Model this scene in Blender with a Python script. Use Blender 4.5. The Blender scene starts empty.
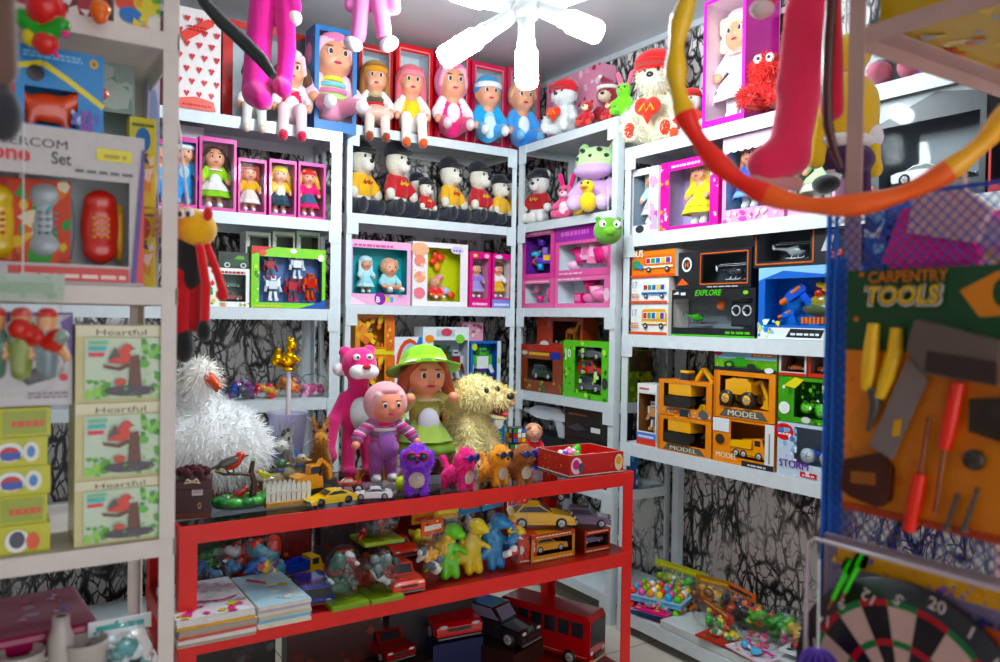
import bpy, math, random
import numpy as np
from mathutils import Vector, Matrix, Euler
rnd = random.Random(11)
SC = bpy.context.scene
COL = SC.collection
PI = math.pi
# ---------------------------------------------------------------- camera (measured from the photograph)
F, CAMH = 786.3, 1.4
def cam_axes(yaw=.5735, pitch=-.01536, roll=.01575):
    cy, sy = math.cos(yaw), math.sin(yaw)
    f = np.array([sy, cy, 0]); r = np.array([cy, -sy, 0]); u = np.array([0, 0, 1.])
    cp, sp = math.cos(pitch), math.sin(pitch)
    f2 = f*cp+u*sp; u2 = u*cp-f*sp
    cr, sr = math.cos(roll), math.sin(roll)
    return np.array([r*cr+u2*sr, -(u2*cr-r*sr), f2])
CM = cam_axes()
def ray(px, py): return CM.T @ np.array([(px-500)/F, (py-331)/F, 1.])
def at_z(px, py, Z):                       # the point of the horizontal plane Z seen there, and its depth
    d = ray(px, py); t = (Z-CAMH)/d[2]; return (float(d[0]*t), float(d[1]*t), Z), float(t)
def at_d(px, py, depth):
    d = ray(px, py)*depth; return (float(d[0]), float(d[1]), float(d[2]+CAMH))
UNIT = {'R': ('x', 2.383), 'C': ('x', 2.383), 'B': ('y', 3.53), 'L': ('y', 3.40), 'F': ('y', 1.5)}
def slot(unit, xl, xr, yt, z, back=.03, hang=False):
    """Where a box standing on a shelf of a rack stands: front plane BACK behind the shelf's edge, measured edges xl..xr, top yt."""
    ax, pl = UNIT[unit]; pl += back
    k = lambda px: (px-500)/F
    def solve(px):
        a = CM[0]-k(px)*CM[2]; zz = z-CAMH
        return -(a[0]*pl+a[2]*zz)/a[1] if ax == 'x' else -(a[1]*pl+a[2]*zz)/a[0]
    s0, s1 = solve(xl), solve(xr); m = (s0+s1)/2
    p = np.array([pl, m, 0]) if ax == 'x' else np.array([m, pl, 0])
    kk = (yt-331)/F; a = CM[1]-kk*CM[2]
    zt = -(a[0]*p[0]+a[1]*p[1])/a[2]+CAMH
    z += .0012
    return (float(p[0]), float(p[1]), z), float(abs(s1-s0)), float(zt-z), (-PI/2 if ax == 'x' else 0)
# ---------------------------------------------------------------- colour and materials
_cc = {}
def C(h):
    if isinstance(h, tuple): return h
    if h not in _cc:
        s = h if len(h) == 6 else ''.join(c*2 for c in h)
        v = [int(s[i:i+2], 16)/255 for i in (0, 2, 4)]
        _cc[h] = tuple(x/12.92 if x < .04045 else ((x+.055)/1.055)**2.4 for x in v)
    return _cc[h]
KINDS = {  # roughness, metallic, coat, sheen, bump scale, bump strength, colour variation
    'card': (.38, 0, .15, 0, 60, .02, .05), 'print': (.35, 0, .2, 0, 60, .02, .03), 'plastic': (.28, 0, .2, 0, 40, .01, .03),
    'cloth': (.9, 0, 0, .25, 420, .25, .10), 'fur': (1, 0, 0, .4, 160, .7, .18), 'plush': (.95, 0, 0, .4, 300, .4, .10),
    'paint': (.42, 0, .1, 0, 30, .03, .05), 'gloss': (.2, 0, .8, 0, 30, 0, .02), 'skin': (.42, 0, .05, 0, 30, .01, .02),
    'chrome': (.15, 1, 0, 0, 30, .01, .02), 'wood': (.5, 0, .1, 0, 90, .1, .15), 'hair': (.5, 0, 0, .2, 200, .5, .25)}
_mm = {}
def M(kind):
    if kind in _mm: return _mm[kind]
    m = bpy.data.materials.new(kind+'_surface'); m.use_nodes = True; nt = m.node_tree; N = nt.nodes; L = nt.links
    b = N['Principled BSDF']
    if kind in ('film', 'bagfilm', 'tableglass', 'cup'):
        N.remove(b); out = N['Material Output']
        tr = N.new('ShaderNodeBsdfTransparent'); gl = N.new('ShaderNodeBsdfGlossy'); mx = N.new('ShaderNodeMixShader')
        fr = N.new('ShaderNodeFresnel'); fr.inputs['IOR'].default_value = {'film': 1.09, 'bagfilm': 1.6, 'tableglass': 1.45, 'cup': 1.4}[kind]
        tr.inputs[0].default_value = {'film': (.97, .98, .98, 1), 'bagfilm': (.985, .99, .99, 1), 'tableglass': (.62, .63, .65, 1), 'cup': (.86, .85, .95, 1)}[kind]
        gl.inputs['Roughness'].default_value = {'film': .06, 'bagfilm': .14, 'tableglass': .05, 'cup': .1}[kind]
        if kind == 'bagfilm':
            no = N.new('ShaderNodeTexNoise'); no.inputs['Scale'].default_value = 38; no.inputs['Detail'].default_value = 3
            tc = N.new('ShaderNodeTexCoord'); L.new(tc.outputs['Object'], no.inputs['Vector'])
            bu = N.new('ShaderNodeBump'); bu.inputs['Strength'].default_value = .8; bu.inputs['Distance'].default_value = .015
            L.new(no.outputs['Fac'], bu.inputs['Height']); L.new(bu.outputs[0], gl.inputs['Normal']); L.new(bu.outputs[0], fr.inputs['Normal'])
        ge = N.new('ShaderNodeNewGeometry'); fm = N.new('ShaderNodeMath'); fm.operation = 'MULTIPLY_ADD'; fm.inputs[1].default_value = -1; fm.inputs[2].default_value = 1; L.new(ge.outputs['Backfacing'], fm.inputs[0]); fx = N.new('ShaderNodeMath'); fx.operation = 'MULTIPLY'; L.new(fr.outputs[0], fx.inputs[0]); L.new(fm.outputs[0], fx.inputs[1]); L.new(fx.outputs[0], mx.inputs[0]); L.new(tr.outputs[0], mx.inputs[1]); L.new(gl.outputs[0], mx.inputs[2]); L.new(mx.outputs[0], out.inputs[0])
        if kind == 'cup': df = N.new('ShaderNodeBsdfDiffuse'); df.inputs[0].default_value = (.78, .76, .9, 1); m2 = N.new('ShaderNodeMixShader'); m2.inputs[0].default_value = .3; L.new(mx.outputs[0], m2.inputs[1]); L.new(df.outputs[0], m2.inputs[2]); L.new(m2.outputs[0], out.inputs[0])
        _mm[kind] = m; return m
    if kind in ('bulb',):
        b.inputs['Base Color'].default_value = (1, 1, 1, 1); b.inputs['Emission Color'].default_value = (.82, .96, 1, 1); b.inputs['Emission Strength'].default_value = 145
        _mm[kind] = m; return m
    ro, me, co, sh, bs, bst, va = KINDS[kind]
    at = N.new('ShaderNodeAttribute'); at.attribute_name = 'Col'
    tc = N.new('ShaderNodeTexCoord'); no = N.new('ShaderNodeTexNoise'); no.inputs['Scale'].default_value = bs; no.inputs['Detail'].default_value = 3
    L.new(tc.outputs['Object'], no.inputs['Vector'])
    mr = N.new('ShaderNodeMapRange'); mr.inputs['From Min'].default_value = .25; mr.inputs['From Max'].default_value = .75
    mr.inputs['To Min'].default_value = 1-va; mr.inputs['To Max'].default_value = 1+va
    L.new(no.outputs['Fac'], mr.inputs['Value'])
    hs = N.new('ShaderNodeHueSaturation'); hs.inputs['Saturation'].default_value = 1.12; L.new(mr.outputs[0], hs.inputs['Value']); L.new(at.outputs['Color'], hs.inputs['Color']); L.new(hs.outputs[0], b.inputs['Base Color'])
    b.inputs['Roughness'].default_value = ro; b.inputs['Metallic'].default_value = me; b.inputs['Coat Weight'].default_value = co; b.inputs['Sheen Weight'].default_value = sh
    if kind == 'chrome': pass
    if bst:
        bu = N.new('ShaderNodeBump'); bu.inputs['Strength'].default_value = bst; bu.inputs['Distance'].default_value = .004
        L.new(no.outputs['Fac'], bu.inputs['Height']); L.new(bu.outputs[0], b.inputs['Normal'])
    _mm[kind] = m; return m
# ---------------------------------------------------------------- objects and tags
def tag(o, label, cat, group=None):
    o['label'] = label; o['category'] = cat
    if group: o['group'] = group
    return o
def thing(name, label, cat, loc=(0, 0, 0), rz=0, group=None, rx=0, ry=0):
    o = bpy.data.objects.new(name, None); COL.objects.link(o); o.empty_display_size = .05
    o.location = loc; o.rotation_euler = (rx, ry, rz)
    return tag(o, label, cat, group)
class MB:
    """collects shapes, one colour per face, and links them as ONE mesh object"""
    def __init__(s, M=None): s.v = []; s.f = []; s.c = []; s.s = []; s.n = 0; s.M = M or Matrix()
    def add(s, vs, fs, col, sm=False):
        A = np.asarray(vs, float).reshape(-1, 3); T = np.array(s.M)
        s.v.append(A @ T[:3, :3].T+T[:3, 3]); b = s.n; s.n += len(A)
        if isinstance(fs, np.ndarray): fs = (fs+b).tolist()
        else: fs = [[i+b for i in f] for f in fs]
        s.f += fs
        s.c += [C(c) for c in col] if isinstance(col, list) else [C(col)]*len(fs)
        s.s += [sm]*len(fs); return s
    def box(s, x0, x1, y0, y1, z0, z1, col):
        v = [(x, y, z) for z in (z0, z1) for y in (y0, y1) for x in (x0, x1)]
        return s.add(v, [(0, 2, 3, 1), (4, 5, 7, 6), (0, 1, 5, 4), (2, 6, 7, 3), (0, 4, 6, 2), (1, 3, 7, 5)], col)
    def bar(s, p, q, w, d, col, up=(0, 0, 1)):
        p, q = Vector(p), Vector(q); a = (q-p).normalized(); u = Vector(up)
        if abs(a.dot(u)) > .98: u = Vector((0, 1, 0))
        x = a.cross(u).normalized(); y = x.cross(a)
        v = [e+x*i*w/2+y*j*d/2 for e in (p, q) for i, j in ((-1, -1), (1, -1), (1, 1), (-1, 1))]
        return s.add([tuple(t) for t in v], [(3, 2, 1, 0), (4, 5, 6, 7), (0, 1, 5, 4), (1, 2, 6, 5), (2, 3, 7, 6), (3, 0, 4, 7)], col)
    def poly(s, pts, col): return s.add(pts, [list(range(len(pts)))], col)
    def prism(s, prof, y0, y1, col, t0=1., t1=1., sm=False):       # profile in xz, extruded along y
        n = len(prof); cx = sum(p[0] for p in prof)/n; cz = sum(p[1] for p in prof)/n
        v = [(cx+(x-cx)*t, y, cz+(z-cz)*t) for y, t in ((y0, t0), (y1, t1)) for x, z in prof]
        s.add(v, [[i, (i+1) % n, n+(i+1) % n, n+i] for i in range(n)], col, sm)
        return s.add(v, [list(range(n))[::-1], list(range(n, 2*n))], col)
    def tube(s, pts, r, col, n=8, closed=False, sm=True):
        P = [Vector(p) for p in pts]; m = len(P); R = r if isinstance(r, (list, tuple)) else [r]*m; v = []; ref = None
        for i, p in enumerate(P):
            a = (P[(i+1) % m]-P[i-1]) if closed else (P[min(i+1, m-1)]-P[max(i-1, 0)])
            a = a.normalized() if a.length > 1e-9 else Vector((0, 0, 1))
            if ref is None: ref = a.cross(Vector((0, 0, 1)) if abs(a.z) < .9 else Vector((0, 1, 0))).normalized()
            x = (ref-a*ref.dot(a)).normalized(); ref = x; y = a.cross(x)
            v += [tuple(p+(x*math.cos(2*PI*k/n)+y*math.sin(2*PI*k/n))*R[i]) for k in range(n)]
        f = [[i*n+k, i*n+(k+1) % n, ((i+1) % m)*n+(k+1) % n, ((i+1) % m)*n+k] for i in range(m if closed else m-1) for k in range(n)]
        cl = [c for c in col for _ in range(n)][:len(f)] if isinstance(col, list) else col
        s.add(v, f, cl, sm)
        if not closed: s.add(v, [list(range(n))[::-1], list(range((m-1)*n, m*n))], col[0] if isinstance(col, list) else col)
        return s
    def lathe(s, prof, col, c=(0, 0, 0), n=20, ruf=0, k=9, sm=True, axis='z'):   # profile of (radius, height)
        v = []
        for r, z in prof:
            for i in range(n):
                a = 2*PI*i/n; q = r*(1+ruf*math.cos(k*a)); x, y, w = q*math.cos(a), q*math.sin(a), z
                if axis == 'y': x, y, w = x, -w, y
                if axis == 'x': x, y, w = w, x, y
                v.append((c[0]+x, c[1]+y, c[2]+w))
        m = len(prof); f = [[i*n+j, i*n+(j+1) % n, (i+1)*n+(j+1) % n, (i+1)*n+j] for i in range(m-1) for j in range(n)]
        cl = [x for x in col for _ in range(n)] if isinstance(col, list) else col
        return s.add(v, f, cl, sm)
    def ell(s, c, r, col, rot=None, nu=12, nv=8):
        if not isinstance(r, (tuple, list)): r = (r, r, r)
        E = Euler([math.radians(a) for a in rot]).to_matrix() if rot else Matrix.Identity(3); v = [];
        for j in range(nv+1):
            t = PI*j/nv
            for i in range(nu):
                a = 2*PI*i/nu; p = E @ Vector((r[0]*math.sin(t)*math.cos(a), r[1]*math.sin(t)*math.sin(a), r[2]*math.cos(t)))
                v.append((c[0]+p.x, c[1]+p.y, c[2]+p.z))
        return s.add(v, [[j*nu+i, (j+1)*nu+i, (j+1)*nu+(i+1) % nu, j*nu+(i+1) % nu] for j in range(nv) for i in range(nu)], col, True)
    def sdf(s, prims, n=34, k=.03):
        V, Q, cols = surf(prims, n, k); return s.add(V, Q, cols, True)
    def fuzz(s, V, Nrm, cols, num, ln, wd, down=.3):               # short curved tufts standing on a furry surface
        R = np.random.RandomState(3); idx = R.randint(0, len(V), num); vs = []; fs = []; cc = []
        for q, i in enumerate(idx):
            p = V[i]; nr = Nrm[i]; t = np.cross(nr, R.randn(3)); t /= np.linalg.norm(t)+1e-9
            d = nr+R.randn(3)*.45+np.array([0, 0, -down]); d /= np.linalg.norm(d); l = ln*(.6+.8*R.rand())
            vs += [p-t*wd, p+t*wd, p+d*l+np.array([0, 0, -.25*l])]; fs.append((3*q, 3*q+1, 3*q+2))
            c = C(cols[i]) if not isinstance(cols, str) else C(cols); j = .95+.3*R.rand(); cc.append(tuple(min(1, x*j) for x in c))
        vs = np.array(vs); vs[:, 2] = np.maximum(vs[:, 2], V[:, 2].min()); return s.add(vs, fs, cc)
    def build(s, name, kind, parent=None, loc=None, rz=0, bevel=0, sub=0):
        me = bpy.data.meshes.new(name); V = np.concatenate(s.v) if s.v else np.zeros((0, 3))
        me.from_pydata(V.tolist(), [], s.f)
        ln = np.array([len(f) for f in s.f]); c4 = np.ones((len(s.f), 4)); c4[:, :3] = np.array(s.c)
        at = me.color_attributes.new('Col', 'FLOAT_COLOR', 'CORNER'); at.data.foreach_set('color', np.repeat(c4, ln, axis=0).ravel())
        me.polygons.foreach_set('use_smooth', s.s); me.materials.append(M(kind)); me.update()
        o = bpy.data.objects.new(name, me); COL.objects.link(o)
        if parent is not None: o.parent = parent
        if loc: o.location = loc
        if rz: o.rotation_euler = (0, 0, rz)
        if bevel:
            b = o.modifiers.new('edge', 'BEVEL'); b.width = bevel; b.segments = 2; b.limit_method = 'ANGLE'; b.harden_normals = False
        return o
# ---------------------------------------------------------------- soft bodies: blended distance field, meshed with surface nets
_sd = {}
def surf(prims, n=34, k=.03):
    key = (repr(prims), n, k)
    if key in _sd: return _sd[key]
    lo = np.full(3, 1e9); hi = -lo; E = []
    for p in prims:
        if p[0] == 'c':
            a, b = np.array(p[1], float), np.array(p[2], float); r = max(p[3], p[4]); l, h = np.minimum(a, b)-r, np.maximum(a, b)+r; E.append(p)
        else:
            c = np.array(p[1], float); r = np.array(p[2], float); m = max(r) if len(p) > 4 else r; l, h = c-m, c+m
            E.append(p+((Euler([math.radians(x) for x in p[4]]).to_matrix(),) if len(p) > 4 else ()))
        lo = np.minimum(lo, l); hi = np.maximum(hi, h)
    cell = (hi-lo).max()/n; lo = lo-2.2*cell; dim = np.ceil((hi-lo)/cell).astype(int)+3
    g = np.stack(np.meshgrid(*[lo[i]+cell*np.arange(dim[i]) for i in range(3)], indexing='ij'), -1)
    def dist(p, X):
        if p[0] == 'c':
            a, b = np.array(p[1], float), np.array(p[2], float); ba = b-a; t = np.clip(((X-a) @ ba)/max(ba @ ba, 1e-12), 0, 1)
            return np.linalg.norm(X-a-t[..., None]*ba, axis=-1)-(p[3]+(p[4]-p[3])*t)
        Y = X-np.array(p[1], float); r = np.array(p[2], float)
        if len(p) > 5: Y = Y @ np.array(p[5])
        k0 = np.linalg.norm(Y/r, axis=-1); k1 = np.linalg.norm(Y/r**2, axis=-1)
        return k0*(k0-1)/np.maximum(k1, 1e-9)
    D = None
    for p in E:
        d = dist(p, g)
        if D is None: D = d
        else:
            h = np.clip(.5+.5*(D-d)/k, 0, 1); D = D*(1-h)+d*h-k*h*(1-h)
    D[D == 0] = 1e-9; S = D < 0
    acc = np.zeros(tuple(dim-1)+(3,)); cnt = np.zeros(tuple(dim-1))
    sl = lambda o: tuple(slice(o[i], o[i]+dim[i]-1) for i in range(3))
    cor = [(a, b, c) for a in (0, 1) for b in (0, 1) for c in (0, 1)]
    for a in cor:
        for ax in range(3):
            if a[ax]: continue
            b = list(a); b[ax] = 1; da, db = D[sl(a)], D[sl(b)]; m = (da < 0) != (db < 0)
            t = np.where(m, da/np.where(m, da-db, 1), 0)
            P = np.array(a, float)+np.zeros(m.shape+(3,)); P[..., ax] += t; acc += P*m[..., None]; cnt += m
    act = cnt > 0; ids = np.full(cnt.shape, -1); ids[act] = np.arange(act.sum())
    ii = np.argwhere(act); V = lo+cell*(ii+acc[act]/cnt[act][:, None])
    Q = []
    for ax in range(3):
        u, w = (ax+1) % 3, (ax+2) % 3
        A = np.moveaxis(S, (ax, u, w), (0, 1, 2)); I = np.moveaxis(ids, (ax, u, w), (0, 1, 2))
        m = A[:-1, 1:-1, 1:-1] != A[1:, 1:-1, 1:-1]; x, y, z = np.nonzero(m); fl = A[:-1, 1:-1, 1:-1][m]
        q = np.stack([I[x, y, z], I[x, y+1, z], I[x, y+1, z+1], I[x, y, z+1]], 1)
        q[~fl] = q[~fl][:, ::-1]; Q.append(q)
    Q = np.concatenate(Q); cen = V[Q].mean(1)
    near = np.argmin(np.stack([dist(p, cen) for p in E]), 0); cols = [E[i][5] if E[i][0] == 'c' else E[i][3] for i in near]
    _sd[key] = (V, Q, cols); return _sd[key]
def normals(V, Q):
    n = np.cross(V[Q[:, 2]]-V[Q[:, 0]], V[Q[:, 3]]-V[Q[:, 1]]); N = np.zeros_like(V)
    for j in range(4): np.add.at(N, Q[:, j], n)
    return N/(np.linalg.norm(N, axis=1, keepdims=True)+1e-12)
def vcols(V, Q, cols):
    out = [None]*len(V)
    for q, c in zip(Q, cols):
        for i in q: out[i] = c
    return out
# ---------------------------------------------------------------- lettering and printed shapes
_tx = {}; DIM = {}
def text_mesh(t, shear=0, bold=0):
    key = (t, shear, bold)
    if key not in _tx:
        cu = bpy.data.curves.new('lettering', 'FONT'); cu.body = t; cu.shear = shear; cu.offset = bold; cu.resolution_u = 3; cu.align_x = 'CENTER'
        o = bpy.data.objects.new('lettering', cu); COL.objects.link(o)
        me = bpy.data.meshes.new_from_object(o); vs = np.array([v.co[:] for v in me.vertices]); fs = [list(p.vertices) for p in me.polygons]
        bpy.data.objects.remove(o); bpy.data.curves.remove(cu); bpy.data.meshes.remove(me)
        lo, hi = vs.min(0), vs.max(0); vs[:, 0] -= (lo[0]+hi[0])/2; vs[:, 1] -= lo[1]
        _tx[key] = (vs, fs, hi[0]-lo[0], hi[1]-lo[1])
    return _tx[key]
def put_text(mb, t, x, z, w, y, col, h=None, shear=0, bold=0, ang=0):       # lettering standing in the xz plane, facing -y
    if bold and 'M' in t:
        tw = text_mesh(t, shear, 0)[2]
        for q in (-1, 0, 1): put_text(mb, t, x+q*bold*.7*w/tw, z, w, y-.00005*(q+1), col, h, shear, 0, ang)
        return
    vs, fs, tw, th = text_mesh(t, shear, bold); sx = w/tw; sz = h/th if h else sx; ca, sa = math.cos(ang), math.sin(ang)
    P = [(x+a*sx*ca-b*sz*sa, y, z+a*sx*sa+b*sz*ca) for a, b, _ in vs]
    mb.add(P, fs, col)
def decals(mb, w, h, y, items, x0=0, z0=0, dy=-.0005):
    """flat print on a face that looks along -y; u, v run 0..1 over the face"""
    U = lambda u: x0+(u-.5)*w
    V = lambda v: z0+v*h
    for it in items:
        y += dy; t = it[0]
        if t == 'r': _, a, b, c, d, col = it; mb.poly([(U(a), y, V(b)), (U(c), y, V(b)), (U(c), y, V(d)), (U(a), y, V(d))], col)
        elif t == 'e':
            cu, cv, ru, rv, col = it[1:6]; n = 16
            mb.poly([(U(cu+ru*math.cos(2*PI*i/n)), y, V(cv+rv*math.sin(2*PI*i/n))) for i in range(n)], col)
        elif t == 'p': mb.poly([(U(a), y, V(b)) for a, b in it[1]], it[2])
        elif t == 'l':                                                # thick line through points
            pts, wd, col = it[1:4]
            for (a, b), (c, d) in zip(pts, pts[1:]):
                dx, dz = (c-a)*w, (d-b)*h; L = math.hypot(dx, dz) or 1; nx, nz = -dz/L*wd*h/2, dx/L*wd*h/2
                mb.poly([(U(a)-nx, y, V(b)-nz), (U(c)-nx, y, V(d)-nz), (U(c)+nx, y, V(d)+nz), (U(a)+nx, y, V(b)+nz)], col)
        elif t == 't':
            txt, cu, v, wd, col = it[1:6]; o = it[6] if len(it) > 6 else {}
            oo = dict(o); oo['h'] = o['h']*h if 'h' in o else None
            put_text(mb, txt, U(cu), V(v), wd*w, y, col, **oo)
        elif t == 'b':                                                # busy print: small patches of colour
            a, b, c, d, cols, n, sz = it[1:8]; R = random.Random(repr(it)[:60])
            for i in range(n):
                cu, cv = R.uniform(a, c), R.uniform(b, d); r = sz*R.uniform(.4, 1); k = R.choice((3, 4, 5, 6, 7)); p = R.uniform(0, 6)
                pts = [(min(c, max(a, cu+r*R.uniform(.6, 1.2)*math.cos(p+2*PI*j/k)*h/w)), min(d, max(b, cv+r*R.uniform(.6, 1.2)*math.sin(p+2*PI*j/k)))) for j in range(k)]
                mb.poly([(U(x), y-.00004*i, V(z)) for x, z in pts], R.choice(cols))
            y -= .00004*n
        elif t == 'x':                                                # small print too fine to read: rows of short bars
            a, b, c, d, col, n = it[1:7]; R = random.Random(repr(it)[:50]); rh = (d-b)/n
            for i in range(n):
                u = a
                while u < c-.02:
                    e = min(c, u+R.uniform(.03, .09)); mb.poly([(U(u), y, V(b+i*rh)), (U(e), y, V(b+i*rh)), (U(e), y, V(b+(i+.6)*rh)), (U(u), y, V(b+(i+.6)*rh))], col); u = e+.015
def ring(mb, w, h, y, col, e=.012):                                   # printed border line around a face
    a = [(-w/2, y, 0), (w/2, y, 0), (w/2, y, h), (-w/2, y, h)]; q = e*min(w, h); b = [(-w/2+q, y, q), (w/2-q, y, q), (w/2-q, y, h-q), (-w/2+q, y, h-q)]
    mb.add(a+b, [(i, (i+1) % 4, 4+(i+1) % 4, 4+i) for i in range(4)], col)
# ---------------------------------------------------------------- packaging
def carton(name, label, cat, pl, d, col, front=(), win=None, group=None, side=None, sprint=(), top=None, inner='ddd', rz=0, wfront=(), kind='card', film=True):
    """A box on a shelf; pl = (front foot, width, height, turn). win = (u0,v0,u1,v1) opens a film window in the front."""
    (fx, fy, fz), w, h, turn = pl; a = turn+rz
    cx, cy = fx-math.sin(turn)*d/2, fy+math.cos(turn)*d/2
    root = thing(name, label, cat, (cx, cy, fz), a, group); side = side or col; top = top or col
    mb = MB(); y0, y1 = -d/2, d/2; t = min(.004, w*.03); W = w/2
    if win:
        u0, v0, u1, v1 = win; xa, xb, za, zb = (u0-.5)*w, (u1-.5)*w, v0*h, v1*h
        mb.box(-W, W, y1-t, y1, 0, h, [inner, inner, inner, side, inner, inner])
        mb.box(-W, -W+t, y0, y1-t, 0, h, [side]*4+[side, inner]).box(W-t, W, y0, y1-t, 0, h, [side]*4+[inner, side])
        mb.box(-W+t, W-t, y0, y1-t, 0, t, [side, inner, col, col, col, col]).box(-W+t, W-t, y0, y1-t, h-t, h, [inner, top, col, col, col, col])
        for b in ((-W, xa, 0, h), (xb, W, 0, h), (xa, xb, 0, za), (xa, xb, zb, h)):
            if b[1]-b[0] > .0005 and b[3]-b[2] > .0005: mb.box(b[0], b[1], y0-.0015, y0, b[2], b[3], col)
    else: mb.box(-W, W, y0, y1, 0, h, [side, top, col, side, side, side])
    mb.build('carton', kind, root)
    if front or sprint:
        mp = MB()
        if front: ring(mp, w, h, y0-.0018, col); decals(mp, w, h, y0-.002, front)
        if sprint:
            for sg in (-1, 1):
                mp.M = Matrix.Translation((sg*W, 0, 0)) @ Matrix.Rotation(sg*PI/2, 4, 'Z'); decals(mp, d, h, -.001, sprint)
        mp.build('front_print', 'print', root)
    if win and film:
        f = MB(); f.poly([(xa, y0+.001, za), (xb, y0+.001, za), (xb, y0+.001, zb), (xa, y0+.001, zb)], 'fff'); f.build('window_film', 'film', root)
    if win and wfront: mp = MB(); decals(mp, w, h, y1-t-.002, wfront); mp.build('backing_print', 'print', root)
    DIM[root.name] = (w, h, d)
    return root
# ---------------------------------------------------------------- dolls, plush, vehicles
def TM(x=0, y=0, z=0, s=1, rz=0, rx=0, ry=0):
    return Matrix.Translation((x, y, z)) @ Euler((rx, ry, rz)).to_matrix().to_4x4() @ Matrix.Scale(s, 4)
SKIN = 'e8ab8e'
def doll(parent, x, y, z, h, P, sit=0, rz=0, solo=False, n=34, lean=0):
    """A doll H tall when standing. P: skin, hair, style, top, sleeve, bot, skirt, shoe, hat, hatc, trim. sit: 0 standing, 1 legs forward, 2 legs hanging over an edge."""
    g = P.get; T = TM(x, y, z+(.042*h if sit else 0), h, rz, lean) @ Matrix.Diagonal((g('slim', 1), g('slim', 1)*g('deep', 1), 1, 1)); sk = g('skin', SKIN); dz = -.29 if sit else 0; hr = g('head', 1.)
    kid = []
    def mk(name, kind, fn):
        m = MB(T); fn(m); o = m.build(name, kind, root_for_parts if root_for_parts else parent); return o
    root_for_parts = None
    hy, hz = -.01, .81+dz; hx = g('turn', 0)
    if sit == 0: legs = [((s*.075, 0, .36), (s*.08, -.01, .2), (s*.085, -.01, .06)) for s in (-1, 1)]
    elif sit == 1: legs = [((s*.075, 0, .09), (s*.12, -.17, .09), (s*.14, -.33, .06)) for s in (-1, 1)]
    else: legs = [((s*.075, -.02, .08), (s*.1, -.23, .09), (s*.11, -.29, -.17)) for s in (-1, 1)]
    az = .62+dz
    if g('arms') == 'up': arms = [((s*.12, 0, az), (s*.22, -.1, az-.05), (s*.19, -.19, az+.02)) for s in (-1, 1)]
    elif g('arms') == 'wide': arms = [((s*.13, 0, az), (s*.27, -.04, az-.1), (s*.33, -.12, az-.2)) for s in (-1, 1)]
    else: arms = [((s*.12, 0, az), (s*.2, -.05, az-.12), (s*.2, -.14, az-.2)) for s in (-1, 1)]
    def body(m):
        pr = [('e', (hx, hy, hz), (.16*hr, .152*hr, .168*hr), sk), ('e', (hx-.06, hy-.1*hr, hz-.06), (.06, .05, .055), sk), ('e', (hx+.06, hy-.1*hr, hz-.06), (.06, .05, .055), sk),
              ('e', (hx, hy-.155*hr, hz-.02), (.02, .02, .02), sk), ('c', (0, 0, .6+dz), (hx, 0, hz-.1), .055, .05, sk)]
        for s in (-1, 1): pr.append(('e', (hx+s*.157*hr, .01, hz-.02), (.022, .035, .045), sk))
        for a in arms: pr += [('c', a[1], a[2], .042, .034, sk), ('e', a[2], (.042, .045, .042), sk)]
        if g('bare'): pr += [('c', l[0], l[1], .07, .055, sk) for l in legs]+[('c', l[1], l[2], .055, .042, sk) for l in legs]
        pr.append(('c', (0, 0, .42+dz), (0, 0, .6+dz), .1, .09, sk))
        m.sdf(pr, n, .03)
        e = g('eye', '2a2430')
        for s in (-1, 1):
            m.ell((hx+s*.062*hr, hy-.142*hr, hz+.015), (.026, .014, .03), 'fff', nu=8, nv=6); m.ell((hx+s*.06*hr, hy-.15*hr, hz+.013), (.018, .01, .024), e, nu=8, nv=6)
            m.ell((hx+s*.064*hr, hy-.138*hr, hz+.062), (.036, .014, .007), P.get('hair', '7a5030'), nu=8, nv=4)
        m.ell((hx, hy-.152*hr, hz-.075), (.036, .012, .012), 'd0506a', nu=8, nv=5)
    b = mk('body' if solo else 'doll', 'skin', body)
    root_for_parts = None if solo else b
    top, slv, bot = g('top', 'e05080'), g('sleeve', g('top', 'e05080')), g('bot', 'fff')
    def outfit(m):
        pr = [('e', (0, 0, .5+dz), (.135, .105, .17), top), ('e', (0, 0, .36+dz), (.13, .105, .1), bot if not g('skirt') else top)]
        for a in arms: pr += [('c', a[0], a[1], .062, .06, slv), ('c', a[1], tuple(a[1][i]*.45+a[2][i]*.55 for i in range(3)), .058, .056, slv)]
        if not g('bare'):
            for l in legs: pr += [('c', l[0], l[1], .085, .072, bot), ('c', l[1], l[2], .07, .06, bot)]
        for l in legs: pr.append(('e', (l[2][0], l[2][1]-.035, l[2][2]-.01), (.05, .085, .05), g('shoe', 'fff')))
        m.sdf(pr, n, .02)
        if g('trim'):
            m.lathe([(.03, .64+dz), (.12, .625+dz), (.135, .6+dz), (.09, .61+dz)], g('trim'), ruf=.12)
        if g('bib'): m.ell((0, -.1, .5+dz), (.085, .03, .1), g('bib'))
        if g('stripe'):
            for i, c in enumerate(g('stripe')):
                z0 = .62+dz-.055*i; r = .137*math.sqrt(max(.05, 1-((z0-.5-dz)/.19)**2)); m.lathe([(r*.9, z0-.019), (r*1.05, z0-.016), (r*1.05, z0+.016), (r*.9, z0+.019)], c)
        if g('apron'): m.ell((0, -.11, .42+dz), (.1, .05, .13), g('apron'))
    mk('outfit', 'cloth', outfit)
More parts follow.
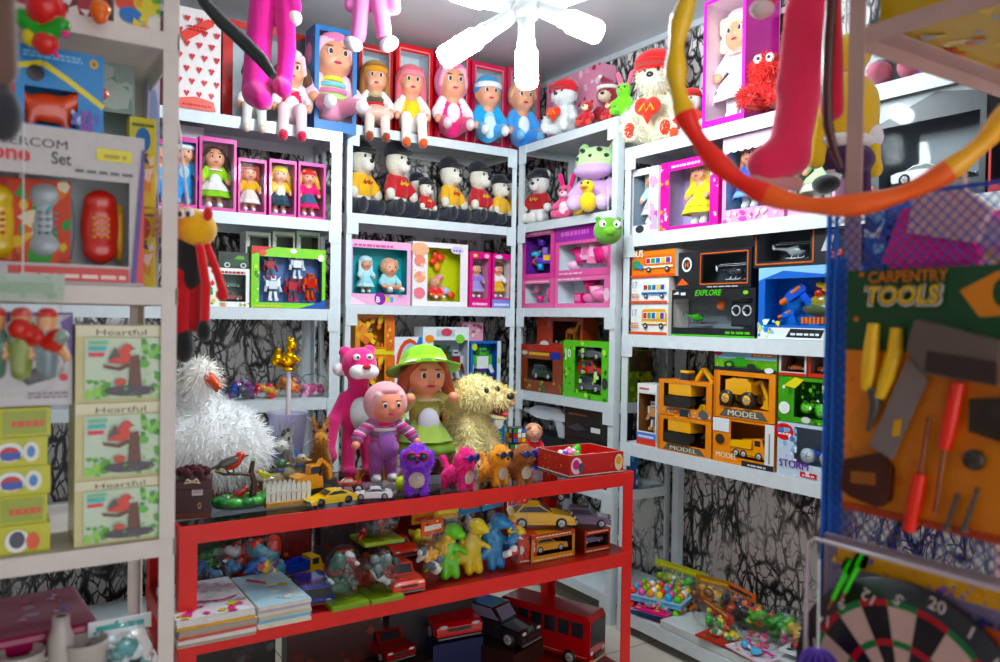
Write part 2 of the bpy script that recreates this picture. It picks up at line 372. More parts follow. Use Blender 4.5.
    if g('skirt'):
        sc = g('skirt'); l2 = g('skirt2', sc); w = g('flare', 1.)
        def skirt(m):
            if sit: m.sdf([('e', (0, -.08, .12), (.2*w, .22*w, .09), sc), ('e', (0, -.14, .09), (.24*w, .2*w, .06), l2)], 30, .03)
            else: m.lathe([(.1, .47), (.13, .43), (.17*w, .36), (.215*w, .28), (.225*w, .27)], sc, ruf=.05, n=36).lathe([(.19*w, .3), (.23*w, .22), (.25*w, .17), (.235*w, .165)], l2, ruf=.07, n=36)
        mk('skirt', 'cloth', skirt)
    st = g('style', 'cap'); hc = g('hair', '7a5030')
    if st:
        def hair(m):
            pr = [('e', (hx, .03, hz+.03), (.175*hr, .155*hr, .165*hr), hc)]
            pr += [('c', (hx+s*.11, -.1*hr, hz+.12*hr), (hx+s*.16*hr, -.03, hz+.02), .035, .035, hc) for s in (-1, 1)]
            if st == 'long': pr += [('c', (hx+s*.15*hr, .02, hz+.05), (hx+s*.17, -.02, hz-.28), .055, .045, hc) for s in (-1, 1)]+[('c', (hx, .08, hz), (hx, .08, hz-.3), .1, .09, hc)]
            if st == 'pig': pr += [('c', (hx+s*.16*hr, .0, hz+.0), (hx+s*.23, -.03, hz-.2), .065, .05, hc) for s in (-1, 1)]
            if st == 'curly':
                R = random.Random(5)
                for i in range(26):
                    a = R.uniform(-.5, PI+.5); q = R.uniform(-.14, .16); pr.append(('e', (hx+.18*hr*math.cos(a), .1*hr*math.sin(a)-.02, hz+q), (.05, .05, .05), hc))
            if st in ('long', 'bang', 'curly'): pr += [('c', (hx-.09, -.125*hr, hz+.105*hr), (hx+.09, -.125*hr, hz+.105*hr), .032, .032, hc)]
            m.sdf(pr, n, .02)
        mk('hair', 'hair', hair)
    ht = g('hat'); c = g('hatc', 'f5f5f5'); c2 = g('hat2', c)
    if ht:
        def hat(m):
            if ht == 'beanie': m.sdf([('e', (hx, .025, hz+.06), (.185*hr, .172*hr, .15*hr), c)], 26, .01); m.lathe([(.165*hr, .05), (.182*hr, .06), (.182*hr, .095), (.165*hr, .11)], c2, (hx, 0, hz), 20)
            elif ht == 'hood': m.sdf([('e', (hx, .04, hz+.02), (.195*hr, .17*hr, .19*hr), c), ('c', (hx-.12, -.1, hz+.115), (hx+.12, -.1, hz+.115), .032, .032, c2), ('c', (hx-.15, -.07, hz-.02), (hx-.12, -.1, hz+.115), .03, .032, c2), ('c', (hx+.15, -.07, hz-.02), (hx+.12, -.1, hz+.115), .03, .032, c2), ('e', (hx, -.06, hz+.16), (.12, .1, .05), c)], 30, .02)
            elif ht == 'brim': m.M = T @ Matrix.Translation((hx, .02, hz)) @ Matrix.Rotation(-.32, 4, 'X'); m.lathe([(.0, .265), (.09, .255), (.165, .21), (.2, .14), (.207, .1), (.25, .085), (.32, .05), (.31, .04), (.2, .08)], [c, c, c, c2, c2, c, c, c], (0, 0, 0), 40, .05, 10)
            elif ht == 'cap': m.sdf([('e', (hx, .02, hz+.07), (.178*hr, .172*hr, .12*hr), c), ('e', (hx, -.16*hr, hz+.085), (.11, .1, .018), c2)], 30, .012)
        mk('hat', 'cloth', hat)
    return b
def fur_part(name, prims, parent, n=40, k=.04, T=None, num=0, ln=.03, wd=.004, kind='fur', down=.3):
    m = MB(T); V, Q, cols = surf(prims, n, k); m.add(V, Q, cols, True)
    if num: m.fuzz(V, normals(V, Q), vcols(V, Q, cols), num, ln, wd, down)
    return m.build(name, kind, parent)
def bear(parent, x, y, z, h, P, rz=0, n=36, lean=0):
    """A sitting plush bear with big head, H tall; parts are children of PARENT."""
    g = P.get; T = TM(x, y, z+.04*h, h, rz, lean) @ Matrix.Diagonal((g('slim', 1), g('slim', 1), 1, 1)); c = g('fur', 'e8e0d0'); mz = g('muzzle', c); hz = .68; nn = g('num', 0)
    pr = [('e', (0, .02, .26), (.2, .17, .26), c), ('e', (0, -.01, hz), (.21, .185, .19), c), ('e', (0, -.17, hz-.05), (.12, .1, .095), mz)]
    for s in (-1, 1):
        if not g('noears'): pr.append(('e', (s*.17, .02, hz+.17), (.07, .045, .07), g('ear', c)))
        pr += [('c', (s*.16, -.02, .42), (s*.27, -.12, .27), .075, .07, c), ('e', (s*.275, -.14, .25), (.075, .075, .075), c)]
        pr += [('c', (s*.12, -.04, .09), (s*.19, -.25, .08), .1, .085, g('leg', c)), ('e', (s*.2, -.3, .1), (.085, .06, .1), g('foot', c))]
    fur_part('body', pr, parent, n, .035, T, nn, .05, .006)
    for s in (-1, 1): m = MB(T); m.ell((s*.075, -.19, hz+.045), (.022, .016, .026), '15120f'); m.build('eye', 'plastic', parent)
    m = MB(T); m.ell((0, -.268, hz-.02), (.042, .024, .03), g('nose', '201815')); m.build('nose', 'plastic', parent)
    if g('shirt'):
        q = g('shirt'); pr = [('e', (0, .01, .34), (.222, .195, .2), q)]+[('c', (s*.15, -.02, .43), (s*.245, -.095, .31), .095, .092, q) for s in (-1, 1)]
        o = fur_part('shirt', pr, parent, n, .03, T, kind='cloth')
        if g('mark'):
            m = MB(T); R = random.Random(g('mark')+q)
            for i in range(4): m.tube([(-.1+.05*i, -.2+.002*abs(i-2), .38), (-.085+.05*i, -.203, .43-.02*(i % 2)), (-.065+.05*i, -.201, .37+.03*(i % 2))], .011, g('mark'), 5)
            m.build('shirt_print', 'cloth', o)
    if g('pants'):
        q = g('pants'); fur_part('trousers', [('e', (0, .02, .12), (.212, .185, .14), q)]+[('c', (s*.12, -.04, .09), (s*.185, -.22, .085), .112, .1, q) for s in (-1, 1)], parent, n, .03, T, kind='cloth')
    if g('cap'):
        q = g('cap'); fur_part('cap', [('e', (0, .015, hz+.14), tuple(i*g('capk', 1) for i in (.215, .2, .14)), q), ('e', (0, -.19, hz+.12), tuple(i*g('capk', 1) for i in (.17, .13, .026)), g('brim', q))], parent, n, .012, T, kind='cloth')
    if g('santa'):
        q = g('santa'); o = fur_part('hat', [('e', (0, .02, hz+.14), (.19, .17, .1), q), ('c', (0, .03, hz+.2), (-.12, .02, hz+.34), .12, .05, q)], parent, n, .03, T, kind='plush')
        m = MB(T); m.lathe([(.18, .1), (.215, .11), (.215, .16), (.18, .17)], 'f4f0ea', (0, .01, hz), 20); m.ell((-.15, .0, hz+.36), .05, 'f4f0ea'); m.build('hat_trim', 'fur', o)
    if g('heart'):
        m = MB(T); heart(m, (0, -.33, .28), .15, g('heart')); o = m.build('heart', 'plush', parent)
        if g('hmark'): m = MB(T); m.tube([(-.08, -.395, .27), (-.02, -.405, .33), (0, -.405, .26), (.05, -.4, .33), (.08, -.39, .27)], .014, g('hmark'), 5); m.build('heart_stitching', 'cloth', o)
    if g('pads'):
        for s in (-1, 1): m = MB(T); m.ell((s*.2, -.335, .1), (.065, .035, .08), g('pads')); m.build('foot_pad', 'plush', parent)
def heart(m, c, r, col):
    x, y, z = c
    m.sdf([('e', (x-.42*r, y, z+.32*r), (.58*r, .42*r, .58*r), col), ('e', (x+.42*r, y, z+.32*r), (.58*r, .42*r, .58*r), col), ('c', (x, y, z+.1*r), (x, y, z-.75*r), .6*r, .12*r, col)], 28, .1*r)
def wheel_at(parent, T, x, y, z, r, w, rim='ccc', tire='1b1b1d', name='wheel'):
    m = MB(T); m.lathe([(0, -w/2), (.55*r, -w/2), (.6*r, -w*.42), (.93*r, -w/2), (r, -w*.3), (r, w*.3), (.93*r, w/2), (.6*r, w*.42), (.55*r, w/2), (0, w/2)], [rim, rim, tire, tire, tire, tire, tire, rim, rim], (x, y, z), 16, axis='y')
    for i in range(5):
        a = 2*PI*i/5; m.bar((x, y-w*.5, z), (x+.55*r*math.cos(a), y-w*.5, z+.55*r*math.sin(a)), .12*r, .02*r, '888', (0, 1, 0))
    return m.build(name, 'plastic', parent)
CARS = {  # side profile as fractions of length (x forward) and of length (z): body, cabin
    'sports': ([(-.5, .08), (-.5, .17), (-.4, .2), (-.1, .21), (.15, .19), (.4, .14), (.49, .1), (.5, .05), (-.48, .05)], [(-.36, .19), (-.2, .275), (.02, .28), (.2, .19)]),
    'sedan': ([(-.5, .08), (-.5, .2), (-.45, .22), (.2, .22), (.42, .19), (.49, .15), (.5, .06), (-.49, .06)], [(-.4, .22), (-.29, .335), (-.02, .34), (.17, .22)]),
    'suv': ([(-.5, .1), (-.5, .25), (.2, .26), (.44, .23), (.5, .19), (.5, .08), (-.49, .08)], [(-.49, .25), (-.45, .42), (.02, .42), (.17, .25)]),
    'bus': ([(-.5, .07), (-.5, .45), (-.47, .48), (.47, .48), (.5, .43), (.5, .07)], None),
    'truck': ([(-.5, .16), (-.5, .22), (.16, .22), (.16, .5), (.38, .5), (.46, .3), (.5, .28), (.5, .1), (-.5, .1)], None),
    'monster': ([(-.42, .24), (-.44, .34), (-.1, .36), (.25, .34), (.44, .3), (.45, .22)], [(-.2, .34), (-.14, .47), (.08, .47), (.22, .34)])}
def car(parent, x, y, z, L, col, kind='sedan', rz=0, solo=False, rim='ccc', acc=None, glass='23282f', wr=None, light='f6f2d8', wname='wheel', tire='1b1b1d', ry=0, rx=0, W=None, bonnet=None):
    T = TM(x, y, z, L, rz, rx, ry); bp, cp = CARS[kind]; W = W or {'bus': .3, 'truck': .36, 'suv': .42, 'monster': .36}.get(kind, .42)/2*1.0; m = MB(T)
    m.prism(bp, -W, W, col, 1, 1); m.prism(bp, -W*1.03, W*1.03, col, .93, .93)
    if cp: m.prism(cp, -W*.82, W*.82, col, 1, 1)
    if acc: m.box(-.46, .47, -W*1.035, W*1.035, .09, .115, acc)
    b = m.build('body' if solo else 'toy_'+('vehicle' if kind in ('truck', 'monster') else 'bus' if kind == 'bus' else 'car'), 'gloss', parent, bevel=.012*L)
    pp = parent if solo else b; g = MB(T); fx = .5
    if cp:
        (a0, z0), (a1, z1), (a2, z2), (a3, z3) = cp; cx = (a0+a3)/2; cz = (z0+z1)/2
        q = [(cx+(px-cx)*.84, cz+(pz-cz)*.72+.004) for px, pz in cp]; g.prism(q, -W*.845, W*.845, glass)
        for (xa, za), (xb, zb), e in (((a3, z3), (a2, z2), .006), ((a0, z0), (a1, z1), -.006)):
            lx = lambda t: xa+(xb-xa)*t+e; lz = lambda t: za+(zb-za)*t+.006
            g.poly([(lx(.15), -W*.7, lz(.15)), (lx(.15), W*.7, lz(.15)), (lx(.88), W*.66, lz(.88)), (lx(.88), -W*.66, lz(.88))], glass)
    elif kind == 'bus':
        for i in range(6): g.box(-.44+.15*i, -.32+.15*i, -W*1.05, W*1.05, .27, .41, glass)
        g.box(.49, .507, -W*.85, W*.85, .2, .42, glass); g.box(-.507, -.49, -W*.8, W*.8, .26, .42, glass)
    elif kind == 'truck': g.box(.2, .36, -W*1.05, W*1.05, .33, .46, glass); g.add([(.39, -W*.85, .48), (.39, W*.85, .48), (.455, W*.85, .31), (.455, -W*.85, .31)], [(0, 1, 2, 3)], glass)
    g.build('window_glass', 'plastic', pp)
    zl = {'bus': .14, 'suv': .2, 'truck': .22, 'monster': .28, 'sports': .12}.get(kind, .155); l = MB(T); xl = .445 if kind == 'monster' else .5
    for s in (-1, 1):
        l.ell((xl-.005, s*W*.72, zl), (.016, W*.2, .022), light, nu=8, nv=5)
        if solo: l.build('headlight', 'plastic', pp); l = MB(T)
    if not solo: l.build('headlight', 'plastic', pp)
    if kind not in ('monster',): l = MB(T); l.box(.495, .512, -W*.5, W*.5, zl-.06, zl-.02, '2b2b2e'); l.box(-.3 if kind == 'truck' else .49, .515, -W*.95, W*.95, .055, .075, acc or '777'); l.build('bumper', 'plastic', pp)
    wr = wr or {'bus': .07, 'truck': .1, 'monster': .17, 'suv': .1}.get(kind, .085)
    for s in (-1, 1):
        for xx in ((-.3, .29) if kind != 'truck' else (-.34, -.12, .32)): wheel_at(pp, T, xx, s*(W+(.06 if kind == 'monster' else -.02)), wr, wr, .14 if kind == 'monster' else .075, rim, tire, wname)
    if kind == 'truck':
        d = MB(T); d.prism([(-.52, .3), (-.5, .24), (.1, .24), (.13, .44), (.09, .44), (.06, .29), (-.46, .31)], -W*1.1, W*1.1, acc or col)
        for s in (-1, 1): d.prism([(-.52, .3), (-.5, .24), (.1, .24), (.13, .46), (-.46, .4)], s*W*1.1-.01, s*W*1.1+.01, acc or col)
        d.build('tipper_bed', 'gloss', pp)
    return b
def digger(parent, x, y, z, L, col='f0a010', rz=0, solo=False, kind='digger'):
    """yellow construction toy: tracked base, cab, arm with bucket (or front loader)"""
    T = TM(x, y, z, L, rz); m = MB(T); m.prism([(-.3, .2), (-.3, .42), (-.12, .46), (.2, .4), (.22, .2)], -.15, .15, col); m.box(-.05, .13, -.14, .02, .4, .62, col)
    b = m.build('body' if solo else 'toy_vehicle', 'gloss', parent, bevel=.01*L); pp = parent if solo else b
    c = MB(T); c.box(-.04, .138, -.146, .026, .46, .58, '2a3038'); c.build('window_glass', 'plastic', pp)
    t = MB(T)
    if kind == 'digger':
        for s in (-1, 1): t.prism([(-.32, .04), (-.36, .1), (-.32, .18), (.24, .18), (.28, .1), (.24, .04), (.2, .0), (-.28, .0)], s*.15-.05, s*.15+.05, '26241f')
        t.build('track', 'plastic', pp)
    else:
        for s in (-1, 1):
            for xx in (-.25, .17): wheel_at(pp, T, xx, s*.17, .13, .13, .1, col)
    a = MB(T); pts = [(.12, .05, .42), (.3, .05, .66), (.47, .05, .5), (.5, .05, .28)] if kind == 'digger' else [(.1, .0, .36), (.3, 0, .42), (.42, 0, .16), (.44, 0, .14)]
    for p, q in zip(pts, pts[1:]): a.bar(p, q, .07, .06, col)
    o = a.build('arm', 'gloss', pp); k = MB(T); q = pts[-1]; k.prism([(q[0]-.1, q[2]-.12), (q[0]+.06, q[2]-.14), (q[0]+.04, q[2]+.04), (q[0]-.02, q[2]+.0), (q[0]-.05, q[2]-.08)], -.1, .16, '3a3630' if kind == 'digger' else col); k.build('bucket', 'plastic', o)
    return b
def copter(parent, x, y, z, L, col, rz=0, acc='ddd'):
    T = TM(x, y, z, L, rz); m = MB(T); m.sdf([('e', (.12, 0, .2), (.24, .11, .13), col), ('c', (0, 0, .23), (-.48, 0, .28), .06, .02, col), ('c', (-.46, 0, .27), (-.5, 0, .4), .03, .015, acc)], 36, .04)
    b = m.build('toy_helicopter', 'gloss', parent); c = MB(T); c.ell((.2, 0, .22), (.16, .1, .1), '222831'); c.build('canopy', 'plastic', b)
    r = MB(T); r.bar((-.42, 0, .37), (.56, 0, .37), .05, .008, acc); r.bar((-.36, 0, .41), (.5, 0, .41), .05, .008, acc); r.tube([(.07, 0, .3), (.07, 0, .43)], .012, '333', 6); r.build('rotor', 'plastic', b)
    s = MB(T)
    for q in (-1, 1): s.tube([(-.1, q*.1, .03), (.3, q*.1, .03), (.36, q*.1, .06)], .012, acc, 6); s.tube([(.02, q*.1, .03), (.04, q*.05, .12)], .01, acc, 6); s.tube([(.2, q*.1, .03), (.18, q*.05, .12)], .01, acc, 6)
    s.build('skid', 'plastic', b); return b
def bag(name, label, cat, loc, w, h, d, cols, rz=0, rx=0, card=None, group=None, base=None, seed=1, things=7, ry=0, shape='egg', ztop=1.):
    """A clear bag or blister of small toys: film, toys, and if given a printed card header or a base tray."""
    root = thing(name, label, cat, loc, rz, group, rx, ry); R = random.Random(seed)
    z0 = base and h*.1 or 0
    if base: m = MB(); m.box(-w/2, w/2, -d/2, d/2, 0, z0, base); m.build('base_tray', 'plastic', root, bevel=.004)
    for i in range(things):
        a = R.uniform(-.3, .3)*w; b_ = R.uniform(-.22, .22)*d; zz = z0+R.uniform(.18, .62)*h*(.9 if card else 1); s = R.uniform(.2, .34)*min(w, h); c = R.choice(cols); c2 = R.choice(cols)
        m = MB(TM(a, b_, zz, s, R.uniform(0, 6), R.uniform(-.6, .6)))
        pr = [('e', (0, 0, 0), (.9, .5, .5), c)]+[('e', (R.uniform(-.9, .9), R.uniform(-.5, .5), R.uniform(-.5, .7)), (R.uniform(.25, .5),)*3, R.choice((c, c2))) for _ in range(4)]+[('c', (0, 0, 0), (R.uniform(-1.3, 1.3), R.uniform(-.5, .5), R.uniform(-1, 1)), .3, .14, c2)]
        m.sdf(pr, 16, .15); m.build('small_toy', 'plastic', root)
    if card: m = MB(); m.box(-w*.48, w*.48, -.002, .002, h*.78, h, card[0]); decals(m, w*.96, h*.22, -.002, [('b', .04, .1, .96, .9, card[1:], 9, .16), ('r', .12, .3, .88, .66, card[1])], 0, h*.78); m.build('header_card', 'card', root)
    m = MB(); V, Q, _ = surf([('e', (0, 0, z0+(h-z0)*.45), (w*.52, d*.5, (h-z0)*.5), 'fff')] if shape == 'egg' else [('c', (-w*.28, 0, z0+h*.4), (w*.28, 0, z0+h*.4), h*.36, h*.36, 'fff'), ('e', (0, 0, z0+h*.4), (w*.5, d*.5, h*.42), 'fff')], 20, .03*w)
    V = V+normals(V, Q)*np.array([R.uniform(-.03, .03)*w for _ in range(len(V))])[:, None]; V[:, 2] = np.maximum(V[:, 2], z0+.002)
    m.add(V, Q, 'fff', True); m.build('clear_wrap', 'bagfilm', root)
    return root
# ---------------------------------------------------------------- the room
def nodemat(name, fn, rough=.6):
    m = bpy.data.materials.new(name); m.use_nodes = True; nt = m.node_tree; b = nt.nodes['Principled BSDF']; b.inputs['Roughness'].default_value = rough; fn(nt, b); return m
def marble(nt, b):
    N, L = nt.nodes, nt.links; tc = N.new('ShaderNodeTexCoord'); mp = N.new('ShaderNodeMapping'); mp.inputs['Scale'].default_value = (1, 1, .5); L.new(tc.outputs['Object'], mp.inputs[0])
    n1 = N.new('ShaderNodeTexNoise'); n1.inputs['Scale'].default_value = 5; n1.inputs['Detail'].default_value = 5; L.new(mp.outputs[0], n1.inputs['Vector'])
    va = N.new('ShaderNodeVectorMath'); va.operation = 'SCALE'; va.inputs['Scale'].default_value = .17; L.new(n1.outputs['Color'], va.inputs[0])
    ad = N.new('ShaderNodeVectorMath'); ad.operation = 'ADD'; L.new(mp.outputs[0], ad.inputs[0]); L.new(va.outputs[0], ad.inputs[1])
    prev = None
    for sc, wd, st in ((15, .17, 1), (33, .14, .85)):
        v = N.new('ShaderNodeTexVoronoi'); v.feature = 'DISTANCE_TO_EDGE'; v.inputs['Scale'].default_value = sc; L.new(ad.outputs[0], v.inputs['Vector'])
        r = N.new('ShaderNodeMapRange'); r.inputs['From Max'].default_value = wd; r.inputs['To Min'].default_value = st; r.inputs['To Max'].default_value = 0; L.new(v.outputs['Distance'], r.inputs['Value'])
        if prev is None: prev = r
        else:
            mx = N.new('ShaderNodeMath'); mx.operation = 'MAXIMUM'; L.new(prev.outputs[0], mx.inputs[0]); L.new(r.outputs[0], mx.inputs[1]); prev = mx
    n2 = N.new('ShaderNodeTexNoise'); n2.inputs['Scale'].default_value = 7; n2.inputs['Detail'].default_value = 6; L.new(mp.outputs[0], n2.inputs['Vector'])
    r2 = N.new('ShaderNodeMapRange'); r2.inputs['From Min'].default_value = .33; r2.inputs['From Max'].default_value = .55; r2.inputs['To Min'].default_value = .18; r2.inputs['To Max'].default_value = 1; L.new(n2.outputs['Fac'], r2.inputs['Value'])
    mu = N.new('ShaderNodeMath'); mu.operation = 'MULTIPLY'; L.new(prev.outputs[0], mu.inputs[0]); L.new(r2.outputs[0], mu.inputs[1])
    cr = N.new('ShaderNodeValToRGB'); e = cr.color_ramp.elements; e[0].color = C('e8e4e0')+(1,); e[1].color = C('131217')+(1,); e[1].position = .72; e[0].position = .2; e2 = e.new(.42); e2.color = C('8a8686')+(1,)
    L.new(mu.outputs[0], cr.inputs[0]); L.new(cr.outputs[0], b.inputs['Base Color'])
def tilefloor(nt, b):
    N, L = nt.nodes, nt.links; tc = N.new('ShaderNodeTexCoord'); br = N.new('ShaderNodeTexBrick'); br.offset = 0; br.inputs['Scale'].default_value = 1; br.inputs['Brick Width'].default_value = .5; br.inputs['Row Height'].default_value = .5
    br.inputs['Mortar Size'].default_value = .003; br.inputs['Color1'].default_value = C('dcd2c2')+(1,); br.inputs['Color2'].default_value = C('d6cbba')+(1,); br.inputs['Mortar'].default_value = C('8a8175')+(1,)
    L.new(tc.outputs['Object'], br.inputs['Vector']); L.new(br.outputs[0], b.inputs['Base Color'])
def ceilmat(nt, b):
    N, L = nt.nodes, nt.links; n = N.new('ShaderNodeTexNoise'); n.inputs['Scale'].default_value = 3; tc = N.new('ShaderNodeTexCoord'); L.new(tc.outputs['Object'], n.inputs['Vector'])
    cr = N.new('ShaderNodeValToRGB'); e = cr.color_ramp.elements; e[0].color = C('c0c5c9')+(1,); e[1].color = C('d2d6d9')+(1,); L.new(n.outputs['Fac'], cr.inputs[0]); L.new(cr.outputs[0], b.inputs['Base Color'])
    b.inputs['Specular IOR Level'].default_value = .6
MARB = nodemat('marble_wallpaper', marble, .35); TILE = nodemat('beige_tile', tilefloor, .25); CEIL = nodemat('grey_ceiling', ceilmat, .3)
XL, XR, YB, YF, ZC = -.72, 2.78, 3.92, -2.2, 2.82
def struct(name, box, m, col='fff', kind='paint'):
    b = MB(); b.box(*box, col); o = b.build(name, kind); o['kind'] = 'structure'
    if m: o.data.materials[0] = m
    return o
struct('floor', (XL-.1, XR+.1, YF, YB+.1, -.1, 0), TILE)
struct('ceiling', (XL-.1, XR+.1, YF, YB+.1, ZC, ZC+.1), CEIL)
struct('wall_back', (XL-.1, XR+.1, YB, YB+.1, 0, ZC), MARB)
struct('wall_right', (XR, XR+.1, YF, YB, 0, ZC), MARB)
struct('wall_left', (XL-.1, XL, YF, YB, 0, ZC), MARB)
struct('trim_1', (XR-.012, XR, YF, YB, ZC-.03, ZC), None, 'cfd6da')
struct('trim_2', (XL, XR-.012, YB-.012, YB, ZC-.03, ZC), None, 'cfd6da')
# ---------------------------------------------------------------- racks of angle iron
def rack(name, label, x0, x1, y0, y1, levels, H, face, col='d9e0e4', lip=.045, pw=.038, plates=True, deck=None, nopost=()):
    root = thing(name, label, 'shelving unit', ((x0+x1)/2, (y0+y1)/2, 0)); ox, oy = (x0+x1)/2, (y0+y1)/2
    t = .003
    for i, (px, sx) in enumerate(((x0, 1), (x1, -1))):
        for j, (py, sy) in enumerate(((y0, 1), (y1, -1))):
            if (i, j) in nopost: continue
            m = MB(Matrix.Translation((-ox, -oy, 0))); a, b = sorted((px, px+sx*pw)); c, d = sorted((py, py+sy*t)); m.box(a, b, c, d, 0, H, col)
            a, b = sorted((px, px+sx*t)); c, d = sorted((py+sy*t, py+sy*pw)); m.box(a, b, c, d, 0, H, col); m.build('post', 'paint', root)
    for z in levels:
        m = MB(Matrix.Translation((-ox, -oy, 0))); e = .0035
        m.box(x0+e, x1-e, y0+e, y1-e, z-.003, z, deck or col)
        m.box(x0+e, x1-e, y0-.001, y0+e-.001, z-lip, z, col).box(x0+e, x1-e, y1-e, y1-.001, z-lip, z, col)
        m.box(x0-.001, x0+e-.001, y0, y1, z-lip, z, col).box(x1-e+.001, x1+.001, y0, y1, z-lip, z, col); m.build('shelf', 'paint', root)
        if plates:
            for (px, sx), (py, sy) in ((a, b) for a in ((x0, 1), (x1, -1)) for b in ((y0, 1), (y1, -1))):
                if (face == 'x' and px == x1) or (face == 'y' and py == y1): continue
                m = MB(Matrix.Translation((-ox, -oy, 0)))
                if face == 'x': a, b = sorted((py+sy*.002, py+sy*.07)); m.box(px-.005, px-.0015, a, b, z-.1, z-.002, col)
                else: a, b = sorted((px+sx*.002, px+sx*.06)); m.box(a, b, py-.005, py-.0015, z-.1, z-.002, col)
                m.build('corner_plate', 'paint', root)
    return root
RL = (2.172, 1.783, 1.341, .856, .1); CL = (2.33, 1.907, 1.46, 1.019, .61, .14); BL = (2.312, 1.893, 1.458, 1.01, .6, .14); LL = (2.235, 1.832, 1.431, 1.03, .6, .14); FL = (1.898, 1.446, .997, .72, .1)
WR, WC, WB, WL = 2.383, 2.383, 3.53, 3.40
rack('shelf_rack', 'white metal shelf rack along the marble wall with bus and truck boxes', WR, WR+.37, .9, 2.675, RL, 2.172, 'x', lip=.054)
rack('shelf_rack', 'white metal shelf rack in the room corner with pink boxes and the pink rabbit', WC, WC+.37, 2.725, 3.525, CL, 2.33, 'x')
rack('shelf_rack', 'white metal shelf rack on the back wall holding the row of capped plush bears', 1.405, 2.372, WB, WB+.36, BL, 2.312, 'y', pw=.028)
rack('shelf_rack', 'white metal shelf rack on the back wall behind the hanging yellow headed doll', -.1, 1.33, WL, WL+.38, LL, 2.235, 'y', pw=.05, lip=.05)
rack('shelf_rack', 'white metal shelf rack beside the entrance with bird boxes and the intercom set', -.68, .278, 1.5, 1.88, FL, 2.3, 'y', col='dcd2cc', lip=.031, pw=.026, plates=False)
# ---------------------------------------------------------------- the red table
TX0, TX1, TY0, TY1 = .408, 1.972, 2.14, 2.64; TZ, T2, T3 = .85, .557, .12
tab = thing('display_table', 'red metal display table with a dark glass top full of toys', 'table', ((TX0+TX1)/2, (TY0+TY1)/2, 0)); tm = Matrix.Translation((-(TX0+TX1)/2, -(TY0+TY1)/2, 0)); RED = 'ea190c'
for px, sx in ((TX0, 1), (TX1, -1)):
    for py, sy in ((TY0, 1), (TY1, -1)):
        m = MB(tm); a, b = sorted((px, px+sx*.045)); c, d = sorted((py, py+sy*.004)); m.box(a, b, c, d, 0, TZ, RED)
        a, b = sorted((px, px+sx*.004)); c, d = sorted((py+sy*.004, py+sy*.045)); m.box(a, b, c, d, 0, TZ, RED); m.build('leg', 'paint', tab)
for z, nm in ((TZ, 'top_frame'), (T2, 'shelf'), (T3, 'shelf')):
    m = MB(tm); e = .004
    if nm == 'shelf': m.box(TX0+e, TX1-e, TY0+e, TY1-e, z-.004, z, 'a01410')
    m.box(TX0, TX1, TY0-.003, TY0+.001, z-.048, z, RED).box(TX0, TX1, TY1-.001, TY1+.003, z-.048, z, RED); m.box(TX0-.003, TX0+.001, TY0, TY1, z-.048, z, RED).box(TX1-.001, TX1+.003, TY0, TY1, z-.048, z, RED)
    m.build(nm, 'paint', tab)
m = MB(tm); m.box(TX0+.006, TX1-.006, TY0+.005, TY1-.005, TZ-.007, TZ-.001, '222'); m.build('glass_top', 'tableglass', tab)
# ---------------------------------------------------------------- the lamp
hub = at_d(526, 12, 2.5)
lamp = thing('ceiling_lamp', 'white multi socket lamp with glowing cylinder bulbs hanging over the table', 'lamp', hub)
H0 = Vector(hub)
m = MB(); m.ell((0, 0, 0), (.05, .05, .035), 'f2f4f4'); m.lathe([(.0, .05), (.03, .05), (.035, .03), (.03, 0)], 'eef0f0'); m.build('hub', 'plastic', lamp)
m = MB(); m.tube([(0, 0, .045), (0.004, 0, ZC-hub[2]-.02)], .006, 'ddd', 8); m.lathe([(0, -.03), (.05, -.025), (.055, 0)], 'eee', (0, 0, ZC-hub[2])); m.build('cord', 'plastic', lamp)
for (a, b) in (((505, 20, 2.48), (441, 60, 2.44)), ((526, 22, 2.49), (527, 87, 2.46)), ((545, 11, 2.48), (601, 34, 2.42)), ((508, 6, 2.54), (452, -10, 2.7)), ((540, 4, 2.53), (590, -14, 2.68))):
    p, q = Vector(at_d(*a))-H0, Vector(at_d(*b))-H0; d = (q-p); T = Matrix.Translation(p) @ d.to_track_quat('Z', 'Y').to_matrix().to_4x4(); L_ = d.length
    s = MB(T); s.lathe([(.0, -.03), (.02, -.03), (.026, 0), (.027, L_*.28), (.03, L_*.3), (.03, L_*.42), (0, L_*.42)], 'f4f6f6', n=16); o = s.build('socket', 'plastic', lamp)
    u = MB(T); u.lathe([(0, L_*.42), (.03, L_*.42), (.036, L_*.47), (.036, L_*.93), (.03, L_*.985), (0, L_)], 'fff', n=20); u.build('bulb', 'bulb', o)
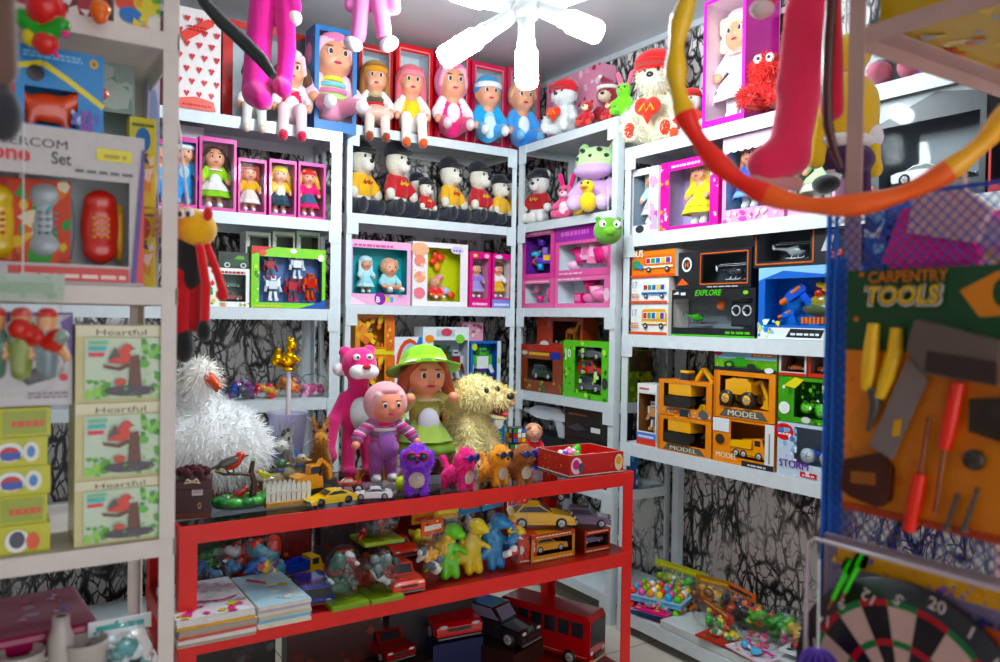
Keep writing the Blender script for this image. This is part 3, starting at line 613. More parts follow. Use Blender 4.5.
# ---------------------------------------------------------------- camera, sky, view
cam = bpy.data.cameras.new('camera'); co = bpy.data.objects.new('camera', cam); COL.objects.link(co); SC.camera = co
R3 = Matrix([[CM[0][i], -CM[1][i], -CM[2][i]] for i in range(3)]); co.matrix_world = Matrix.Translation((0, 0, CAMH)) @ R3.to_4x4()
cam.sensor_width = 36; cam.lens = F*36/1000; cam.clip_start = .02; cam.dof.use_dof = True; cam.dof.focus_distance = 3.0; cam.dof.aperture_fstop = 3.2
w = bpy.data.worlds.new('street_daylight'); SC.world = w; w.use_nodes = True; bg = w.node_tree.nodes['Background']; bg.inputs[0].default_value = (.95, .96, 1, 1); bg.inputs[1].default_value = 2.0
SC.view_settings.view_transform = 'Standard'; SC.view_settings.look = 'None'; SC.view_settings.gamma = 1; SC.view_settings.exposure = 0; SC.view_settings.use_curve_mapping = False
SC.cycles.max_bounces = 6; SC.cycles.diffuse_bounces = 4; SC.cycles.transparent_max_bounces = 16; SC.cycles.caustics_reflective = False; SC.cycles.caustics_refractive = False; SC.cycles.sample_clamp_indirect = 4
# ---------------------------------------------------------------- helpers for placing goods
def PX(o, depth, prims):
    """measured outline points of a hanging toy -> solid limbs around its own hanging point o"""
    out = []; s = depth/F; o = np.array(o)
    W = lambda p: tuple(np.array(at_d(p[0], p[1], depth+(p[2] if len(p) > 2 else 0)))-o)
    for p in prims:
        if p[0] == 'c': out.append(('c', W(p[1]), W(p[2]), p[3]*s, p[4]*s, p[5]))
        else: out.append(('e', W(p[1]), tuple(r*s for r in p[2]), p[3], (0, p[4] if len(p) > 4 else 0, -32.86)))
    return out
def shelf_doll(name, label, unit, px, yt, z, P, sit=1, back=.03, group=None, cat='doll', rz=-.25, n=36):
    (x, y, zz), _, h, t = slot(unit, px-10, px+10, yt, z, back)
    P = dict(slim=.82, **P); r = thing(name, label, cat, (x, y, zz), t+rz, group); doll(r, 0, 0, .004 if sit < 2 else .002, h/(.73 if sit else 1.0), P, sit, 0, True, n); return r
def shelf_bear(label, unit, px, yt, z, P, back=.1, name='plush_bear', cat='plush toy', group=None, rz=0, k=.99, n=34):
    (x, y, zz), _, h, t = slot(unit, px-10, px+10, yt, z, back); r = thing(name, label, cat, (x, y, zz), t+rz, group); bear(r, 0, 0, .003, h*k, P, 0, n); return r
def dollbox(name, label, pl, d, col, P, win=(.08, .1, .92, .93), front=(), hk=.8, sit=0, group=None, inner='f4d4e4', n=30, dx=0, **kw):
    r = carton(name, label, 'boxed doll', pl, d, col, front, win, group, inner=inner, **kw); w, h, dd = DIM[r.name]
    dh = h*hk; P = dict(P); P['deep'] = max(.55, min(1, d*.44/(dh*(.26*P.get('flare', 1) if P.get('skirt') and not sit else .2)))) if not sit else 1
    doll(r, dx*w, 0, win[1]*h+.004, h*hk/(1. if sit == 0 else .75), P, sit, 0, False, n); return r
def sh(unit, xl, xr, yt, z, back=.03): return slot(unit, xl, xr, yt, z, back)
# ================================================================ back wall: rack behind the yellow headed doll
LT, L2, L3, L4 = LL[:4]
fr = [('r', 0, 0, 1, 1, 'f6eeec')]
R = random.Random(3)
for i in range(7):
    for j in range(4):
        u, v = .1+.24*j+.1*(i % 2), .2+.115*i
        if u < .93: fr += [('p', [(u-.06, v+.015), (u-.02, v+.03), (u, v+.012), (u+.02, v+.03), (u+.06, v+.015), (u, v-.035)], 'd9545c')]
fr += [('p', [(.2, .74), (.75, .92), (.85, .86), (.3, .67)], 'ee6a62'), ('x', .35, .78, .7, .84, 'b8383c', 2), ('p', [(.15, .05), (.9, .05), (.85, .14), (.5, .17), (.2, .14)], 'ee7a70'), ('x', .25, .08, .8, .11, 'b8383c', 1)]
carton('gift_carton', 'white carton printed with rows of red hearts on the top shelf', 'box', sh('L', 168, 220, 9, LT, .1), .2, 'f6eeec', fr, side='d84a44')
carton('doll_carton', 'big red window carton behind the two seated dolls', 'box', sh('L', 222, 318, 28, LT, .2), .16, 'c8261f', (), (.1, .08, .9, .93), inner='cdd6da', side='b8221c', film=False)
shelf_doll('seated_doll', 'seated doll in grey trousers and white jacket hanging its feet over the shelf', 'L', 254, 62, LT, dict(top='d8d8d4', sleeve='efefec', bot='e4e4de', shoe='e8d8cc', hair='241a18', style='bang', hat='beanie', hatc='e8e4dc', trim='fff'), 2, .06)
shelf_doll('seated_doll', 'seated doll in a red vest and white peaked hat with flowered trousers', 'L', 291, 56, LT, dict(top='e2365a', sleeve='f0e8ea', bot='f0d4da', shoe='e03050', hat='hood', hatc='f2f0f0', hat2='f4d0d8', hair='5a3826', style='pig', trim='fff', apron='f4e4e8'), 2, .07)
dollbox('doll_box', 'blue edged box with a baby doll in pink hood and striped suit', sh('L', 314, 356, 28, LT, .02), .13, '2a6fb0', dict(top='bfe08a', stripe=('f2e86a', '8fd0e8', 'f090b8', 'c0e890'), bot='f3a6c0', hat='hood', hatc='f28db4', hat2='f6c0d4', style=None, sleeve='f6d0de', head=1.1), (.1, .1, .9, .95), hk=.84, sit=1, inner='e8e4f0', n=36)
# second shelf: doll boxes
pinkb = 'd6409c'
carton('plain_carton', 'low white carton lying behind the pink doll boxes', 'box', sh('L', 176, 203, 126, L2, .2), .12, 'eceff0')
dollbox('doll_box', 'pink box holding a blue suited baby doll with striped cap', sh('L', 172, 197, 137, L2), .09, pinkb, dict(top='6fb4e8', bot='5aa6e4', hat='beanie', hatc='4a8fd0', hat2='e8f0f4', style=None, bib='b8dcf4', shoe='88c0f0', head=1.05), (.06, .06, .94, .93), hk=.9, n=32)
dollbox('doll_box', 'pink box holding a pale blue baby doll beside the metal post', sh('L', 150, 171, 139, L2), .09, pinkb, dict(top='7fbce6', bot='6ab0e8', hat='hood', hatc='8cc6ee', style=None, head=1.05), (.06, .06, .94, .93), hk=.9, n=30)
dollbox('doll_box', 'tall pink box holding a doll in green dress with white apron', sh('L', 199, 236, 138, L2, .025), .14, pinkb, dict(top='9ad020', sleeve='a8d838', skirt='f0f0ec', skirt2='8fd018', hair='4a2c1c', style='pig', apron='f6f2f0', trim='fff', shoe='fff', flare=1.15, bare=1), (.07, .05, .93, .94), hk=.86, n=36)
for a, b, t, lab, P in ((238, 266, 159, 'pink box holding a curly red haired doll in yellow top', dict(top='f0b030', skirt='f0e0d8', skirt2='f4f0ec', hair='a8442c', style='curly', bare=1)),
        (269, 296, 160, 'pink box holding a doll in yellow headscarf and dark skirt', dict(top='f0e0a0', sleeve='e8c040', skirt='2e4a5a', skirt2='24404e', hair='d8a040', style='pig', hat='beanie', hatc='e6d040', bare=1, apron='f4ecd8')),
        (298, 325, 163, 'pink box holding a doll in pink swimsuit with red hat', dict(top='e8407a', skirt='3a6080', skirt2='e84878', hair='e8b860', style='pig', hat='beanie', hatc='e85a60', bare=1))):
    dollbox('doll_box', lab, sh('L', a, b, t, L2), .11, pinkb, P, (.07, .05, .93, .94), hk=.86, n=30, group='small pink doll boxes in a row', inner='e8a0c8')
# third shelf
carton('robot_box', 'large lime green box of red and white robot toys', 'boxed toy', sh('L', 251, 325, 248, L3), .07, '7fcf1c',
       [('p', [(0, .86), (.3, 1), (0, 1)], 'c8383a'), ('e', (.55), (.95), .05, .04, 'f0f4d8'), ('e', .93, .86, .045, .06, 'f2f4d0'), ('x', .04, .02, .4, .06, 'e8c820', 1), ('p', [(.62, 0), (1, 0), (1, .16), (.8, .06)], '3a5ea8'), ('e', .14, .9, .05, .05, 'e84a2a'), ('b', .03, .1, .1, .8, ['b8e848', '4a8a18', 'e0f0a0'], 8, .05)],
       (.1, .09, .95, .84), inner='5a78b0')
def robot(parent, x, y, z, s, c1, c2, c3='3a3f4a', rz=0):
    m = MB(TM(x, y, z, s, rz)); m.box(-.16, .16, -.1, .1, .45, .75, c1).box(-.1, .1, -.11, .09, .78, .95, c2).box(-.07, .07, -.12, -.1, .85, .9, c3).box(-.12, .12, -.09, .09, .36, .45, c3)
    for q in (-1, 1):
        m.box(q*.22-.055, q*.22+.055, -.08, .08, .55, .78, c2); m.bar((q*.24, 0, .58), (q*.3, -.08, .34), .08, .08, c1); m.ell((q*.3, -.09, .3), .05, c3, nu=8, nv=6)
        m.bar((q*.08, 0, .38), (q*.12, -.01, .1), .1, .1, c2); m.box(q*.12-.07, q*.12+.07, -.13, .07, 0, .1, c1)
    m.prism([(.0, .6), (.34, .95), (.26, .66), (.3, .5)], .1, .13, c2); m.prism([(.0, .6), (-.34, .95), (-.26, .66), (-.3, .5)], .1, .13, c2)
    return m.build('toy_robot', 'plastic', parent)
def last(): return [o for o in COL.objects if o.type == 'EMPTY'][-1]
b = last(); w, h, d = DIM[b.name]
for x, z, s, c1, c2 in ((-.24, .5, .3, 'b02a30', '3a3a48'), (.12, .5, .34, 'eef0f4', 'c8d4e4'), (.3, .14, .4, 'c83028', 'd85020'), (-.2, .12, .36, 'dfe6f0', 'f4f6fa'), (.06, .12, .36, 'c02838', '7a2a34')): robot(b, x*w, -.012, z*h, s*h*1.2, c1, c2, rz=rnd.uniform(-.4, .4))
carton('vehicle_box', 'white window box of small vehicles standing under the black jeep box', 'boxed toy', sh('L', 204, 249, 268, L3), .08, 'f2f2ee', [('b', 0, .0, .3, .9, ['d83a2a', '3a9a4a', '2a4a8a', 'e8c040'], 14, .09), ('x', .3, .86, .9, .96, 'b03028', 1), ('e', .2, .9, .06, .05, 'e04a3a'), ('b', .32, .02, 1, .12, ['c8d8c0', '8ab878', 'e89060'], 10, .06)], (.33, .14, .92, .84), inner='6a8878')
b = last(); w, h, d = DIM[b.name]; car(b, .12*w, 0, .16*h, .5*w, '8a1f22', 'suv'); car(b, .2*w, .02, .5*h, .4*w, '3f6a58', 'suv')
(x, y, z), w0, h0, t = sh('L', 218, 252, 250, L3, .05)
carton('jeep_box', 'black green box with a toy jeep lying on the white vehicle box', 'boxed toy', ((x, y-.0, L3+DIM[b.name][1]+.002), w0, .07, t), .07, '1d2a20', [('p', [(.1, .15), (.15, .5), (.4, .6), (.55, .85), (.8, .8), (.9, .45), (.92, .15)], '24482a'), ('e', .25, .2, .09, .16, 'c8ccc8'), ('e', .25, .2, .05, .09, '30302c'), ('e', .72, .2, .09, .16, 'c8ccc8'), ('e', .72, .2, .05, .09, '30302c'), ('p', [(.45, .58), (.56, .78), (.72, .75), (.75, .55)], '6aa83a')])
bag('snack_bag', 'orange and pink printed toy bag on the shelf behind the jeep box', 'toy bag', (x-.05, y+.13, L3+.12), .14, .13, .07, ['e8904a', 'e86a8a', 'd8c040', '6ab04a'], things=6, seed=4, group=None)
z2 = L3
for k, (a, b_) in enumerate(((245, 270), (272, 294), (296, 319))):
    pl = sh('L', a, b_, 232, L3, .16); q = carton('truck_box', 'small white truck box above the green robot box, %s' % ('nearest the black jeep box', 'middle of the three', 'nearest the metal post')[k], 'boxed toy', pl, .1, 'eef0ee', [('r', 0, .55, .12, .68, '48505a'), ('e', .1, .62, .1, .035, '3a3f48'), ('x', .1, .93, .9, .97, '7a868a', 1)], (.16, .6, .92, .93), inner='8a8f88', group='three small truck boxes')
    w, h, d = DIM[q.name]; car(q, .03*w, 0, .62*h, .62*w, ('a89a5a', '5a6a70', '66705a')[k], 'suv')
# fourth shelf: bags of small toys
for k, (px, c, lab) in enumerate(((212, ['7a5040', '9a3a3a', '4a6a9a'], 'crumpled clear toy bag on the lower shelf above the white feathery toy'), (240, ['3a5aa8', '4a4a5a', '8a3a8a'], 'clear bag of blue toys beside the golden figurine'), (262, ['d83a4a', '3a6ac0', 'e0a030'], 'clear bag of red and blue toys behind the pitcher'), (290, ['e8a020', 'd86a2a', '6a4a8a'], 'clear bag with orange and yellow toys on the low shelf'), (313, ['c86a9a', 'e0b0c8', 'a04a6a'], 'small pink toy bag at the end of the low shelf'))):
    (x, y, z), w0, h0, t = sh('L', px-13, px+13, 372 if k != 2 else 380, L4, .1); bag('toy_bag', lab, 'toy bag', (x, y, z+.001), w0*1.1, h0, .12, c, seed=20+k, things=6)
# ================================================================ back wall: rack of dolls and capped bears
B1, B2, B3, B4 = BL[:4]
bx = [(358, 392, 46, 'a8181c', 'red'), (395, 432, 46, 'd42a2e', 'bright red'), (435, 469, 52, 'd84a5a', 'rose red'), (471, 505, 64, 'd8506a', 'pink'), (507, 539, 70, 'd05a70', 'dusty pink')]
bl = ['dark red window box behind the brown haired doll', 'bright red window box behind the doll in yellow', 'rose red window box behind the pink baby doll', 'pink window box behind the blue baby doll in a white banded cap', 'dusty pink window box in the corner behind the hatless blue baby']
for (a, b_, t, c, n_), lab in zip(bx, bl): carton('doll_carton', lab, 'box', sh('B', a, b_, t, B1, .1), .16, c, [('l', [(.1, .06), (.1, .95), (.9, .95), (.9, .06)], .012, 'f0a0a0')], (.12, .1, .88, .92), inner='dce4ea', side=c, group=None, film=False)
shelf_doll('seated_doll', 'brown haired doll in patterned pullover and peach skirt with dangling legs', 'B', 374, 64, B1, dict(hair='9a6a3a', style='long', top='5a5a44', sleeve='f2ece8', skirt='f6b8a8', skirt2='f4c8b8', bot='f6d8cc', shoe='9a4a30', hat='beanie', hatc='c08a48', hat2='e0a050', stripe=('c8b890', '5a5040', 'd03030')), 2, .05)
shelf_doll('seated_doll', 'pink haired doll in yellow shirt and bright striped boots', 'B', 410, 68, B1, dict(hair='f07a88', style='long', top='f4c83a', sleeve='f0e4dc', bot='f4ece4', shoe='f0602a', bib='f8d040', hat='beanie', hatc='f08a94', hat2='f49aa4'), 2, .05)
shelf_doll('baby_doll', 'baby doll in hot pink suit with a white lace bib', 'B', 451, 68, B1, dict(top='ee5a92', bot='ea4a86', bib='f6e4ea', hat='hood', hatc='f48ab0', hat2='f8b8cc', style=None, sleeve='f6e6ec', head=1.1, shoe='f4d8e0'), 1, .02)
shelf_doll('baby_doll', 'baby doll in blue flowered suit and white banded blue cap', 'B', 487, 80, B1, dict(top='4aa8e0', bot='5ab4ea', bib='a8dcf6', hat='beanie', hatc='5aa8dc', hat2='f0f4f4', style=None, head=1.05, shoe='f2f6f8', apron='d8eefa'), 1, .0)
shelf_doll('baby_doll', 'baby doll in pale blue suit with white teddy bib in the corner', 'B', 521, 84, B1, dict(top='62a8ea', bot='5a9ee6', bib='eef6fa', style='cap', hair='e4b090', head=1.05, shoe='88c8f2'), 1, .0)
YS, RS, NV = 'f0b400', 'c01822', '14151f'
bears = [(360, 139, YS, 'big plush bear in a yellow shirt at the end of the bear row', 'c83a20', .17), (396, 141, RS, 'big plush bear in a red shirt beside the first yellow shirted bear', 'f0c040', .12), (449, 156, YS, 'yellow shirted plush bear standing mid-row beside a tall red shirted one', 'd03a20', .13), (478, 160, RS, 'red shirted plush bear between the two sizes of yellow shirted bears', 'f0c040', .09),
         (417, 172, RS, 'small red shirted bear peeping from behind its twin', 'f0c040', .2), (425, 177, RS, 'small red shirted bear in the gap of the bear row', 'f0c040', .06), (499, 174, YS, 'small yellow shirted bear beside the red shirted big bear', '', .08), (512, 173, YS, 'small yellow shirted bear touching the corner post', '', .2)]
for px, yt, c, lab, mk, bk in bears: shelf_bear(lab, 'B', px, yt, B2, dict(fur='e2dccc', shirt=c, pants='1c2030', cap=NV, foot='22222a', leg='1c2030', ear='1e1e26', muzzle='ece6da', mark=mk or None, slim=.76), bk, cat='plush bear', group='capped plush bears in coloured shirts', rz=.35)
dollbox('doll_set_box', 'wide pale pink box with two baby dolls under a teal backdrop', sh('B', 348, 410, 241, B3), .1, 'f0b8d8', dict(top='bfe6f0', skirt='a8dce8', skirt2='c8eef4', style='long', hair='d8ecf0', hat='beanie', hatc='c8e8f0', bare=1), (.06, .17, .94, .88), [('e', .5, .1, .09, .1, '8a3a9a'), ('t', 'B', .47, .04, .06, 'f6f0fa', {'bold': .03}), ('e', .62, .09, .03, .05, 'f0d040'), ('e', .69, .09, .03, .05, '60b8e0'), ('x', .08, .9, .7, .96, 'd86aa8', 1), ('p', [(.0, .0), (.3, 0), (.0, .15)], 'f8d8e8')], .58, inner='3aa8b0', n=34, dx=-.17)
b = last(); w, h, d = DIM[b.name]; doll(b, .2*w, -.01, .17*h+.004, .55*h/.75, dict(style='cap', hair='e8b898', top='a8dce6', bot='b8e4ec', bare=1, head=1.15), 1, 0, False, 32)
q = carton('doll_set_box', 'white and pink box of a doll with feeding toys, tilted cover', 'boxed doll', sh('B', 412, 467, 243, B3, .035), .09, 'f4eef0', [('e', .8, .9, .12, .06, 'dcd0ec'), ('x', .72, .88, .88, .92, '7a5aa0', 1), ('e', .12, .7, .1, .09, 'f49a8a'), ('e', .12, .45, .1, .09, 'f4b08a'), ('e', .12, .2, .1, .09, 'f08a9a'), ('b', .02, .08, .24, .9, ['f8c8c0', 'f49aa0', 'fad8b0'], 10, .05), ('e', .12, .88, .16, .1, 'eeb894')], (.26, .08, .86, .92), inner='c8d02a')
w, h, d = DIM[q.name]; doll(q, -.02*w, .005, .1*h, .5*h, dict(style=None, hair='e8b898', top='f05a5a', bot='f08a4a', head=1.2), 1, 0, False, 30)
R = random.Random(8)
for i in range(9): m = MB(); m.ell((R.uniform(-.1, .3)*w, .01, R.uniform(.15, .85)*h), (R.uniform(.015, .03), .012, R.uniform(.012, .028)), R.choice(['f06a5a', 'f0a03a', 'f8e0c8', 'f49ab8', 'b8d8f0'])); m.build('toy_dish', 'plastic', q)
dollbox('doll_box', 'slim magenta box with a doll in lilac dress', sh('B', 469, 490, 252, B3), .09, 'dc2a80', dict(top='9a8ad0', skirt='a89ad8', skirt2='b8aae0', hair='3a2430', style='long', bare=1), (.14, .16, .88, .88), [('x', .15, .04, .85, .11, 'f4d8ea', 1), ('e', .8, .93, .12, .04, 'f8c0dc'), ('e', .25, .93, .1, .03, 'f0e060')], .66, inner='f0a8c8', n=28)
dollbox('doll_box', 'slim pink box with a doll in gold dress by the corner post', sh('B', 492, 511, 254, B3), .09, 'e04890', dict(top='f4f0ec', skirt='e8b040', skirt2='f0c860', hair='5a3424', style='long', bare=1), (.1, .18, .9, .9), [('r', 0, 0, 1, .15, '8a9ae0'), ('x', .1, .04, .9, .11, 'f4f0fa', 1), ('e', .3, .94, .2, .035, 'f0d0e4')], .66, inner='f4e4ea', n=28)
# fourth shelf, partly behind the toys on the table
bp_ = [('r', 0, 0, 1, .14, 'e8d020'), ('b', .0, .12, .7, .98, ['e88a18', 'f0a828', 'd8701a', 'f0c040'], 30, .12), ('r', .78, .1, 1, 1, 'e0701a'), ('b', .8, .15, .98, .95, ['f4d040', 'c84a18'], 8, .06)]
z = B4
for k, (t, lab) in enumerate(((362, 'orange window box with a toy bear, lower of the two stacked'), (316, 'orange window box with a toy bear stacked on its twin'))):
    pl = sh('B', 355, 394, t, z, .05); pl = (pl[0], pl[1], .2, pl[3]); q = carton('bear_box', lab, 'boxed toy', pl, .12, 'e08a1c', bp_, (.12, .2, .74, .9), inner='e8a030', group='orange bear boxes'); w, h, d = DIM[q.name]
    m = bear(q, -.05*w, .01, .21*h, .6*h, dict(fur='b06a28', shirt='c84a20', muzzle='e8c898'), 0, 24); z += .202
q = carton('robot_box', 'white and blue box with an orange arch and a grey robot', 'boxed toy', sh('B', 393, 424, 337, B4, .05), .1, 'e8eef4', [('e', .5, .55, .42, .42, 'e04a24'), ('r', 0, 0, 1, .12, '3a8ad0'), ('p', [(.7, .84), (1, .84), (1, 1), (.8, 1)], '3a7ac8'), ('e', .52, .54, .33, .36, 'a8c0d0')], (.24, .2, .8, .84), inner='9ab0c4'); w, h, d = DIM[q.name]; robot(q, .02*w, 0, .21*h, .6*h, '8a8f9a', '5a6ac0')
q = carton('figure_box', 'tall white box with two red and green toy figures', 'boxed toy', sh('B', 422, 468, 327, B4, .04), .1, 'e4ecf0', [('e', .14, .82, .1, .06, 'f0903a'), ('e', .8, .82, .1, .07, '8ad05a'), ('e', .13, .6, .07, .05, '60b0e0'), ('e', .13, .44, .07, .05, '60c0a0'), ('r', .28, .86, .68, .96, 'b8c8d0'), ('e', .5, .92, .12, .06, 'c85a6a'), ('x', .1, .03, .9, .09, '6a9ac8', 1)], (.22, .14, .98, .8), inner='b8c4cc'); w, h, d = DIM[q.name]; robot(q, -.02*w, 0, .15*h, .6*h, 'b01c24', '2f5a3a'); robot(q, .3*w, .01, .15*h, .52*h, '8a2030', 'c8ccd0')
q = carton('figure_box', 'blue window box with a green and white toy spaceman', 'boxed toy', sh('B', 470, 500, 341, B4, .05), .09, '3a70b8', [('r', .88, 0, 1, 1, 'dfe8ec'), ('e', .93, .6, .05, .06, 'c8d060'), ('e', .12, .88, .09, .07, 'c8d85a')], (.08, .05, .86, .95), inner='3a7ac8'); w, h, d = DIM[q.name]; robot(q, -.02*w, 0, .08*h, .82*h, 'eef2f0', '5ab848', '5a3a8a')
pl = sh('B', 464, 485, 320, B4, .06); carton('small_toy_pack', 'small pink toy pack on top of the spaceman box', 'box', ((pl[0][0], pl[0][1]+.03, B4+h+.001), pl[1], .1, 0), .05, 'e8a8c0', [('b', .05, .1, .95, .9, ['f0d0dc', 'd86a90', 'f0e0b0', '9a5a70'], 14, .14)])
for a, b_, yt, c, lab in ((398, 418, 404, 'd8d428', 'yellow toy packet standing below the robot box'), (447, 470, 402, 'e8843a', 'orange toy packet half hidden behind the green hatted doll'), (479, 504, 404, '3a7ab8', 'blue toy packet behind the cream plush dog')):
    carton('toy_packet', lab, 'toy bag', sh('B', a, b_, yt, .6, .03), .06, c, [('b', .05, .05, .95, .95, [c, 'f4f0e0', 'e05a3a', '3a9a5a'], 16, .12)])
# ================================================================ corner rack
C1, C2, C3, C4, C5, C6 = CL
fl = [('b', 0, 0, 1, 1, ['f4b8cc', 'f8d8e4', 'd84a78', 'c03a60', 'f0e0e8', '8a9ab0'], 60, .06)]
carton('floral_carton', 'pink flower printed carton behind the white bear in the corner', 'box', sh('C', 546, 600, 74, C1, .24), .1, 'eaa0b8', fl)
shelf_bear('white plush bear with red cap and red heart in the corner', 'C', 564, 80, C1, dict(fur='e4e6e6', cap='dc2430', brim='d01c28', heart='e8402a', hmark='f0a040', num=1500, capk=1.15), .06, rz=.3, n=40)
shelf_bear('dark red plush santa bear with pointed hat and white pompom', 'C', 607, 66, C1, dict(fur='a3122c', santa='9a1030', muzzle='e8d0b8', cap=None), .2, rz=.5, k=.78)
for px, yt, lab, c in ((587, 99, 'small red plush monkey with pale round face beside the corner bear', 'c41c28'), (609, 100, 'second small red plush with pale face in front of the santa bear', 'b8182a')):
    shelf_bear(lab, 'C', px, yt, C1, dict(fur=c, muzzle='f4e2b8', foot='e84a2a', nose='c04020'), .04, rz=.4, n=26)
def bunny(root, h, c, ear, belly=None, n=34, lie=0):
    T = TM(0, 0, .02*h, h); pr = [('e', (0, 0, .24), (.18, .16, .23), c), ('e', (0, -.03, .57), (.17, .16, .16), c), ('e', (0, -.16, .53), (.09, .07, .06), belly or c)]
    for s in (-1, 1): pr += [('c', (s*.08, .02, .68), (s*.16, .03, .95), .05, .06, ear), ('c', (s*.13, -.03, .38), (s*.22, -.15, .25), .06, .06, c), ('c', (s*.1, -.05, .1), (s*.16, -.26, .09), .085, .08, c)]
    if belly: pr.append(('e', (0, -.08, .24), (.12, .1, .15), belly))
    fur_part('body', pr, root, n, .03, T)
    for s in (-1, 1): m = MB(T); m.ell((s*.065, -.17, .61), (.026, .02, .03), '181414'); m.build('eye', 'plastic', root)
    m = MB(T); m.ell((0, -.225, .55), (.028, .016, .02), 'c83a5a'); m.build('nose', 'plastic', root)
def placed(name, label, cat, unit, px, yt, z, back, rz=0, group=None):
    (x, y, zz), _, h, t = slot(unit, px-10, px+10, yt, z, back); return thing(name, label, cat, (x, y, zz), t+rz, group), h
r, h = placed('plush_rabbit', 'small lime green plush rabbit with pink ear on top of the corner post', 'plush toy', 'C', 624, 72, C1, .05, .5); bunny(r, h, '6cc81c', 'e87890', n=30)
shelf_bear('black capped plush bear in red shirt beside the pink rabbit', 'C', 539, 168, C2, dict(fur='ece6e0', shirt='b0141e', cap=NV, mark='e8b040', slim=.86), .12, rz=.4)
r, h = placed('plush_rabbit', 'hot pink and white plush rabbit on the second shelf of the corner rack', 'plush toy', 'C', 566, 174, C2, .08, .5); bunny(r, h, 'f0729a', 'ee4a86', 'f8e4ea')
(x, y, z), w0, h0, t = slot('C', 566, 590, 196, C2, .0); r = thing('plush_chick', 'yellow and orange plush ball chick at the pink rabbit feet', 'plush toy', (x, y, z), t); m = MB(TM(0, 0, 0, h0)); m.sdf([('e', (0, 0, .42), (.42, .4, .42), 'f0c020'), ('e', (0, -.12, .75), (.3, .28, .25), 'f2c828'), ('e', (0, -.4, .72), (.1, .12, .06), 'f07020')], 26, .05); m.build('body', 'plush', r)
for s in (-1, 1): m = MB(TM(0, 0, 0, h0)); m.ell((s*.14, -.36, .84), .045, '151515'); m.build('eye', 'plastic', r)
r, h = placed('plush_hippo', 'big plush hippo with pale green spotted head and lilac body', 'plush toy', 'C', 598, 141, C2, .1, .45); T = TM(0, 0, .02, h)
fur_part('body', [('e', (0, 0, .22), (.25, .2, .22), 'd8b0e0'), ('e', (0, -.05, .66), (.3, .24, .2), 'c4e4a4'), ('e', (0, -.18, .52), (.27, .18, .1), 'dcb4e4'), ('c', (-.2, -.05, .36), (-.27, -.2, .2), .08, .08, 'd8b0e0'), ('c', (.2, -.05, .36), (.27, -.2, .2), .08, .08, 'd8b0e0'), ('c', (.12, -.1, .1), (.2, -.32, .09), .1, .1, 'e4c4ea'), ('c', (-.12, -.1, .1), (-.2, -.32, .09), .1, .1, 'e4c4ea'), ('e', (-.22, .02, .84), (.08, .06, .09), 'b8dc94'), ('e', (.22, .02, .84), (.08, .06, .09), 'b8dc94')], r, 40, .03, T)
for sx, sz in ((-.12, .78), (.12, .78), (-.2, .68), (.2, .7), (0, .7)): m = MB(T); m.ell((sx, -.2-.05*(abs(sx) < .15), sz), (.035, .06, .03), '1d2a1c'); m.build('spot', 'plush', r)
(x, y, z), w0, h0, t = slot('C', 580, 596, 178, C2, -.03); r = thing('plush_duck', 'small yellow plush duck leaning on the hippo', 'plush toy', (x, y, z), t+.4); T = TM(0, 0, 0, h0); fur_part('body', [('e', (0, 0, .3), (.26, .28, .3), 'f0c828'), ('e', (0, -.06, .74), (.22, .21, .2), 'f4d040'), ('e', (0, -.3, .7), (.12, .12, .05), 'f09030')], r, 26, .04, T)
for s in (-1, 1): m = MB(T); m.ell((s*.1, -.22, .82), .04, '111'); m.build('eye', 'plastic', r)
o = at_d(608, 231, 3.42); r = thing('plush_ball', 'round green plush head with big white eyes hanging on the corner post', 'plush toy', o, -.55); s0 = 14.5*3.42/F
m = MB(TM(s=s0)); m.sdf([('e', (0, 0, 0), (1, .9, .95), '5a9a1c'), ('e', (0, -.85, -.1), (.35, .25, .28), '6aac26'), ('e', (-.7, 0, .8), (.2, .15, .2), '4a8a18'), ('e', (.7, 0, .8), (.2, .15, .2), '4a8a18')], 30, .1); m.build('body', 'plush', r)
for s in (-1, 1): m = MB(TM(s=s0)); m.ell((s*.48, -.78, .38), (.25, .14, .27), 'f4f4ee'); e = m.build('eye', 'plastic', r); m = MB(TM(s=s0)); m.ell((s*.42, -.9, .36), (.09, .06, .11), '121212'); m.build('pupil', 'plastic', e)
m = MB(); m.tube([(0, 0, s0*.9), (0, .03, s0*3.2)], .0015, 'e8e8e8', 5); m.build('hanging_loop', 'cloth', r)
# third shelf: pink toy boxes in two layers
def dish_set(q, cols, n, seed, x0=-.38, x1=.38, z0=.2, z1=.8):
    w, h, d = DIM[q.name]; R = random.Random(seed)
    for i in range(n):
        a, b_, c_ = R.uniform(x0, x1)*w, R.uniform(z0, z1)*h, R.uniform(.09, .16)*w
        m = MB(TM(a, 0, b_, .9, R.uniform(-1, 1))); 
        if i % 3 == 0: m.lathe([(0, -c_*.6), (c_*.5, -c_*.6), (c_*.8, c_*.5), (c_*.7, c_*.5), (0, -c_*.4)], R.choice(cols), n=12)
        elif i % 3 == 1: m.sdf([('e', (0, 0, 0), (c_, c_*.5, c_*.6), R.choice(cols)), ('c', (0, 0, 0), (c_*1.2, 0, c_*.8), c_*.2, c_*.15, R.choice(cols))], 14, .01)
        else: m.box(-c_*.7, c_*.7, -c_*.4, c_*.4, -c_*.7, c_*.7, R.choice(cols)).box(-c_*.5, c_*.5, -c_*.45, c_*.4, -c_*.3, c_*.5, R.choice(cols))
        m.build('toy_piece', 'plastic', q)
pk = ['f0609a', 'f48ab8', 'e83a80', 'f8c0d8']
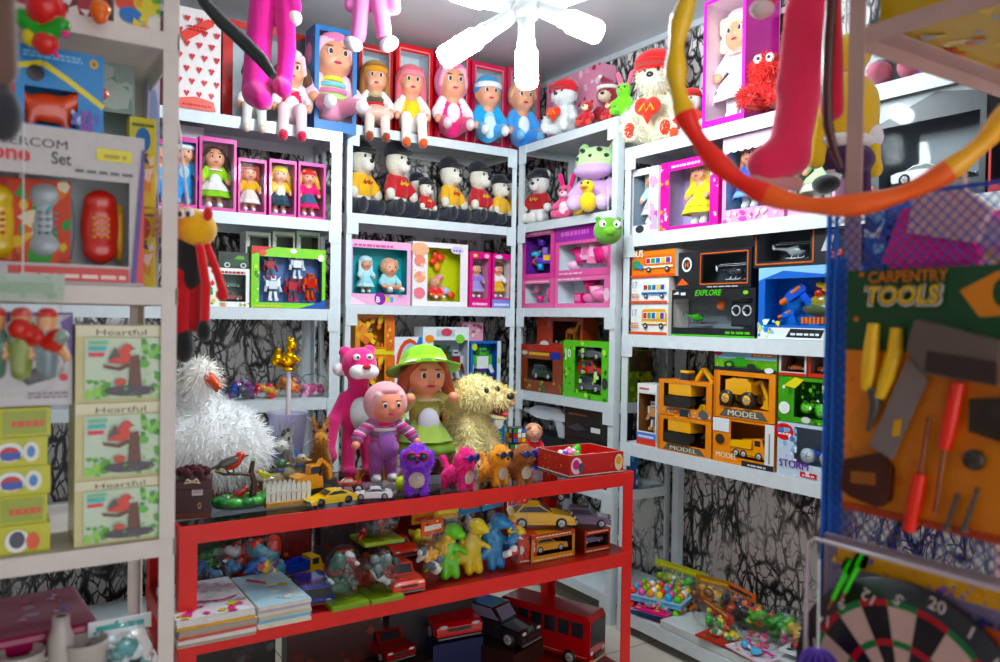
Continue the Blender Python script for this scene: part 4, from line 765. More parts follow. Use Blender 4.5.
a = carton('play_set_box', 'pink play set box at the bottom of the pile near the corner post', 'boxed toy', sh('C', 522, 553, 279, C3), .12, 'e878a8', [('x', .1, .88, .9, .95, 'f8e0ec', 1)], (.1, .16, .9, .84), inner='d8dce4'); dish_set(a, pk, 7, 1)
b = carton('play_set_box', 'long pink kitchen set box at the bottom of the pile below the hanging green ball', 'boxed toy', sh('C', 555, 611, 276, C3), .12, 'ea80b0', [('x', .05, .9, .5, .96, 'f8e8f0', 1), ('e', .93, .4, .05, .2, 'f8d0e0')], (.05, .14, .88, .86), inner='dde2ea'); dish_set(b, pk, 11, 2)
hb = DIM[b.name][1]; pl = sh('C', 555, 612, 221, C3); up = C3+hb+.003
pl2 = ((pl[0][0], pl[0][1], up), pl[1], pl[0][2]+pl[2]-up, pl[3])
a2 = carton('play_set_box', 'pink set box with a broad violet top flap under the hanging green ball', 'boxed toy', pl2, .12, 'e870a8', [('r', 0, .66, 1, 1, 'a02aa0'), ('x', .1, .76, .6, .9, 'd870c8', 1), ('x', .08, .04, .5, .08, 'f8e0ec', 1)], (.06, .12, .92, .6), inner='dfe4ec'); dish_set(a2, pk, 10, 3, z0=.18, z1=.5)
pl = sh('C', 522, 553, 229, C3); up = C3+DIM[a.name][1]+.003; a3 = carton('play_set_box', 'pink set box with violet window of blue and yellow pieces', 'boxed toy', ((pl[0][0], pl[0][1], up), pl[1], pl[0][2]+pl[2]-up, pl[3]), .12, 'e060a0', [('x', .1, .9, .9, .96, 'f8e0ec', 1)], (.1, .1, .9, .86), inner='6a3a90'); dish_set(a3, ['4ab0d8', 'f0c040', '7a50c0', '60c8a0', 'f08030'], 9, 4)
# fourth shelf
q = carton('animal_box', 'red brown box with a toy horse lying on two boxes', 'boxed toy', ((lambda p, up: ((p[0][0]+.03, p[0][1], up), p[1], p[0][2]+p[2]-up, p[3]))(sh('C', 532, 577, 318, C4, .05), C4+.228)), .1, 'b04028', [('r', 0, .7, .3, .95, 'c8502e'), ('b', 0, 0, 1, .3, ['5aa03a', '8ac04a', 'e8e0d0'], 14, .08), ('e', .18, .16, .1, .1, 'e8eef0')], (.36, .2, .95, .9), inner='6a3a2a'); w, h, d = DIM[q.name]
m = MB(TM(.12*w, 0, .22*h, h*.75)); m.sdf([('e', (0, 0, .5), (.38, .14, .17), 'e08a3a'), ('c', (.3, 0, .55), (.45, 0, .85), .1, .07, 'e08a3a'), ('e', (.52, 0, .86), (.14, .06, .07), 'e89a4a')]+[('c', (a_, b_, .45), (a_, b_, .04), .06, .05, 'c87830') for a_ in (-.28, .24) for b_ in (-.08, .08)], 28, .03); m.build('toy_horse', 'plastic', q)
q = carton('army_box', 'red and brown vehicle box standing beside the green truck box', 'boxed toy', sh('C', 521, 562, 345, C4), .1, '8a3a1e', [('r', 0, .86, 1, 1, 'b02a20'), ('r', .2, .78, .7, .84, 'e0b030'), ('r', .72, .72, .96, .86, '2a3a9a'), ('b', 0, 0, 1, .25, ['6a8a2a', '8aa03a', '4a6a20', 'c8a040'], 16, .08), ('e', .1, .82, .08, .05, 'c8d0c0')], (.16, .24, .78, .7), inner='4a3a30'); w, h, d = DIM[q.name]; car(q, -.02*w, 0, .26*h, .5*w, '3a3f38', 'suv')
q = carton('truck_set_box', 'bright green camouflage box with three toy trucks', 'boxed toy', sh('C', 563, 609, 341, C4, .02), .1, '58c020', [('b', 0, 0, 1, 1, ['3a8a18', '88d83a', 'b8e860', '2a6a1a', 'd8f0a0'], 40, .06), ('t', '10', .12, .7, .13, 'f4f8ea', {'bold': .02}), ('e', .92, .3, .06, .1, '24302a')], (.26, .1, .84, .9), inner='7ad030'); w, h, d = DIM[q.name]
for k, c in enumerate(('4a4a4e', 'c82a28', '5a5a5c')): car(q, .05*w, -.005, (.12+.28*k)*h, .5*w, c, 'suv')
# fifth shelf: guns and black boxes
(x, y, z), w0, h0, t = sh('C', 528, 572, 404, C5, .03)
carton('black_box', 'stacked black toy box topped by the white space gun', 'box', sh('C', 519, 562, 434, C5, .02), .14, '17181c', [('x', .1, .7, .5, .8, 'c8ccd0', 2), ('r', .7, .5, .8, .6, 'e8e8ea')]); zt = C5+DIM[last().name][1]
r = thing('toy_gun', 'white and grey toy space gun lying on the black boxes', 'toy gun', (x+.025, y+.03, zt+.002), t); T = TM(0, 0, 0, w0*.9) @ Matrix.Diagonal((1, .8, .85, 1))
m = MB(T); m.prism([(-.5, .3), (-.5, .42), (-.3, .5), (.28, .5), (.4, .42), (.5, .36), (.5, .28), (.12, .26), (-.3, .26)], -.06, .06, 'dde4e8', .96, .96); m.build('body', 'plastic', r, bevel=.01*w0)
m = MB(T); m.prism([(.16, .28), (.34, .28), (.4, .0), (.26, .0)], -.05, .05, 'c8d2d8'); m.build('grip', 'plastic', r, bevel=.01*w0)
m = MB(T); m.tube([(-.5, 0, .36), (-.66, 0, .36)], [.06, .05], 'e4e8ea', 12); m.tube([(-.3, 0, .52), (.1, 0, .56)], .03, '6a7a90', 8); m.build('barrel', 'plastic', r)
m = MB(T); m.lathe([(.09, -.008), (.1, 0), (.09, .008)], '7a848c', (.1, -.06, .2), 16, axis='y'); m.build('trigger_guard', 'plastic', r)
for a_, b_, yt, zz, lab in ((564, 609, 440, C5, 'black toy box below another black box near the corner upright'), (564, 609, 407, None, 'black toy box with small white label on top of its pair')):
    pl = sh('C', a_, b_, yt, zz or C5, .02); 
    if zz is None: pl = ((pl[0][0], pl[0][1], zb), pl[1], pl[0][2]+pl[2]-zb, pl[3])
    carton('black_box', lab, 'box', pl, .14, '141519', [('r', .6, .25, .8, .4, 'e4e6e8'), ('x', .1, .7, .5, .78, '8a5a3a', 1), ('p', [(.05, .3), (.3, .45), (.5, .3), (.3, .2)], '3a3f48')]); zb = pl[0][2]+pl[2]+.002
carton('blue_carton', 'blue printed carton standing deep on the low corner shelf', 'box', ((2.5, 2.74, C5+.0015), .11, .2, -PI/2+PI/2), .1, '1a4f8a', [('b', 0, 0, 1, 1, ['2a7ac0', '16304a', 'c0d0d8', '3aa0d0', '0f2236'], 26, .09)])
carton('army_box', 'green and yellow box glimpsed through the end of the corner rack', 'box', ((2.56, 2.742, C4+.0015), .14, .24, 0), .1, '5a7a1c', [('b', 0, 0, 1, .6, ['8ab030', '3a5a14', 'c0a830', '2c3a18'], 26, .1), ('r', 0, .6, 1, 1, '3a2a1c'), ('b', 0, .6, 1, 1, ['5a3a20', '8a4a28'], 8, .1)])
# ================================================================ rack along the marble wall
R1, R2, R3, R4, R5 = RL
(x, y, z), _, h, t = slot('R', 640, 660, 56, R1, .12); r = thing('plush_bear', 'big cream plush bear with red cap, red heart and red foot pads', 'plush toy', (x, y-.03, z), t+.55); bear(r, 0, 0, .003, h*1.02, dict(fur='ece4cc', cap='de2020', brim='d81c1c', heart='e0301c', hmark='f0a030', pads='e03a24', num=3500, muzzle='f0ead8', slim=.9, capk=1.2), 0, 46)
shelf_bear('red and white plush partly behind the hanging hoop', 'R', 690, 88, R1, dict(fur='f0ece4', shirt='d82018', foot='e84a20', cap='d02018'), .14, rz=.4, n=28)
dollbox('doll_box', 'tall hot pink box with a baby doll in white lace dress', sh('R', 702, 744, -6, R1, .02), .2, 'f050c8', dict(top='f8f0f2', sleeve='f8dce6', skirt='f8f4f4', skirt2='f6e6ec', hat='hood', hatc='f6c8d8', hat2='f8e0ea', style='curly', hair='f0d8c0', trim='f8c0d4', flare=1.25, head=1.05, skin='e8a888'), (.07, .06, .93, .97), hk=.84, inner='f6dce8', n=46, side='d838a8')
(x, y, z), _, h, t = slot('R', 757, 777, 56, R1, .03); r = thing('plush_monster', 'fluffy bright red plush with shaggy fur beside the tall pink doll box', 'plush toy', (x, y, z), t+.4); T = TM(0, 0, .02, h)
fur_part('body', [('e', (0, 0, .28), (.3, .26, .28), 'd81410'), ('e', (0, -.03, .68), (.27, .24, .24), 'e01c12'), ('c', (-.22, 0, .4), (-.36, -.16, .26), .1, .1, 'd81410'), ('c', (.22, 0, .4), (.36, -.16, .26), .1, .1, 'd81410'), ('c', (.14, -.1, .1), (.22, -.32, .1), .12, .12, 'd81410'), ('c', (-.14, -.1, .1), (-.22, -.32, .1), .12, .12, 'd81410')], r, 36, .04, T, 2600, .1, .012)
for s in (-1, 1): m = MB(T); m.ell((s*.1, -.24, .8), (.075, .05, .08), 'f4f4f0'); e = m.build('eye', 'plastic', r); m = MB(T); m.ell((s*.09, -.285, .8), (.03, .02, .03), '111'); m.build('pupil', 'plastic', e)
dollbox('doll_box', 'tall white edged box with dark haired doll behind the hanging pink plush', sh('R', 766, 792, 8, R1, .23), .12, 'e8e0e4', dict(hair='2a1a18', style='long', top='e8d0a8', skirt='f0e0c8', skirt2='f4ecd8'), (.08, .05, .92, .95), hk=.86, n=30, inner='c88a5a')
carton('grey_carton', 'grey carton on the top shelf above the black car box', 'box', sh('R', 864, 884, 44, R1, .02), .14, '8a9296', [('r', .1, .3, .9, .6, '7a8488')])
r, h = placed('toy_shoe', 'pair of grey and pink doll shoes on the top shelf', 'doll shoe', 'R', 895, 54, R1, .03, .3); T = TM(0, 0, 0, h)
for s in (-1, 1): m = MB(T); m.sdf([('e', (s*.5, 0, .4), (.42, .8, .4), 'c87888'), ('e', (s*.5, .3, .65), (.38, .45, .35), '4a4650')], 22, .1); m.build('shoe', 'cloth', r)
carton('violet_carton', 'violet pink carton lying at the far end of the top shelf', 'box', sh('R', 908, 950, 58, R1, .02), .14, 'a070c0', [('b', 0, 0, 1, 1, ['c890d8', '7a50a8', 'd8b0e0'], 8, .2)])
# second shelf
pr_ = ['f4e060', 'e84a8a', '5ab0d8', 'f0a040', 'f8f0f4', '8a5ac0', 'd83a3a']
dollbox('doll_box', 'narrow white box with a doll beside the pink princess box', sh('R', 631, 658, 168, R2), .1, 'f0eef0', dict(hair='b0a8b0', style='long', top='c8d8e0', skirt='d8c0d0', skirt2='e8e0e8'), (.08, .14, .66, .9), [('r', .68, .0, 1, 1, 'e8d8e4'), ('b', .7, .05, .98, .95, ['f4a8c8', 'd86aa0', 'f8f0f4', 'c0b0d8'], 14, .1), ('e', .35, .08, .16, .06, '2a2a30')], hk=.86, inner='9aa8b4', n=30)
dollbox('doll_box', 'pink box with a princess doll in long yellow gown', sh('R', 660, 718, 158, R2), .14, 'ea4ca0', dict(hair='d8b04a', style='long', top='e8d020', skirt='e8d428', skirt2='f0e040', flare=1.3, hat=None), (.16, .06, .86, .86), [('b', .0, .02, .15, .96, ['f0a030', 'f8d8e8', 'e03a6a', 'f4c0d8'], 16, .05), ('b', .87, .02, 1, .96, ['f8d0e4', 'd83a90', 'f4f0e0'], 10, .04), ('x', .2, .9, .7, .96, 'f8c8e0', 1)], hk=.94, inner='c8b8dc', n=40, wfront=[('b', .16, .06, .86, .86, pr_, 46, .07)])
dollbox('doll_box', 'pink box with scalloped white header and fairy dolls', sh('R', 722, 784, 132, R2), .14, 'f0a8d0', dict(hair='b06a3a', style='long', top='4a6ac8', skirt='3a58b8', skirt2='8ab0e8', flare=1.2), (.06, .16, .94, .84), [('r', 0, .86, 1, 1, 'f4d0e8')]+[('e', .08+.12*i, .85, .065, .035, 'f8f0f6') for i in range(8)]+[('b', .02, .01, .98, .14, ['e86ab0', 'f4c8e0', 'f8e8f0'], 18, .05)], hk=.78, inner='a8c4e0', n=36, dx=-.22, wfront=[('b', .06, .16, .94, .84, pr_+['a0d8e8', 'c8e0f0'], 60, .06)])
q = last(); w, h, d = DIM[q.name]; doll(q, .2*w, 0, .16*h+.004, .5*h, dict(hair='e8c860', style='curly', top='f070a8', skirt='f490c0', skirt2='f8c0dc', flare=1.2), 0, 0, False, 30)
dollbox('doll_box', 'pale pink doll box half hidden by the hanging hoop', sh('R', 788, 835, 118, R2), .14, 'f2b8d8', dict(hair='d8c080', style='long', top='a0c8a0', skirt='c8e0b0', skirt2='f0f0d8', flare=1.3), (.06, .1, .94, .88), [('x', .1, .91, .7, .96, 'd84a9a', 1)], hk=.86, inner='c8d8d0', n=34, wfront=[('b', .06, .1, .94, .88, pr_+['d8e8d0'], 40, .07)])
q = carton('car_box', 'large black and silver box with a white toy car behind the orange hoop', 'boxed toy', sh('R', 868, 985, 92, R2), .12, '2a2e34', [('p', [(0, .75), (.6, .98), (1, .9), (1, 1), (0, 1)], '9aa2a8'), ('b', .0, .02, .3, .2, ['e85a2a', 'f0c040', '5a90d0'], 8, .05)], (.1, .16, .95, .74), inner='6a7480'); w, h, d = DIM[q.name]; car(q, 0, 0, .17*h, .62*w, 'e8ecee', 'sports')
q = carton('car_box', 'red edged box with a dark red toy car near the pink house', 'boxed toy', sh('R', 988, 1030, 118, R2), .12, 'c8342c', [], (.06, .12, .94, .88), inner='3a3038'); w, h, d = DIM[q.name]; car(q, 0, 0, .13*h, .8*w, '8a1a22', 'sports')
# third shelf
def busprint(c): return [('p', [(.3, .3), (.3, .74), (.36, .82), (.92, .82), (.97, .66), (.97, .3)], c), ('r', .34, .5, .92, .72, 'dfe8ec')]+[('r', .35+.115*i, .52, .44+.115*i, .7, ('c8404a', '4a9a50', '3a70b8', 'f0c840', '6a4a9a')[i]) for i in range(5)]+[('r', .3, .34, .97, .42, 'f0e0c0' if c != 'e8ecec' else '3a70b8')]+[('e', u, .28, .055, .1, '26262a') for u in (.42, .84)]+[('e', u, .28, .025, .045, 'c0c4c8') for u in (.42, .84)]+[('r', .0, .0, 1, .09, 'e05028'), ('t', '17', .13, .6, .14, '9aa8b0', {'bold': .01}), ('x', .04, .2, .24, .4, 'c86a3a', 3)]
z = R3
for k, (t_, c, bc, lab) in enumerate(((303, 'eceeec', 'e8a020', 'white box printed with an orange bus, bottom of the stack of three'), (277, 'eef0ee', 'e8ecec', 'white box printed with a white bus, in the middle of the stack'), (250, 'e8802a', 'e06818', 'orange box printed with an orange bus, on top of the stack'))):
    pl = sh('R', 631, 668 if k < 2 else 674, t_, R3, .01); pl = ((pl[0][0], pl[0][1], z+.0012), pl[1], pl[0][2]+pl[2]-z-.003, pl[3])
    it = busprint(bc); 
    if k == 2: it = [x for x in it if x[0] not in 't'][:-1]+[('t', 'BUS', .17, .78, .26, 'f8f0e0', {'bold': .02}), ('e', .14, .5, .1, .16, '3a8a5a'), ('e', .24, .4, .06, .1, '4a90d0')]
    carton('bus_box', lab, 'boxed toy', pl, .12, c, it, group='printed bus boxes', side='e0d8d0'); z = pl[0][2]+pl[2]
q = carton('helicopter_box', 'black and green window box with green helicopter and remote control', 'boxed toy', sh('R', 670, 755, 289, R3), .11, '14161a', [('t', 'EXPLORE', .47, .86, .32, '58c030', {'shear': .3, 'bold': .02}), ('r', 0, 0, 1, .035, '4ab82a'), ('x', .68, .07, .95, .15, '58c030', 1), ('p', [(.04, .9), (.1, .97), (.12, .9)], 'e8ecec'), ('r', .14, .88, .2, .94, 'e8ecec'), ('e', .9, .91, .03, .04, '7ac83a')], (.04, .18, .97, .8), inner='8a929a'); w, h, d = DIM[q.name]; copter(q, -.26*w, -.02, .26*h, .3*w, '3a9a28', 0, '1c1c1e')
hz_ = h
m = MB(); x0 = .3*w; m.box(x0-.13*w, x0+.13*w, -.025, .03, .22*h, .74*h, '23262b'); o = m.build('remote_control', 'plastic', q, bevel=.006)
for s in (-1, 1):
    m = MB(); m.lathe([(.048*w, 0), (.05*w, .004), (.038*w, .004), (.036*w, 0)], 'd0d4d8', (x0+s*.06*w, -.026, .55*h), 20, axis='y'); m.tube([(x0+s*.06*w, -.03, .55*h), (x0+s*.06*w, -.045, .56*h)], .006, '111', 8); m.build('control_stick', 'plastic', o)
m = MB(); m.ell((.03*w, -.01, .68*h), (.05*w, .01, .05*w), 'e8702a'); m.build('round_badge', 'plastic', q)
pl = sh('R', 675, 750, 250, R3, .03); up = R3+hz_+.003
q = carton('helicopter_box', 'black box with orange framed window lying on the green lettered box', 'boxed toy', ((pl[0][0], pl[0][1], up), pl[1], pl[0][2]+pl[2]-up, pl[3]), .11, '18191d', [('l', [(.35, .12), (.35, .92), (.96, .92), (.96, .12), (.35, .12)], .03, 'd8683a'), ('e', .16, .66, .07, .2, 'e8ecec'), ('e', .16, .66, .05, .14, '18191d'), ('t', 'H', .16, .58, .05, 'e07030', {'bold': .04}), ('p', [(.02, .1), (.1, .3), (.2, .12)], 'd85a20'), ('x', .45, .03, .85, .08, 'b8bcc0', 1)], (.38, .16, .94, .88), inner='4a5058'); w, h, d = DIM[q.name]; copter(q, .16*w, -.01, .2*h, .42*w, '2a2d33', 0, 'd8dce0')
q2 = carton('blaster_box', 'blue box with orange blue and yellow toy blasters', 'boxed toy', sh('R', 758, 846, 266, R3), .11, '1f62c4', [('p', [(0, .82), (.3, .95), (.75, .88), (1, .96), (1, 1), (0, 1)], '9ac8ec'), ('r', 0, 0, 1, .16, 'e8eef4'), ('p', [(.34, .03), (.4, .15), (.78, .14), (.74, .03)], '1c2028'), ('x', .4, .06, .72, .11, 'e8ecf0', 1), ('b', .0, .02, .3, .28, ['f0d828', '8ad0f0', 'f4f8fa', '3a90e0'], 18, .06), ('t', 'C', .9, .04, .05, 'f0d020', {'bold': .04})], (.08, .2, .98, .84), inner='3a80d8'); w, h, d = DIM[q2.name]
def blaster(parent, x, z, s, c1, c2, ang, y=0):
    T = TM(x, y, z, s) @ Matrix.Rotation(ang, 4, 'Y'); m = MB(T); m.prism([(-.3, -.06), (-.3, .14), (-.1, .2), (.26, .18), (.34, .06), (.3, -.04)], -.09, .09, c1); b = m.build('toy_blaster', 'plastic', parent, bevel=.02*s)
    m = MB(T); m.tube([(-.3, 0, .05), (-.5, 0, .05), (-.54, 0, .05)], [.08, .09, .07], c2, 10); m.build('barrel', 'plastic', b); m = MB(T); m.prism([(.05, -.03), (.24, -.02), (.3, -.4), (.14, -.42)], -.06, .06, c1); m.build('grip', 'plastic', b, bevel=.01*s); m = MB(T); m.tube([(-.1, -.07, .1), (.2, -.07, .12)], .05, c2, 8); m.build('side_panel', 'plastic', b)
blaster(q2, -.12*w, .62*h, .4*w, '2a5ad0', 'f07820', -.5, -.01); blaster(q2, .26*w, .66*h, .36*w, 'f0b818', 'f0d040', .3, .0); blaster(q2, -.22*w, .34*h, .24*w, '2a68d8', 'f07820', -.3, -.01)
m = MB(); m.sdf([('e', (.12*w, 0, .42*h), (.2*w, .025, .1*h), '4a5a3a'), ('e', (.12*w, 0, .52*h), (.12*w, .022, .1*h), '8a8030'), ('e', (.12*w, -.01, .64*h), (.05*w, .015, .05*h), 'c03a2a')], 30, .01); m.build('toy_mask', 'plastic', q2)
for i in range(9): m = MB(); m.tube([((-.06+.045*i)*w, -.01, .22*h), ((-.06+.045*i)*w, -.01, .31*h)], .018*w, 'f08028', 8); m.build('foam_dart', 'plastic', q2)
hb = h; pl = sh('R', 752, 846, 222, R3, .04); up = R3+hb+.003
q = carton('helicopter_box', 'long black box with helicopter window lying on the blue blaster box', 'boxed toy', ((pl[0][0], pl[0][1], up), pl[1], pl[0][2]+pl[2]-up, pl[3]), .12, '1b1c20', [('l', [(.03, .08), (.03, .94), (.66, .94), (.66, .08), (.03, .08)], .035, 'c86a3a'), ('p', [(.74, .3), (.82, .75), (.88, .75), (.84, .3)], 'c8ccd0'), ('p', [(.8, .1), (.96, .2), (.94, .32), (.8, .24)], 'e05a20'), ('l', [(.68, .9), (.97, .76)], .03, 'a8acb0')], (.06, .14, .63, .88), inner='555c64'); w, h, d = DIM[q.name]; copter(q, -.16*w, -.01, .18*h, .4*w, 'a8aeb4', .15, 'd8dce0')
# fourth shelf
q = carton('figure_box', 'white and red narrow box with a small figure at the end of the truck shelf', 'boxed toy', sh('R', 637, 656, 384, R4), .1, 'f0f0f0', [('r', 0, .86, 1, 1, 'f4f4f4'), ('x', .1, .9, .6, .96, 'd83a3a', 1), ('r', 0, .0, 1, .1, 'e04a3a'), ('r', 0, .1, 1, .2, '6a8ad8'), ('x', .1, .12, .9, .18, 'f0f4fa', 1)], (.06, .22, .94, .84), inner='8a5a3a'); w, h, d = DIM[q.name]; robot(q, 0, 0, .23*h, .5*h, 'd8a070', 'e8e0d8')
og = 'e8860c'; op = [('p', [(.1, .03), (.2, .2), (.8, .2), (.9, .03)], '5a5650'), ('t', 'MODEL', .5, .06, .5, 'e0d8c0', {'bold': .03, 'h': .12}), ('r', .0, .0, .04, 1, 'd07000')]
spec = [((658, 711, 418), 'orange box with yellow digger, lower one at the end of the truck shelf', None, 'digger', 0), ((713, 774, 421), 'orange and white box with an orange dump truck', 'w', 'truck', 0), ((658, 711, 381), 'grey lettered box with yellow digger stacked at the end of the truck shelf', 'g', 'digger', 1), ((713, 774, 372), 'orange box with yellow loader stacked on the dump truck box', None, 'loader', 1)]
zt = {}
for (a_, b_, yt), lab, v, kind, lev in spec:
    pl = sh('R', a_, b_, yt, R4, .012 if lev == 0 else .02)
    if lev: pl = ((pl[0][0], pl[0][1], zt[a_]+.003), pl[1], pl[0][2]+pl[2]-zt[a_]-.003, pl[3])
    it = op if v is None else [('p', [(0, 0), (0, .7), (.28, .3), (.5, 0)], 'f08a10'), ('t', 'MODEL', .24, .1, .36, 'f0e0c0', {'bold': .03}), ('r', .86, .0, 1, 1, 'e4e6e6'), ('l', [(.93, .15), (.93, .8)], .04, '8a9094'), ('r', .0, .7, .28, 1, 'e4e8ea'), ('r', .5, .0, 1, .12, '23262a'), ('x', .6, .03, .9, .09, 'd8d8d8', 1), ('e', .13, .52, .08, .12, '3a3026')] if v == 'w' else [('b', .0, .0, 1, .24, ['c8ccce', 'e4e6e6', '9a9e9e', '6a6e70'], 24, .05), ('t', 'MODEL', .42, .06, .5, '4a4c50', {'bold': .03, 'h': .14}), ('e', .86, .13, .09, .12, '55585a')]
    q = carton('digger_box' if kind != 'truck' else 'truck_box', lab, 'boxed toy', pl, .1, og, it, (.1, .24, .9, .9) if v != 'w' else (.3, .16, .86, .96), inner='a8682a', side='d87a08', group='orange digger boxes'); w, h, d = DIM[q.name]; zt[a_] = pl[0][2]+h
    if kind == 'truck': car(q, .08*w, -.02, .17*h, .56*w, 'f09a14', 'truck', acc='f8b830')
    else: digger(q, -.06*w, -.012, .25*h, .84*w, 'f8b020', kind=kind)
pl = sh('R', 713, 775, 352, R4, .025); up = zt[713]+.003
carton('tractor_box', 'green printed tractor box on top of the loader box', 'box', ((pl[0][0], pl[0][1], up), pl[1], pl[0][2]+pl[2]-up, pl[3]), .11, '6ab030', [('r', 0, .6, 1, 1, '9ad0e8'), ('b', 0, .2, 1, .7, ['5aa028', '88c848', 'b8d890', '4a8a24'], 30, .08), ('r', 0, 0, 1, .16, '1d2430'), ('p', [(.2, .25), (.28, .6), (.5, .72), (.56, .4), (.72, .36), (.74, .22)], '3a9a2a'), ('e', .26, .3, .09, .2, '222622'), ('e', .26, .3, .045, .1, '6ac040'), ('e', .62, .27, .07, .15, '222622'), ('r', .62, .78, .98, .96, 'e07a28'), ('x', .66, .82, .95, .92, 'f4e8d0', 1), ('e', .08, .88, .07, .12, 'd82a3a'), ('e', .9, .12, .07, .14, 'e8eef0')])
q = carton('buggy_box', 'blue and white blister box with blue off-road buggy marked storm', 'boxed toy', sh('R', 777, 836, 425, R4, .012), .11, 'c8d8e8', [('e', .12, .82, .17, .16, 'd83030'), ('x', .02, .76, .24, .88, 'f4f0f0', 2), ('b', 0, .3, .35, .9, ['8ab0d8', 'e8f0f8', '5a80c0', 'a8c0e0'], 16, .08), ('t', 'STORM', .3, .16, .5, '6a3a9a', {'bold': .03}), ('r', .42, .03, .7, .12, 'd83a3a'), ('x', .46, .05, .66, .1, 'f8e0e0', 1), ('b', .3, .02, 1, .14, ['f0f4f8', 'c0d0e4'], 6, .06)], (.3, .26, .97, .94), inner='b8c4d0'); w, h, d = DIM[q.name]; car(q, .13*w, -.0, .27*h, .56*w, '2a50b0', 'monster', rim='d8dce0', wr=.2, tire='b8c4cc'); hb = h
pl = sh('R', 777, 836, 378, R4, .02); up = R4+hb+.004
q = carton('buggy_box', 'green blister box with bright green off-road buggies', 'boxed toy', ((pl[0][0], pl[0][1], up), pl[1], pl[0][2]+pl[2]-up, pl[3]), .11, '3f9a20', [('b', 0, 0, 1, 1, ['60c830', '2a7a14', '98e050', 'e8f0d8', '1a5a10'], 36, .07), ('p', [(.1, .8), (.3, 1), (.45, .95), (.3, .75)], 'e8d820'), ('e', .12, .3, .1, .14, 'e8f0e8'), ('e', .5, .08, .08, .07, 'd0d8d0')], (.28, .12, .97, .92), inner='4a8a3a'); w, h, d = DIM[q.name]; car(q, .02*w, 0, .2*h, .42*w, '58d828', 'monster', rim='90f060', wr=.2, tire='4ac020'); car(q, .3*w, -.01, .14*h, .42*w, '48c020', 'monster', rim='90f060', wr=.2, tire='3ab020'); up2 = up+h+.003
for a_, b_, c, lab in ((777, 804, 'd8d4d0', 'small white box with orange racing car on the green buggy box'), (806, 838, 'b83a2c', 'small red box with orange car beside the tools rack')):
    pl = sh('R', a_, b_, 351, R4, .02); q = carton('car_box', lab, 'boxed toy', ((pl[0][0], pl[0][1], up2), pl[1], pl[0][2]+pl[2]-up2, pl[3]), .09, c, [('r', 0, 0, 1, .12, 'c8382c'), ('x', .1, .9, .8, .96, '7a7070', 1)], (.08, .16, .94, .86), inner='8a6a64'); w, h, d = DIM[q.name]; car(q, 0, 0, .2*h, .72*w, 'f06018', 'sports')
# bottom shelf: a board with trays and bags of small toys
pl = sh('R', 660, 850, 600, R5, .004); m = MB(); m.box(-.006, .32, -.56, .56, 0, .035, 'cfd4d2'); o = m.build('display_board', 'paint', None, (WR+.012, 1.85, R5+.0012), bevel=.004); tag(o, 'white board lying on the bottom shelf below the bagged toys', 'board'); BZ = R5+.0375
def egg_tray(label, x, y, z, rz, cols, bc):
    r = thing('egg_tray', label, 'toy tray', (x, y, z), rz); m = MB(); m.box(-.13, .13, -.09, .09, 0, .02, bc); m.box(-.134, .134, -.094, .094, .02, .024, '9ac0e0'); m.build('tray', 'plastic', r, bevel=.004)
    for i in range(6):
        for j in range(4): m = MB(); m.ell((-.105+.042*i, -.062+.041*j, .035), (.017, .017, .02), cols[(i*3+j*5) % len(cols)]); m.build('toy_egg', 'plastic', r)
ec = ['e8402a', '60c028', 'f0d030', 'e86aa0', 'f0f0e8', '50b0e0', 'f09030']
p0 = (WR+.12, 2.53); z = R5+.0015
for k in range(2): egg_tray('tray of colourful toy eggs, %s of the two on the bottom shelf' % ('lower', 'upper')[k], p0[0]+.012*(k % 2), p0[1]+.01*k, z, -PI/2+.35+.06*k, ec, '2a5a80' if k < 1 else '7ac0e8'); z += .058
bags = [(672, 597, ['e83a80', 'e85a2a', '3a9a6a', '8a4ac0'], 'flat bag of pink and orange toys at the front of the bottom shelf', .17, .05, .1, None), (716, 625, ['d83a2a', 'f0d020', '40a040', 'c0a0b0'], 'red and yellow blister bag on the board edge', .17, .06, .13, ['c83a28', 'f0d030', '50a040']), (700, 590, ['40c020', 'c8d0d8', '2a6a3a', 'e85a2a'], 'green domed blister pack beside the egg trays', .13, .09, .12, None),
        (745, 580, ['b8c020', 'e0d040', '8a9a18'], 'long yellow green toy pack against the marble wall', .2, .1, .09, ['b8c020', 'f0e040', '202018']), (782, 592, ['c88a28', 'e0b040', '7a4a20'], 'golden patterned toy pack against the marble wall', .12, .1, .09, ['b07a28', 'e8c050', 'd84a28']), (735, 603, ['5a5a60', 'e8e0a0', 'd85a20'], 'bag of yellow and grey toys in the middle of the heap', .16, .09, .12, None), (772, 612, ['f06a18', 'd84a10', '2a2a30'], 'orange edged dark toy bag leaning in the heap', .13, .1, .11, ['f06a18', '2a2a30', 'f0a040']),
        (760, 640, ['e83a8a', 'f0a0c0', 'f07020'], 'pink and orange card pack at the board edge', .14, .03, .1, None), (800, 618, ['e8a020', '50a030', 'd83a28'], 'orange and green toy beside the green round pack', .12, .08, .1, None), (795, 640, ['2a8a2a', '5ab03a', '5a4a7a', '7a8a90'], 'round green toy pack in clear wrap', .13, .1, .12, None),
        (828, 630, ['4a9ab0', 'd86a9a', '60a060'], 'blue and pink bag near the dart board', .13, .07, .11, None), (830, 660, ['2a2628', 'c0352a', 'e8e0d8', '3a3a40'], 'black and white blister pack at the near end of the board', .17, .06, .13, ['e0e4ea', '3a3038', 'c83a30']), (842, 640, ['e8c820', '28282a', 'd8b018'], 'yellow and black toy at the near end of the bottom shelf', .1, .1, .1, None)]
